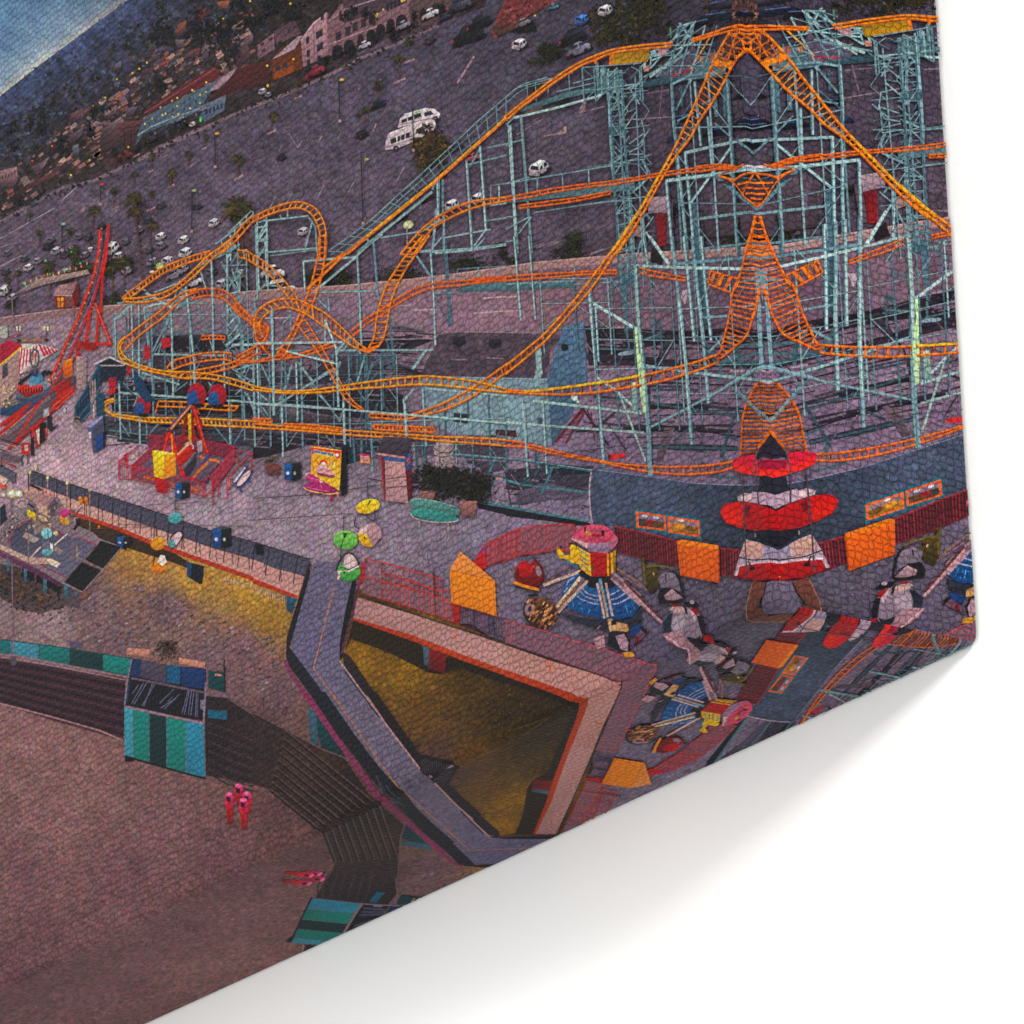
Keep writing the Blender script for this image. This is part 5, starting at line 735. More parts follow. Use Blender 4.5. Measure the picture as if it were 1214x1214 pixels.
pol = El('tall_light_mast','printed tall slim light mast with two glaring floodlights'); pol.l('I','55,170 58,500 64,935',1.7,'7a626c'); pol.e('I',64,945,16,24,'5a4c58')
for x,y,r in [(55,142,22),(90,142,20),(15,148,10)]: pol.e('I',x,y,r,r,'fffbe0',0,16,rim='b8a860'); pol.e('I',x,y,r*.6,r*.6,'ffffee')
shed = El('teal_beach_shed','printed small beach shed with teal striped boards and an open dark top')
shed.p('W','38,395 90,110 140,115 300,150 550,175 545,500 300,460 45,400','241f2a','201c26'); shed.p('W','88,112 145,118 140,225 80,220','223a5c'); shed.p('W','145,118 300,150 300,265 140,225','5a5062','4a4050',(0,1)); shed.p('W','302,152 390,158 388,270 305,262','1e5878'); shed.p('W','398,165 548,180 545,300 398,282','223f6c','1e3a62',(0,1)); shed.p('W','88,112 75,225 60,370 45,395','244a68')
shed.p('W','40,400 540,510 545,525 38,418','8a747e'); shed.l('W','85,112 60,240 40,400',1.6,'8a7884'); shed.l('W','550,262 535,505',2.2,'857482'); shed.p('W','515,370 545,365 540,430 515,425','7a7488'); shed.p('W','80,225 240,255 390,285 540,315 540,328 390,300 240,268 80,238','6a5660')
for a,b in [('85,390','160,260'),('100,395','180,260'),('150,405','235,260'),('160,410','215,265'),('260,390','350,300'),('290,425','385,330'),('265,420','360,360'),('400,455','440,300'),('415,460','445,310'),('440,460','460,305'),('455,465','475,310'),('485,475','490,320'),('495,478','500,325'),('130,270','90,330'),('310,380','340,350')]: shed.l('W',a+' '+b,.9,'6c6c88')
bd = shed.sub('front_board')
for q,c in [('38,418 90,428 90,725 42,715','4690a0'),('90,428 195,455 195,760 90,725','1c7c74'),('195,455 302,478 305,790 195,760','1c3c40'),('302,478 422,502 425,825 305,790','1b7c74'),('424,502 538,522 545,852 427,825','37849c')]: bd.p('W',q,c,np.append(hx(c)[:3]*.88,1),(0,1))
bd.ls('W','90,430 92,728;195,456 196,760;303,480 305,792;423,503 427,826',1.1,'5a6672'); bd.l('W','538,520 546,855',1.6,'6a6070'); bd.l('W','42,720 200,765 430,830 550,862',2,'1a1418'); bd.p('W','42,715 100,735 100,752 42,755','1c161a')
for q in ('55,42 200,52 195,102 55,85','382,102 545,132 543,172 378,142'): El('peach_board','printed peach board lying on the sand beyond the beach wall').p('W',q,'c08874','a8746a',(0,1))
El('dark_bush','printed dark tuft behind the shed').foliage('I',795,890,75,55,150,['4a3c38','3a3230','5a4840','2e2628'],(.9,2))
for x,y,h,m,lb in [(755,920,250,0,'printed person in a pink hood standing behind the others'),(696,975,170,1,'printed person in a pink hood and red trousers, leftmost on the sand'),(808,970,180,0,'printed person in a pale pink hood at the back right'),(785,1010,170,1,'printed person in a pink hood and red trousers, nearest the viewer')]:
    e = El('person',lb); f = 'W'; L = 150 if m else 90
    e.p(f,[(x-28,y),(x+28,y),(x+26,y+60),(x+16,y+L+20),(x-12,y+L+18),(x-24,y+60)],'b8283c','7a1c1e',(0,1)); e.l(f,[(x-2,y+80),(x+2,y+L+15)],1,'6a1418')
    e.e(f,x,y,28,30,'cc3f7c',0,12,'a82858'); e.e(f,x-2,y-16,22,12,'d66a96',0,10); e.p(f,[(x-20,y-2),(x+8,y+4),(x+8,y+34),(x-16,y+30)],'2a1a24')
    if m: e.p(f,[(x-28,y+20),(x-12,y+30),(x-14,y+62),(x-30,y+50)],'c02a5c'); e.p(f,[(x+14,y+28),(x+29,y+18),(x+30,y+52),(x+14,y+62)],'a82450')
# ---------------- left promontory with tables
plat = El('patio_platform','printed raised patio platform with a blue-grey floor and purple edge')
plat.p('pt','0,560 100,430 330,240 560,240 720,500 900,580 970,650 640,1020 600,1075 420,960 280,880 0,720','7a6a72','8a7880',(1,0)); plat.p('pt','90,640 150,530 300,460 330,600 400,700 290,820 110,740','4d4c5e','545264',(0,1)); plat.p('pt','330,600 470,560 640,600 930,690 640,1010 520,930 280,830 400,710','565468','6a667a',(1,1)); plat.p('pt','330,350 460,420 480,520 340,600 320,480','847268')
plat.l('pt','330,450 200,490 110,570 80,640 90,690',1.4,'93283c',sm=4); plat.ls('pt','735,615 925,695;380,470 600,590;380,880 640,1015;420,890 300,840',1.3,'98304a'); plat.p('pt','0,690 280,815 480,820 580,870 540,910 470,880 280,875 0,735','c0a090','a88c84',(1,0)); plat.p('pt','-60,740 0,760 300,900 590,1060 585,1105 300,960 0,800 -60,770','6c3a5c','58304e',(0,1))
plat.ls('pt','285,825 390,715;520,700 660,575',1.6,'d0b4a8'); plat.p('pt','250,570 380,640 330,680 215,620','a0908a'); plat.p('pt','520,700 610,745 570,790 510,750','887a78')
plat.p('pt','975,650 1170,715 990,930 820,835','1f1c20','2a2624',(1,1)); plat.p('pt','780,860 970,940 795,1145 625,1050','1b1a20','26242a',(1,1)); plat.ls('pt','975,650 1170,715 990,930 750,820;600,1060 795,1150 985,935;880,600 975,650',1.7,'94808a'); plat.p('pt','800,1140 890,1130 830,1214 740,1214','7a5448'); plat.p('pt','700,545 770,420 760,500 720,560','1c1c22')
ps = plat.sub('post')
for q in ('65,820 95,840 90,965 65,950','228,920 262,935 258,1065 230,1055','412,1015 450,1030 448,1170 412,1165','615,1075 655,1090 658,1214 618,1214','712,1140 740,1150 735,1190 712,1185'): ps.p('pt',q,'4e7484','385868',(0,1))
ps.ls('pt','340,980 342,1060;205,900 208,960',1.6,'6a5060'); ps.p('pt','0,340 45,300 60,440 0,520','23303e')
hut = El('pink_roofed_hut','printed small hut with a faded pink roof on the patio'); hut.p('pt','235,225 270,175 470,230 520,245 450,330 340,290','b08884','9a7678',(1,0)); hut.p('pt','450,330 520,245 560,300 520,420 470,420','6a5866','584a58',(1,0)); hut.p('pt','340,290 455,330 465,430 380,380','b59a8c','c8a088',(0,1)); hut.ls('pt','470,350 480,530;335,420 340,590',2.4,'9a8478'); hut.l('pt','160,300 200,340 250,320 265,270 220,250 180,260 165,300',1.6,'b89a98'); hut.ls('pt','270,300 330,340;360,400 460,450;290,120 400,170',2.4,'2a2228')
hut.p('pt','355,400 440,430 460,470 400,460','c8b08c'); hut.ls('pt','640,240 640,340;860,160 862,560;690,350 695,830;735,700 740,850;270,510 275,880;470,560 475,880',1.6,'8a7068'); hut.ls('pt','700,420 790,330;650,570 690,600 750,580;690,380 720,360',1.8,'75606c'); hut.ls('pt','730,800 770,760;735,840 750,800',1.2,'94807a')
hut.scat('pt','60,420 330,350 400,560 120,560 0,680',80,(.6,1.4),['a08a84','54464e','c0a494','3a3036'],1.8); hut.e('pt',440,190,12,12,'c85a34'); hut.e('pt',488,212,12,12,'c85a34'); hut.scat('pt','340,380 640,300 700,480 520,560',60,(.6,1.3),['b09888','4c4048','d0a87c','7a4a4c'],1.8)
hut.p('pt','440,830 490,830 580,875 545,912 480,880','d8c2a8'); hut.e('pt',535,585,22,22,'c8c090')
for x,y,c in [(280,395,'f0d020'),(320,415,'e8c818'),(595,460,'e8a018'),(640,470,'f0b020'),(775,270,'e89020'),(825,270,'e07c14')]: un = El('patio_umbrella'); un.e('pt',x,y,20,42,c,-12,12,np.append(hx(c)[:3]*.75,1)); 
un.e('pt',620,390,52,40,'c84a8a',-20,14,'a83468'); un.e('pt',585,590,22,14,'8a2a5a',20,10); un.e('pt',948,525,12,20,'d86a24',15,8)
gon = El('mint_chairlift_car','printed mint chairlift car over the patio'); gon.e('pt',448,585,52,55,'9ccccf',-15,16,'6fa6ac'); gon.l('pt','455,540 465,640',1,'3a5058'); gon.p('pt','480,670 505,680 510,760 480,740','d8d0cc'); gon.e('pt',452,760,52,42,'7ab4b8',-12,14,'55888e'); gon.p('pt','400,660 480,660 485,740 410,740','6f6a76'); gon.l('pt','470,640 500,690',1,'2a2a32')
# ================================================================== attractions on the plaza
coaster2 = El('red_shuttle_ride','printed tall red shuttle ride rail curving down to the left')
coaster2.p('E','0,940 240,740 300,640 360,680 360,730 180,900 60,1010 0,990','54484f','6a5c66',(0,1)); coaster2.l('E','0,980 120,880 240,770',4.2,'7a6870'); coaster2.l('E','0,960 110,870 250,740',1.4,'a08c90')
P1 = '478,-30 474,60 450,180 415,280 370,400 310,530 240,690 150,800 0,950'; P2 = '522,-60 505,60 480,190 445,310 400,420 340,560 270,690 170,830 60,1010'
coaster2.l('E','520,-60 512,80 492,180 482,370',3,'c02a1e'); coaster2.l('E','515,-40 500,80 470,220 432,330 395,440 320,590',3,'3d5f88',sm=5); coaster2.l('E',P1,3.4,'a82018',sm=5); coaster2.l('E',P2,2.6,'b42a20',sm=5); coaster2.l('E',P1,1.5,'e04a34',sm=5); coaster2.l('E','490,-20 478,100 450,240 400,360 330,520',1.6,'6c5c60',sm=5)
ra,rb = resample(smooth(pts('E',P1)),44),resample(smooth(pts('E',P2)),44)
for i in range(44): coaster2.l('px',[ra[i],rb[i]],.9,'8c2c28') if i%2 else coaster2.e('px',*(ra[i]*.8+rb[i]*.2),1.3,1.3,'d87a64',n=8)
coaster2.ls('E','432,350 412,510;474,380 460,530;455,320 532,520',3.6,'c02a20'); coaster2.ls('E','370,515 540,520;365,530 440,545;380,505 460,520;340,600 385,560;370,530 370,580',3,'b4261e'); coaster2.p('E','375,505 460,515 465,545 420,545','8c1c18'); coaster2.l('E','455,320 530,518',1.2,'e0604a')
coaster2.ls('E','0,950 240,750 310,690;60,1010 250,840 350,740;40,1020 200,880',3,'b8281e'); coaster2.p('E','270,720 340,680 340,740 270,780','8a2428','a82a24',(0,1)); coaster2.p('E','240,830 350,720 360,735 260,830','c0301c'); coaster2.p('st','380,690 560,560 570,580 440,740','b83020','98281c',(0,1)); coaster2.ls('st','400,715 550,590;420,740 560,610',1.2,'dc5a40')
coaster2.p('E','302,600 345,585 350,650 345,670 305,685','d87018','b85a14',(0,1)); coaster2.p('E','302,600 345,585 350,595 312,610','e8902c')
El('concrete_pillar','printed pale pillar beside the red ride').p('E','365,575 415,580 415,740 368,730','ac9088','8f7880',(1,0))
stall = El('striped_stall','printed stall under a red and white striped awning'); stall.p('st','0,400 160,265 330,330 300,420 150,470 150,560 100,620 0,700','ad8a84','94767a',(1,0)); stall.p('st','150,275 300,240 450,285 330,350 260,390 150,470','d8c4c2','c0a8aa',(1,0))
for i in range(6): stall.p('st',f'{160+i*22},{275-i*4} {172+i*22},{272-i*4} {160+i*26-10},{450-i*22} {146+i*26-8},{460-i*22}','b02440')
for i in range(5): stall.p('st',f'{290+i*30},{245+i*8} {306+i*30},{248+i*9} {350+i*24},{330-i*8} {330+i*24},{336-i*8}','b42840')
stall.p('st','0,250 60,210 165,245 160,275 0,395','9c1c3c','b02446',(1,0)); stall.l('st','0,402 160,268',2,'e0b430'); stall.p('st','160,240 270,240 240,280 170,282','c8bcae'); stall.p('st','18,410 58,385 60,480 18,510','4a4456'); stall.p('st','0,110 55,105 60,190 30,200 0,190','a8a89a'); stall.p('st','0,170 120,190 150,150 130,150 60,180','6f98a8'); stall.p('st','75,185 150,145 150,160 90,195','b8343c'); stall.p('st','0,690 150,640 160,660 0,730','8a7478'); stall.p('st','370,370 400,360 470,300 460,280 380,340','6d7f80')
stall.scat('st','20,520 130,560 60,720 0,720',30,(.6,1.4),['d0b088','7c6468','e8d070'],1.6)
sau = El('spinning_disc_ride','printed tilted disc ride with rows of seated riders and a ringed mast')
sau.p('E','0,830 100,800 250,740 200,780 120,850 30,862 0,858','3c5878','2c4460',(0,1)); sau.p('E','0,900 120,810 160,790 120,840 0,920','a82820'); sau.e('E',162,745,92,40,'5a6878',-22,20,'3e4a5a'); sau.e('E',158,738,86,34,'7e8894',-22,20,'55606e'); sau.p('E','85,715 205,710 205,750 120,775 85,745','b82c28','7a2028',(0,1)); sau.p('E','145,670 205,650 205,715 140,725','5f94a8','487890',(1,0)); sau.e('E',168,655,18,20,'2c3e6c')
for i in range(9): x = 92+i*13; y = 742-abs(i-4)*1.4-i*1.2; sau.p('E',f'{x-4},{y-18} {x+4},{y-18} {x+2},{y+14} {x-3},{y+12}','d83c2c'); sau.e('E',x+6,y+6,4,10,'1d1e2a')
for i in range(8): sau.e('E',92+i*8,705-i*6,5,9,'232230'); 
for i in range(5): sau.e('E',205+i*10,658-(i%2)*6,6,12,'1f1d28')
sau.l('E','150,615 148,570 165,545 182,555 186,590 176,625 160,630 150,615',2.2,'3f5c68',sm=4); sau.ls('E','165,620 168,660;168,560 172,610',1.8,'7a5a48'); sau.scat('E','215,690 270,660 260,720 220,730',20,(.6,1.2),['c87a6a','8a8090','e0c0a0'],1.6)
lamps = El('plaza_lantern','printed cream lanterns on a planter')
for x in (128,152,337,362): lamps.p('st',f'{x-7},{108} {x+7},{108} {x+6},{140} {x-5},{142}','e8dcb0')
lamps.ls('st','140,140 145,215;350,140 352,215;298,185 360,180',1.2,'6a4f58'); lamps.ls('st','150,215 340,208',2,'b87a4c'); lamps.e('st',145,215,18,10,'3a2e38'); lamps.e('st',352,212,18,10,'2e2832'); lamps.ls('E','58,290 62,455;350,290 350,430;615,350 615,450',1.2,'a08488'); lamps.p('E','348,285 370,345 350,340','c02a2c')
tick = El('red_ticket_hut','printed small red hut with a shingled pitched roof and lit window'); tick.p('E','255,282 282,235 372,218 345,285','a88080','8a686c',(1,0)); tick.p('E','345,285 372,218 382,300 362,345','6a1a22'); tick.p('E','262,290 312,288 310,345 272,345','8a1a22'); tick.p('E','312,288 345,285 355,335 312,345','7a4a48'); tick.p('E','275,296 305,294 303,340 278,342','e0a030','c87a20',(0,1)); tick.ls('E','290,294 290,342;275,315 305,315',1,'5c1a1a'); tick.l('E','255,283 345,286',1.2,'c09a94')
ent = El('blue_stair_tower','printed blue steel stair and gabled entrance beside the coaster'); ent.p('st','565,830 570,720 640,590 740,410 760,400 765,560 700,600 680,760 610,835','27455e','1f3a50',(0,1)); ent.p('st','715,400 830,335 950,400 940,520 760,520 760,410','1f2a38','262c38',(0,1)); ent.p('st','675,520 725,510 730,780 690,800','a08884','83707a',(0,1)); ent.p('st','730,600 790,620 790,800 735,790','2a4a62'); ent.ls('st','565,830 570,715 650,580 755,400;610,840 680,760 760,560;590,720 700,560;600,790 690,680;715,400 760,400',1.6,'3d6478')
ent.l('st','715,395 830,340 950,395',2.4,'b8a8ac'); ent.l('st','760,405 940,405',1.6,'a89a9c'); ent.ls('st','570,820 605,828;575,790 605,800',1.3,'b07a40')
for i in range(8): ent.l('st',f'{590+i*20},{700-i*34} {592+i*20},{780-i*30}',1,'16283a')
blue = El('blue_wall_panel','printed blue-grey wall panel with a blue bin against it'); blue.p('st','655,870 690,850 780,780 790,920 795,1020 705,1070 690,960','5f6484','54586e',(1,0)); blue.p('st','655,870 775,782 780,800 690,875','8c90b8'); blue.p('st','700,880 780,830 790,1030 705,1070','4c4e62'); blue.p('st','725,945 780,925 778,1035 730,1050','27508c','1e3c6c',(0,1)); blue.p('st','780,910 800,900 800,1020 780,1030','1a2230'); blue.p('st','672,910 690,908 690,955 675,955','c8c0c8')
pp = El('queue_barrier','printed red and black barriers and bins by the ride exit')
for q,c in [('160,995 225,985 225,1080 165,1075','b02a24'),('185,1010 212,1005 212,1050 188,1052','c8b0a0'),('232,890 255,880 260,1090 235,1090','231d26'),('238,880 258,878 256,940 240,960','b8261e'),('265,890 300,860 300,1010 270,1030','a82420'),('272,900 298,880 298,1000 292,1005','d8c8b8'),('300,850 350,830 350,970 305,1000','1f1c24'),('340,880 352,878 352,940 342,965','c02c24'),('355,780 390,790 400,870 440,850 380,910 360,870','2b2a36'),('330,740 370,720 375,780 330,800','a8a0a8')]: pp.p('st',q,c)
pp.ls('st','0,960 170,1010;0,1040 160,1080;10,1080 10,1180;165,1080 170,1170;210,1080 212,1150;0,1130 120,1170;160,960 240,900;440,850 380,905',1.3,'3a2f38'); pp.ls('st','0,985 160,1030;0,1030 170,1085',1.4,'b08c88'); pp.l('st','10,1130 120,1180',1.4,'b83a30'); pp.p('st','0,1060 160,1100 160,1140 0,1110','6a5864'); pp.e('st',490,745,8,22,'c8c0c0'); pp.e('st',455,800,8,8,'c8743c'); pp.p('st','705,735 716,735 716,765 706,765','c02c3c'); pp.l('st','710,700 712,800',1.2,'c8c0c4'); pp.e('st',270,1180,10,20,'d8c890')
for f,x,y,r in [('ki',268,75,72),('E',945,760,52),('E',1045,765,50)]:
    k = r; pod = El('red_blue_pod'); pod.e(f,x,y,k*.88,k*1.1,'a81c34',0,16,'7c1428'); pod.p(f,[(x-k,y+k*.5),(x-k*.7,y-k*.3),(x-k*.1,y-k*.4),(x+k*.2,y+k*.7),(x-k*.1,y+k*.9),(x-k*.8,y+k*.9)],'2a5a8c','204a78',(0,1)); pod.p(f,[(x-k*.6,y+k*.9),(x+k*.5,y+k*.8),(x+k*.3,y+k*1.25),(x-k*.4,y+k*1.2)],'1a1a22')
pod = El('red_pennant')
for q in ('520,680 560,675 555,750 525,765','605,630 630,625 628,665 608,670','690,530 720,525 720,590 695,590','770,490 820,485 820,530 780,540'): pod.p('E',q,'9c1f34','b82a34',(0,1))
pod.p('E','640,640 690,700 740,790 700,800 650,740','23405c'); pod.ls('E','480,625 640,760;600,640 720,780',1.6,'2a4a64')
# swing boat
sw = El('swing_boat_ride','printed red A-frame swing ride inside a red fenced pen')
bars(sw,'ki','300,310 400,315 560,320 760,350 1000,400','310,400 420,420 700,430 900,480 1000,510',34,'a0263c',.7,1.4,'6c3246'); bars(sw,'ki','175,555 300,440 400,320','175,660 310,560 400,420',22,'a02840',.7,1.4,'7c4254'); sw.p('ki','185,640 345,470 720,480 890,520 760,670 750,700 360,690','6a5464','5c4a5a',(0,1))
sw.ls('ki','270,640 355,665;650,735 720,752;480,690 520,705;720,485 880,520;650,665 790,520',3,'c06a24'); sw.p('ki','580,600 690,470 700,530 640,640 590,640','3a3240'); sw.ls('ki','720,140 650,70;500,500 505,300',2.4,'a84a2c')
sw.ls('ki','620,140 560,450;650,140 675,320;600,330 700,330',4,'98201c'); sw.ls('ki','640,75 480,270',6,'8c3c3c'); sw.ls('ki','650,70 490,260',2,'d09048'); sw.ls('ki','640,62 470,262',1.6,'4a4a8c'); sw.ls('ki','465,285 425,460;480,285 590,640',4.6,'b4201c'); sw.ls('ki','670,95 785,470;665,80 730,260',4.6,'b4201c'); sw.ls('ki','675,95 780,450;470,290 430,440',1.4,'e04a38'); sw.p('ki','625,135 650,135 655,370 632,365','e8b820','c8901c',(0,1))
sw.p('ki','540,470 640,375 670,400 680,450 580,570 550,560','c0281e','98201a',(1,1)); sw.l('ki','540,465 635,378',2.4,'d8b080'); sw.l('ki','575,575 690,445',2,'6a7078'); sw.l('ki','600,390 620,370 650,375 670,400 665,420',1.6,'b0a8ac'); sw.p('ki','695,355 740,352 742,445 705,448','b09a98','9a8488',(0,1)); sw.e('ki',470,420,26,24,'a04a78',0,12); sw.l('ki','495,300 505,470',1.6,'d89a30')
bars(sw,'ki','70,525 175,560 350,590 760,685','75,660 180,665 360,700 755,800',46,'b0243c',.55,1.4); bars(sw,'ki','810,630 900,540 1000,400','820,760 900,660 1000,520',20,'b0304a',.6,1.6,'7c3e50'); sw.ls('ki','70,525 230,395 235,480;140,455 140,575;75,525 75,660;1000,430 1140,450 1140,600;1030,480 1030,540;940,655 1140,450;940,655 942,820;820,640 828,870;875,700 872,810;750,690 752,805;755,805 830,740;750,690 800,630',1.5,'b0243c'); sw.p('ki','110,470 138,450 138,530 115,525','a01c2c'); sw.p('ki','355,640 440,660 465,760 440,780 375,765','b01c20','8c161c',(0,1)); sw.ls('ki','400,660 405,770;460,680 460,775;530,680 535,720',1.6,'98182c'); sw.ls('ki','755,505 795,470;760,530 790,490',2.4,'4a4a8c'); sw.p('ki','770,670 795,655 795,685 772,695','3a3a54'); sw.ls('ki','660,650 760,690;580,640 700,660;190,540 190,650;210,540 205,560',1.4,'9c2038')
ysg = El('yellow_sign_box','printed bright yellow three-sided sign box on red legs'); ysg.p('ki','342,435 440,462 430,660 355,640','ecc41c','d8a818',(0,1)); ysg.p('ki','440,462 525,455 532,630 430,660','e09a18','d08414',(0,1)); ysg.p('ki','342,435 380,430 525,455 440,468','f0d860'); ysg.l('ki','440,465 430,658',1,'c89018')
def rbin(f,x,y,w,h,s=0):
    bin_ = El('recycling_bin')
    bin_.p(f,[(x,y),(x+w*.45,y+h*.05+s),(x+w*.45,y+h+s),(x,y+h*.9)],'235a90','1c4470',(0,1)); bin_.p(f,[(x+w*.45,y+h*.05+s),(x+w,y-h*.05),(x+w,y+h*.88),(x+w*.45,y+h+s)],'24282e','1c1e24',(0,1)); bin_.p(f,[(x,y),(x+w*.5,y-h*.12),(x+w,y-h*.05),(x+w*.45,y+h*.05+s)],'4c4c58'); bin_.e(f,x+w*.2,y+h*.55,w*.1,h*.1,'d8d8dc',n=6); bin_.e(f,x+w*.62,y+h*.55,w*.08,h*.1,'c0b4b4',n=6)
rbin('ki',525,690,112,135); rbin('F',150,1090,80,85); rbin('I',1020,310,90,95); rbin('I',560,350,70,50); El('black_bin').p('J','10,385 50,390 50,440 15,432','1e2028')
srf = El('surfboard_bench','printed bench made of blue and white surfboards'); srf.p('ki','985,690 1090,550 1105,565 1000,710','2a3e74'); srf.p('ki','990,680 1080,565 1088,572 1000,695','c8c0c8'); srf.e('ki',1075,660,92,32,'2c427c',-50,18); srf.e('ki',1073,655,80,22,'d8b8b0',-50,18); srf.ls('ki','1040,740 1060,765;1110,670 1130,690',2,'2a3e74'); srf.p('ki','940,660 975,640 975,720 945,740','b08c94'); srf.ls('ki','950,655 955,735;965,650 968,728',1.4,'a8303c')
pb_ = El('pink_surfboard_bench','printed pink bench made of two surfboards'); pb_.e('sg',265,485,170,52,'b83a78',14,22,'a02c64',rim=None); pb_.l('sg','100,440 110,418 160,412 300,445 420,510 430,530',1.2,'d8a0a8',sm=3); pb_.e('sg',245,568,172,40,'a82c74',12,22,'8c2058'); pb_.l('sg','78,545 120,575 230,600 340,612 410,600',1.6,'e0a868',sm=3); pb_.e('sg',250,485,18,24,'e8dcb0',0,6); pb_.ls('sg','150,590 148,640;345,620 340,685;360,620 365,660',1.8,'a02058'); pb_.ls('sg','120,450 380,520;110,550 330,590;240,520 260,560',1,'d06a94'); pb_.p('sg','390,580 420,600 420,650 400,640','c88a70')
pos = El('poster_board','printed orange and yellow poster board with blue lettering and a pink emblem'); pos.p('sg','445,190 490,160 500,600 440,640 430,480','1c1a22'); pos.p('sg','158,150 250,155 290,175 350,180 445,195 430,500 420,580 150,415','e8942c','e8b83c',(0,1)); pos.p('sg','160,152 250,157 300,178 445,195 442,225 160,188','d83c24'); pos.p('sg','160,188 180,185 180,230 160,232','c83a6a'); pos.p('sg','385,215 430,220 428,270 385,268','d02a4c'); pos.e('sg',402,238,14,16,'f0e0d8',0,10)
pos.p('sg','180,185 372,222 370,262 180,226','f0c84c'); 
for i in range(9): x = 186+i*21; y = 188+i*4; pos.l('sg',[(x,y+4),(x,y+30)] if i%3 else [(x,y+6),(x+8,y+5),(x,y+18),(x+8,y+28),(x,y+30)],1.3,'2a62a8'); pos.l('sg',f'{x+6},{y+6} {x+12},{y+8} {x+7},{y+30}',1,'3c78b8')
pos.e('sg',272,330,40,48,'c8343c',0,14); pos.e('sg',272,345,32,40,'e8c8b8',0,14); pos.p('sg','195,380 220,335 272,350 330,360 385,430 360,450 200,415','dcb0a8','c88c90',(0,1)); pos.e('sg',362,325,16,20,'e8d0a0'); pos.e('sg',362,325,8,12,'5c3a30'); pos.ls('sg','205,410 385,445;215,425 375,458',1.6,'8a3a4c'); pos.ls('sg','180,260 230,330;330,280 420,300;420,330 420,440;170,330 180,400',1,'d0702c'); pos.ls('sg','225,350 250,380 280,365 310,395 340,380',1.2,'b05a6c')
for q in [('160,160','440,196')]: pos.l('sg',' '.join(q),1.2,'f0b050')
nt = El('notice_board','printed small pink and orange notice board'); nt.p('sg','620,225 715,235 720,322 625,312','e08a3c'); nt.p('sg','620,222 715,235 714,252 620,242','c8287c'); nt.p('sg','632,245 706,254 708,310 636,302','c89490'); nt.ls('sg','640,260 700,268;640,275 700,283;642,288 702,296',.8,'a06a6c')
for f,q,c in [('F','60,1085 132,1095 130,1150 62,1140','7a4a44')]: El('planter_box','printed timber planter box with small plants').p(f,q,c,'5c3a3a',(0,1)).foliage(f,95,1080,36,24,40,['4a4a2c','3a3a24','6a5a34'],(.8,1.6))
bo = El('ticket_booth','printed ticket booth with a pinkish front, dark roof and red side'); bo.p('sg','845,60 1130,75 1110,140 1060,262 780,222','4c424e','3e3642',(0,1)); bo.p('sg','780,215 1060,255 1058,275 780,235','c08a84'); bo.p('sg','830,245 1060,275 1050,310 860,290','3a5a88'); bo.p('sg','1062,262 1110,180 1115,370 1062,390','3d6090','2c4a74',(0,1)); bo.p('sg','860,290 1050,310 1085,700 870,675','b48a88','a47c80',(0,1)); bo.p('sg','1062,390 1115,372 1125,640 1088,690','6a1c2a','581826',(0,1)); bo.p('sg','815,245 850,260 865,680 848,670','7a2430'); bo.ls('sg','820,250 855,670',1.3,'b04a50'); bo.ls('sg','870,470 1060,445;870,555 1075,535',1.2,'4a3c46'); bo.ls('sg','1065,340 1110,290;1070,300 1100,250',1.6,'b0504c')
for f,x,y,w,h,cx_,cy_ in [('U',290,900,80,60,340,820),('U',500,960,90,80,505,850)]:
    plant = El('potted_shrub'); plant.foliage(f,cx_,cy_,125,98,750,['1c1e18','2a2a1e','15171a','38342a'],(1,2.4)); plant.sub('pot').p(f,[(x-w/2,y-h*.4),(x+w/2,y-h*.4),(x+w*.36,y+h*.6),(x-w*.36,y+h*.6)],'9a6c66','6a4a4c',(0,1))
gb_ = El('green_surfboard_bench','printed bench made of two sea-green surfboards'); gb_.e('V',745,232,170,48,'5c8c84',13,22,'4a766f'); gb_.e('V',745,285,168,34,'45908a',10,22,'357a76'); gb_.l('V','580,260 620,300 740,325 860,325 905,310',1.3,'b0a0a0',sm=3); gb_.l('V','590,180 640,172 760,190 880,225 912,250',1,'86aaa2',sm=3); gb_.ls('V','645,315 645,355;835,325 835,385',2,'a08890'); gb_.ls('V','600,215 890,260;620,270 880,300',.9,'3f6a68')
# chair-lift cars
def lift_car(f,x,y,c,dk,seat,lb,r=78,wire=None):
    e = El('chairlift_car',lb)
    if wire: e.l(f,wire,1,'2c2832')
    return e
g1 = lift_car('V',0,0,0,0,0,'printed yellow and cream chairlift car',wire='305,60 312,180'); g1.e('V',310,222,80,46,'e8ca38',-14,20,'d0a828'); g1.p('V','300,240 318,180 330,185 305,235','6a5424'); g1.l('V','230,300 225,350 290,400 300,480',1.4,'2a2833',sm=3); g1.l('V','240,280 280,270 350,325 355,240',1.3,'3a3640',sm=2); g1.p('V','245,395 300,400 345,490 280,480 250,440','e0b41c','c8941c',(0,1)); g1.p('V','255,370 310,340 300,405 250,395','d0b0b0'); g1.p('V','310,340 350,328 395,365 398,420 345,488 300,400','b08a90','a07c84',(0,1)); g1.e('V',288,428,6,9,'1c1820')
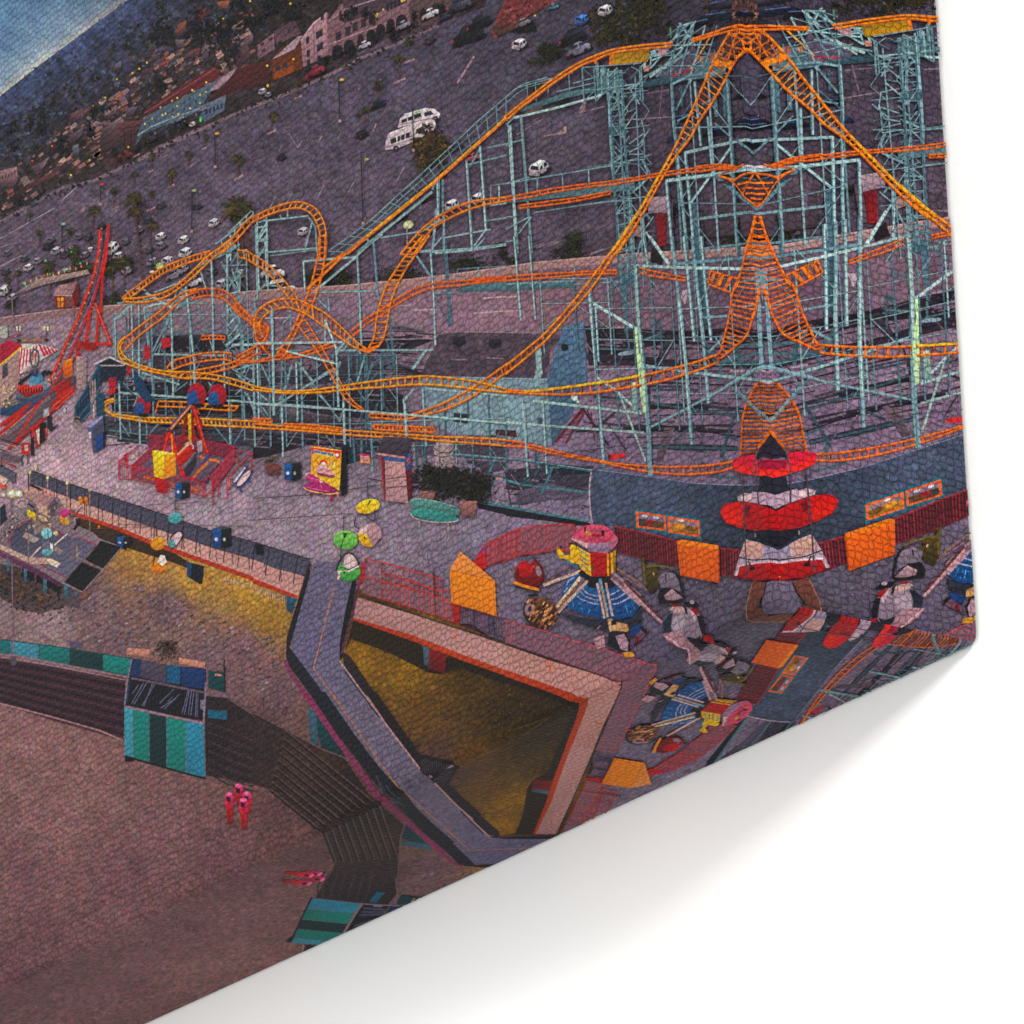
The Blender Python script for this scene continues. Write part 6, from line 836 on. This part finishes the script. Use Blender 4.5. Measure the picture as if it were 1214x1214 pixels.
g2 = lift_car('V',0,0,0,0,0,'printed green and white chairlift car',wire='152,280 152,380'); g2.e('V',165,442,80,62,'86c264',6,20,'5a9a48'); g2.p('V','150,430 148,395 178,395 160,430','2a4a30'); g2.ls('V','150,440 135,480 132,560',1.2,'2a3430'); g2.e('V',185,650,76,64,'66ac58',4,20,'418a44'); g2.p('V','150,610 160,550 190,530 230,560 250,600 240,625 190,640','d8bcb8','c4a8a8',(0,1)); g2.l('V','100,640 130,570 170,528 215,540 245,590 240,630',1.5,'24222a',sm=3); g2.l('V','110,650 190,645 250,612',1.6,'d8ccc8'); g2.l('V','130,620 190,635 248,605',1.1,'24222a'); g2.e('V',155,655,6,10,'1a1a20'); g2.e('V',120,675,8,30,'d8b0a8',10)
g3 = El('chairlift_car','printed orange chairlift car with a white hood over the sand'); g3.l('I','750,300 750,350',1,'3a3038'); g3.e('I',757,382,36,32,'d89a28',-10,16,'c07c1c'); g3.e('I',762,495,38,30,'d88a24',-12,16,'c0701c'); g3.p('I','755,470 770,435 790,440 800,470 780,490','dccac4'); g3.l('I','735,490 740,440 770,430',1.1,'2a242a')
g4 = El('chairlift_car','printed turquoise chairlift car by the railing'); g4.l('I','842,150 842,240',1,'5a4a54'); g4.e('I',840,260,34,26,'62a8ac',-12,16,'48888e'); g4.p('I','835,340 860,320 880,340 850,390 835,380','c8aab0'); g4.l('I','810,400 820,350 850,322 878,340 845,395 815,402',1.3,'3a2e38',sm=2); g4.p('I','808,370 835,360 838,400 815,402','58989a')
wire = El('cable','printed thin black lift cables crossing the plaza'); wire.ls('J','0,165 260,150 620,100;0,270 430,240 480,240;760,160 1214,40',.8,'3a323c'); wire.ls('I','560,290 1214,300;660,200 1020,180;430,310 740,300',.6,'5c4a54'); wire.ls('G','0,1080 660,990 1214,940;0,1130 400,1050',.7,'3a3240')
# orange gabled sign box
os_ = El('orange_gabled_box','printed bright orange box with a pitched top'); os_.p('V','845,635 1140,705 1152,942 1000,895 855,855','d88420','c87418',(0,1)); os_.p('V','845,635 915,517 1142,710 1000,680','dc8c4c','d0803c',(1,0)); os_.l('V','845,638 1140,708',1,'b8681c')
ob2 = El('orange_cabinet','printed orange cabinet standing by the navy roof'); ob2.p('K','818,372 840,362 1015,390 1022,412 1022,572 835,535','cc6414','b85410',(0,1)); ob2.p('K','820,372 842,362 1018,392 1020,412 820,385','d87818'); ob2.ls('K','915,385 918,550;845,390 848,540',1,'a04a10'); ob2.l('K','1020,412 1022,572',1.4,'94400e')
# ---------------- spinning ride
sp = El('animal_spinning_ride','printed carousel-like spinning ride: blue stepped base, red and yellow hub, rocking animal cars')
spb = sp.sub('base'); spb.p('rd','440,830 520,840 700,890 900,900 1060,880 1143,800 1150,880 1080,980 940,1000 760,960 560,910','3a3a48','2c2c38',(0,1)); spb.p('rd','470,680 490,580 560,510 700,490 900,500 1010,560 1110,690 1143,760 1080,860 960,890 800,880 620,840 520,780','23608f','1a4470',(0,1))
spb.ls('rd','510,600 530,560 580,530;600,690 640,720 740,755 800,760;630,650 660,690 740,720 800,725;640,620 690,670 760,690 800,690;900,760 960,750 1050,700;890,720 940,710 1010,665;880,680 920,665 960,640;490,660 520,620',1.4,'9a92a4'); spb.ls('rd','660,500 600,600 520,760;780,540 800,880;900,560 960,740 980,880;1000,580 1100,740',1.2,'153a62'); spb.ls('rd','560,720 575,800;640,760 650,830;700,790 702,850;860,780 862,860;1010,760 1030,830;1060,740 1090,800',1,'4f83b0')
spb.scat('rd','500,700 1100,720 1080,840 800,870 560,800',110,(.5,1.1),['2f74a8','1c4c7a','3c82b0','16406a'],1.6)
hub = sp.sub('hub'); hub.p('rd','640,500 900,500 940,600 870,630 700,620','241e26'); hub.p('rd','700,320 880,325 890,525 720,525','a81c20','901a1e',(0,1)); hub.p('rd','600,270 700,325 712,520 640,470 610,410','e0b020','c8941c',(0,1)); hub.ls('rd','615,300 695,345;620,345 698,395;622,380 700,430;630,420 700,470',1.5,'6a8a84'); hub.p('rd','880,325 930,300 925,470 890,525','a8801c','8a5c1c',(0,1)); hub.ls('rd','705,330 715,520;860,330 865,520;895,330 900,500',2,'c89a20'); hub.p('rd','740,340 850,345 850,500 745,495','a0181c'); hub.ls('rd','720,440 735,480;870,440 885,470',2,'3a5a30')
hub.p('rd','552,200 560,180 620,100 720,88 830,95 900,140 945,200 950,230 900,300 850,330 700,310 690,280','c07088','a86078',(0,1)); hub.p('rd','560,180 620,100 720,85 830,92 900,140 940,190 850,240 700,240','c8546c','b84860',(0,1)); hub.p('rd','552,200 690,245 692,290 560,215','d0a0a0'); hub.p('rd','692,245 880,240 880,320 700,312','9a7a94','8a6c88',(0,1)); hub.ls('rd','692,245 692,310;800,245 800,320;880,240 880,320',1,'7c5a78'); hub.p('rd','665,150 680,105 720,110 760,120 830,130 830,180 760,195 690,175','b05068'); hub.p('rd','665,140 720,150 715,180 670,165','c89030'); hub.p('rd','725,160 805,170 805,195 725,185','981820'); hub.p('rd','660,110 680,100 675,145 662,150','2a1e24'); hub.p('rd','805,135 832,130 830,180 810,188','241e26')
arms = sp.sub('arm'); arms.ls('rd','630,480 315,600',3.6,'b8988c'); arms.ls('rd','560,440 330,560',1.6,'7a4a4c'); arms.ls('rd','630,530 415,800;690,560 440,830',3.4,'b8a08c'); arms.ls('rd','660,545 430,815',2.6,'8a5a5a'); arms.ls('rd','640,540 420,795',1.2,'d0b060'); arms.ls('rd','770,580 835,880;845,580 900,860',2.6,'b89890'); arms.ls('rd','800,560 860,870',2.6,'c0a47c'); arms.ls('rd','795,540 800,640',3,'5a9ac0'); arms.ls('rd','900,490 1140,690;890,540 1140,770',3.2,'a8868c'); arms.ls('rd','900,520 1140,730',4.4,'6c545c'); arms.ls('rd','940,460 1140,580',2,'8c6a30'); arms.ls('bd','0,300 190,430;0,340 220,460',2,'80606a'); arms.ls('bd','0,420 340,745',3.4,'b08890'); arms.ls('bd','0,370 320,700',3,'6a3c46'); arms.ls('bd','0,400 330,730',1.2,'c89c9c')
for i in range(10): arms.l('rd',f'{630-i*22},{545+i*27} {640-i*22},{552+i*27}',1.4,'4a3a34')
for i in range(7): arms.l('bd',f'{40+i*42},{425+i*43} {55+i*42},{418+i*43}',1.2,'2e2028')
arms.p('rd','610,490 650,470 690,520 640,530','1f1c24')
yc = sp.sub('yellow_bird_car'); yc.p('rd','420,295 445,285 480,320 500,345 545,345 540,290 550,255 585,255 605,310 615,420 560,410 500,375 450,370','e0b81c','c8981c',(0,1)); yc.p('rd','410,300 430,290 425,320','2a2420'); yc.p('rd','525,240 590,245 585,258 530,250','241e28'); yc.ls('rd','505,390 570,430 610,440',3,'3f6c8a'); yc.e('rd',463,272,7,10,'2c2420')
rc = sp.sub('red_car'); rc.e('rd',195,505,125,128,'941c20',18,24,'5c1216'); rc.e('rd',160,460,70,66,'b42024',18,18,'9c1a1e'); rc.p('rd','90,370 240,345 235,385 160,395 100,385','5a5468'); rc.p('rd','200,375 230,380 215,415 190,405','6a647c'); rc.e('rd',275,480,22,46,'8c7c88',-15,14); rc.l('rd','60,570 150,605 280,640',3.4,'d88a1c'); rc.l('rd','75,610 280,655',1.6,'2a1e24'); rc.l('rd','240,380 300,450 320,540 300,600',1.6,'4a1014',sm=3); rc.e('rd',232,440,7,9,'e06060'); rc.l('rd','105,455 95,520',2,'4a0e12')
cc = sp.sub('shell_car'); cc.e('rd',290,830,148,130,'6a4436',14,24,'3a2822'); cc.scat('rd','170,740 260,700 380,750 430,850 420,940 300,965 200,890',120,(.6,1.3),['a87048','8c5a3c','2c1e1c','c08a5c','4a3028'],2.6,-50); cc.e('rd',190,800,34,54,'94747c',10,14); cc.e('rd',200,800,14,28,'3a2a30',10,10); cc.p('rd','180,680 270,670 265,690 185,695','1e1a20'); cc.l('rd','160,740 150,830 200,920',1.4,'2a1c1c',sm=2)
pg = sp.sub('penguin_car'); pg.p('rd','740,1050 830,1020 840,1120 770,1140','a88088'); pg.p('rd','860,890 900,880 910,905 1030,930 1025,990 900,985 890,1020 870,960','c8a074','a8805c',(1,0)); pg.p('rd','870,1000 900,985 1000,990 1045,1060 1040,1150 960,1160 860,1110','22242e'); pg.p('rd','925,1030 1000,1010 1035,1080 1030,1160 970,1140','a07c88'); pg.p('rd','890,900 930,890 935,930 895,940','20202a'); pg.p('rd','1040,980 1140,920 1143,1020 1060,1040','234a7c','1c3a64',(0,1)); pg.p('rd','1070,1060 1130,1000 1143,1040 1100,1090','94707a'); pg.p('rd','980,1170 1070,1160 1090,1200 1020,1214','c08a34'); pg.ls('rd','770,970 800,940;1095,1040 1110,1070',2,'7a5a6c'); pg.e('rd',1100,1045,9,14,'7c1c20',20)
gc = sp.sub('grey_animal_car'); gc.p('bd','140,150 180,160 215,230 300,240 290,300 340,290 300,440 230,490 190,420 180,300','5a4a20','3c3420',(0,1)); gc.ls('bd','200,240 260,230 350,240 440,260;170,200 190,400',2.2,'6c5a24'); gc.p('bd','300,340 370,290 450,300 490,370 510,470 420,430 330,430','82727f','6c5f6e',(0,1)); gc.l('bd','430,280 480,320 520,420 540,520',2.2,'221e26',sm=3); gc.p('bd','320,440 430,430 540,520 520,560 400,570 320,580 300,520','231f26'); gc.p('bd','360,500 430,440 530,525 450,545 375,540','a88890','8c6c78',(0,1)); gc.ls('bd','375,310 375,370',1.6,'2c2832'); gc.e('bd',265,305,8,14,'d0a890',-20); gc.p('bd','180,170 210,220 200,230 180,200','1d1c26')
pn = sp.sub('penguin_car'); pn.e('bd',540,770,170,165,'8e7a86',20,24,'6e5e6c'); pn.p('bd','345,760 400,670 440,650 420,760 430,840 370,860','2a3240'); pn.p('bd','400,630 450,590 520,600 570,660 480,660','b89890','a8868a',(0,1)); pn.p('bd','430,585 490,575 500,598 440,605','7c2420'); pn.p('bd','520,560 640,550 680,600 560,600','1c1c26'); pn.e('bd',610,560,22,18,'a88c98'); pn.p('bd','530,590 560,610 575,680 550,660','1e1e28'); pn.p('bd','575,620 600,610 670,640 650,680 640,740','b0949c'); pn.p('bd','585,612 640,620 680,650 650,685','8c1a20'); pn.p('bd','650,680 690,680 730,780 700,870','201c26'); pn.p('bd','345,850 480,810 600,930 560,985 400,920','a07880','8c6870',(0,1)); pn.p('bd','560,870 640,870 680,840 640,940 600,940','262630'); pn.p('bd','700,830 780,870 800,890 680,910','8c1c1c'); pn.e('bd',490,760,60,80,'9a8692',20,16); pn.p('bd','530,985 650,1000 900,1000 900,1030 560,1060','15131a'); pn.l('bd','360,860 550,985',1.6,'b89098')
bp2 = sp.sub('striped_bird_car'); bp2.p('bd','100,870 160,800 210,830 170,880 110,930','6a4a58'); bp2.ls('bd','150,800 210,850;170,790 200,830',2.2,'1d1b24'); bp2.e('bd',105,900,26,34,'6a1c22',30); bp2.p('bd','0,760 30,770 40,820 0,830','b88c5c'); bp2.p('bd','60,900 100,880 90,960 50,980','5c4a5c')
# hanging chairs at the fold
hc = El('red_lift_chair','printed row of red and white chairlift seats hanging near the canvas corner')
hc.p('se','350,190 430,140 470,140 470,440 430,430 340,380','2c2c3a'); hc.p('se','160,110 175,82 240,58 320,50 335,95 470,60 470,200 400,200 330,192 240,182 180,160','b42240','c82a34',(0,1)); hc.p('se','335,95 520,60 520,140 340,150','8c1c3c'); hc.p('se','175,120 320,150 470,150 470,202 330,195 200,168','c82c2c','cc3626',(0,1))
hc.p('se','195,345 240,315 290,318 300,305 380,312 470,330 470,400 440,425 400,400 340,390 245,372 205,370','b89aa4','a0869a',(1,0)); hc.p('se','215,340 290,325 295,360 240,372','c8a8ac')
hc.p('se','80,440 100,400 140,380 240,375 350,395 445,440 470,460 470,550 400,570 300,572 200,550 120,520 90,480','a81c24','9a1a22',(0,1)); hc.p('se','80,440 110,400 200,378 245,380 230,540 120,515','b81c22','c83018',(0,1)); hc.p('se','250,390 290,400 280,470 250,470','6a1420')
hc.p('se','250,632 350,655 385,675 470,720 470,790 330,780 190,885 175,880 210,750','b09aa4','a08a98',(0,1)); hc.p('se','248,640 378,668 365,770 225,750','c89c90','b48a84',(0,1)); hc.p('se','385,672 470,715 470,780 380,770','8c7c90'); hc.p('se','185,882 205,815 300,800 470,790 470,900 330,918 260,905','a01a20','8c161e',(0,1)); hc.l('se','190,880 210,812 330,792 470,782',2.4,'c0a8b0'); hc.l('se','205,755 300,775 470,765',1.6,'24242c')
hc.p('se','470,870 480,870 500,880 470,892','c88a5c'); hc.p('se','445,875 470,880 470,890 450,885','b88a58'); hc.ls('se','235,190 240,380 250,640 265,890',1.8,'4a4450'); hc.ls('se','330,0 320,200 345,390',1.8,'4a4654'); hc.ls('se','270,780 300,830',1.8,'1e1c22'); hc.e('se',300,832,20,14,'1e1a20'); hc.ls('se','320,570 320,620;400,580 400,640',1.4,'8a7480'); hc.p('se','300,575 470,560 470,680 380,640','26242f')
hp = hc.sub('timber_stand'); hp.p('se','305,920 390,925 375,1010 330,1090 470,1100 470,1180 235,1185','6a4238','5a3a34',(0,1)); hp.p('se','400,930 470,900 470,1090 340,1130 385,1000','6c5f72','5e5468',(0,1)); hp.l('se','300,930 235,1185 470,1175',1,'a06a54'); hp.l('se','470,1080 440,1060 480,1030',1.2,'6a5a24')
# ================================================================== put the print together
root = bpy.data.objects.new('canvas_print',None); COL.objects.link(root)
root['label'] = 'gallery-wrapped canvas print of a seaside amusement park at dusk, hung on the white wall'; root['category'] = 'canvas print'
bc = np.array([96,82,98,255])/255
def quadgrid(s0,s1,t0,t1,n,m):
    out = []
    for i in range(n):
        for j in range(m):
            a,b = s0+(s1-s0)*i/n, s0+(s1-s0)*(i+1)/n; c,d = t0+(t1-t0)*j/m, t0+(t1-t0)*(j+1)/m
            out.append((np.array([list(p)+list(bc) for p in ((a,c),(b,c),(b,d),(a,d))]),0))
    return out
front = link('canvas_face', near(quadgrid(LEFT,0,0,TOP,12,12)), INK, root)
side = link('wrapped_edge', near(quadgrid(0,1,0,TOP,3,12)+quadgrid(LEFT,0,-1,0,12,3)), INK, root, 'mirrored edge of the canvas, wrapped round its stretcher')
made = {}
sidepolys = {}
for el in ALL:
    f,sd = build(el); mat = WASH if el.wash else INK
    top = el.parent or el
    if sd: sidepolys.setdefault((top.name,id(top),el.wash),[]).extend(sd)
    par = made.get(id(el.parent)) if el.parent else root
    o = link(el.name,f,mat,par or root,el.label)
    if o: made[id(el)] = o
for (nm,_,w),pl_ in sidepolys.items(): link(nm,pl_,WASH if w else INK,side)
NTRI = sum(len(e.P) for e in ALL); print('ink faces',NTRI,'layers',TOPL[0],'height mm',TOPL[0]*LAYER*1000)
# stretcher bars behind the canvas
def box(name,x0,x1,y0,y1,z0,z1,mat,parent):
    v = [(x,y,z) for x in (x0,x1) for y in (y0,y1) for z in (z0,z1)]; me = bpy.data.meshes.new(name)
    me.from_pydata(v,[],[(0,1,3,2),(4,6,7,5),(0,4,5,1),(2,3,7,6),(0,2,6,4),(1,5,7,3)]); me.materials.append(mat)
    o = bpy.data.objects.new(name,me); COL.objects.link(o); o.parent = parent; return o
pine = bpy.data.materials.new('pine stretcher'); pine.use_nodes = True; n_ = pine.node_tree.nodes; wv = n_.new('ShaderNodeTexWave'); wv.inputs['Scale'].default_value = 30; wv.inputs['Distortion'].default_value = 4
rp = n_.new('ShaderNodeValToRGB'); rp.color_ramp.elements[0].color = (.42,.27,.13,1); rp.color_ramp.elements[1].color = (.55,.38,.2,1)
pine.node_tree.links.new(wv.outputs['Fac'],rp.inputs[0]); pine.node_tree.links.new(rp.outputs[0],n_['Principled BSDF'].inputs['Base Color'])
g = .003; L_,T_ = LEFT*TH+g, TOP*TH-g
for q in ((L_,-g,g,.045),(L_,-g,T_-.045,T_),(L_,L_+.045,.047,T_-.047),(-.048,-g,.047,T_-.047)): box('stretcher_bar',*q,-TH+.001,-g,pine,root)
# wall
wm_ = bpy.data.materials.new('white painted wall'); wm_.use_nodes = True; n_ = wm_.node_tree.nodes; k_ = wm_.node_tree.links; pb = n_['Principled BSDF']
pb.inputs['Roughness'].default_value = .8; pb.inputs['Specular IOR Level'].default_value = .1
tc = n_.new('ShaderNodeTexCoord'); nz = n_.new('ShaderNodeTexNoise'); nz.inputs['Scale'].default_value = 6; nz.inputs['Detail'].default_value = 5; k_.new(tc.outputs['Object'],nz.inputs[0])
cr = n_.new('ShaderNodeValToRGB'); cr.color_ramp.elements[0].color = (.885,.883,.875,1); cr.color_ramp.elements[1].color = (.915,.913,.905,1); k_.new(nz.outputs['Fac'],cr.inputs[0]); k_.new(cr.outputs[0],pb.inputs['Base Color'])
n2 = n_.new('ShaderNodeTexNoise'); n2.inputs['Scale'].default_value = 420; k_.new(tc.outputs['Object'],n2.inputs[0]); bm = n_.new('ShaderNodeBump'); bm.inputs['Strength'].default_value = .08; bm.inputs['Distance'].default_value = .0006; k_.new(n2.outputs['Fac'],bm.inputs['Height']); k_.new(bm.outputs[0],pb.inputs['Normal'])
me = bpy.data.meshes.new('wall'); z = -TH-.0008; me.from_pydata([(-4,-3,z),(4,-3,z),(4,3,z),(-4,3,z)],[],[(0,1,2,3)]); me.materials.append(wm_)
w = bpy.data.objects.new('wall',me); COL.objects.link(w); w['kind'] = 'structure'; w['label'] = 'plain white painted wall behind the canvas'
# light: a soft white room, and one broad window-like lamp above right
wd = bpy.data.worlds.new('World'); SC.world = wd; wd.use_nodes = True; bg = wd.node_tree.nodes['Background']; bg.inputs[0].default_value = (1,.995,.985,1); bg.inputs[1].default_value = WORLD
ld = bpy.data.lights.new('window light','AREA'); ld.shape = 'RECTANGLE'; ld.size = KEYSIZE[0]; ld.size_y = KEYSIZE[1]; ld.energy = KEY; ld.color = (1,.985,.96)
lo = bpy.data.objects.new('window light',ld); COL.objects.link(lo); lo.location = KEYPOS
lo.rotation_euler = (Vector((0,.05,-.02))-Vector(KEYPOS)).to_track_quat('-Z','Y').to_euler()
SC.view_settings.view_transform = 'Standard'; SC.view_settings.look = 'None'; SC.view_settings.exposure = 0; SC.view_settings.gamma = 1
SC.render.engine = 'CYCLES'; SC.cycles.max_bounces = 4; SC.cycles.transparent_max_bounces = 16
SC.cycles.pixel_filter_type = 'BLACKMAN_HARRIS'; SC.cycles.filter_width = 1.7
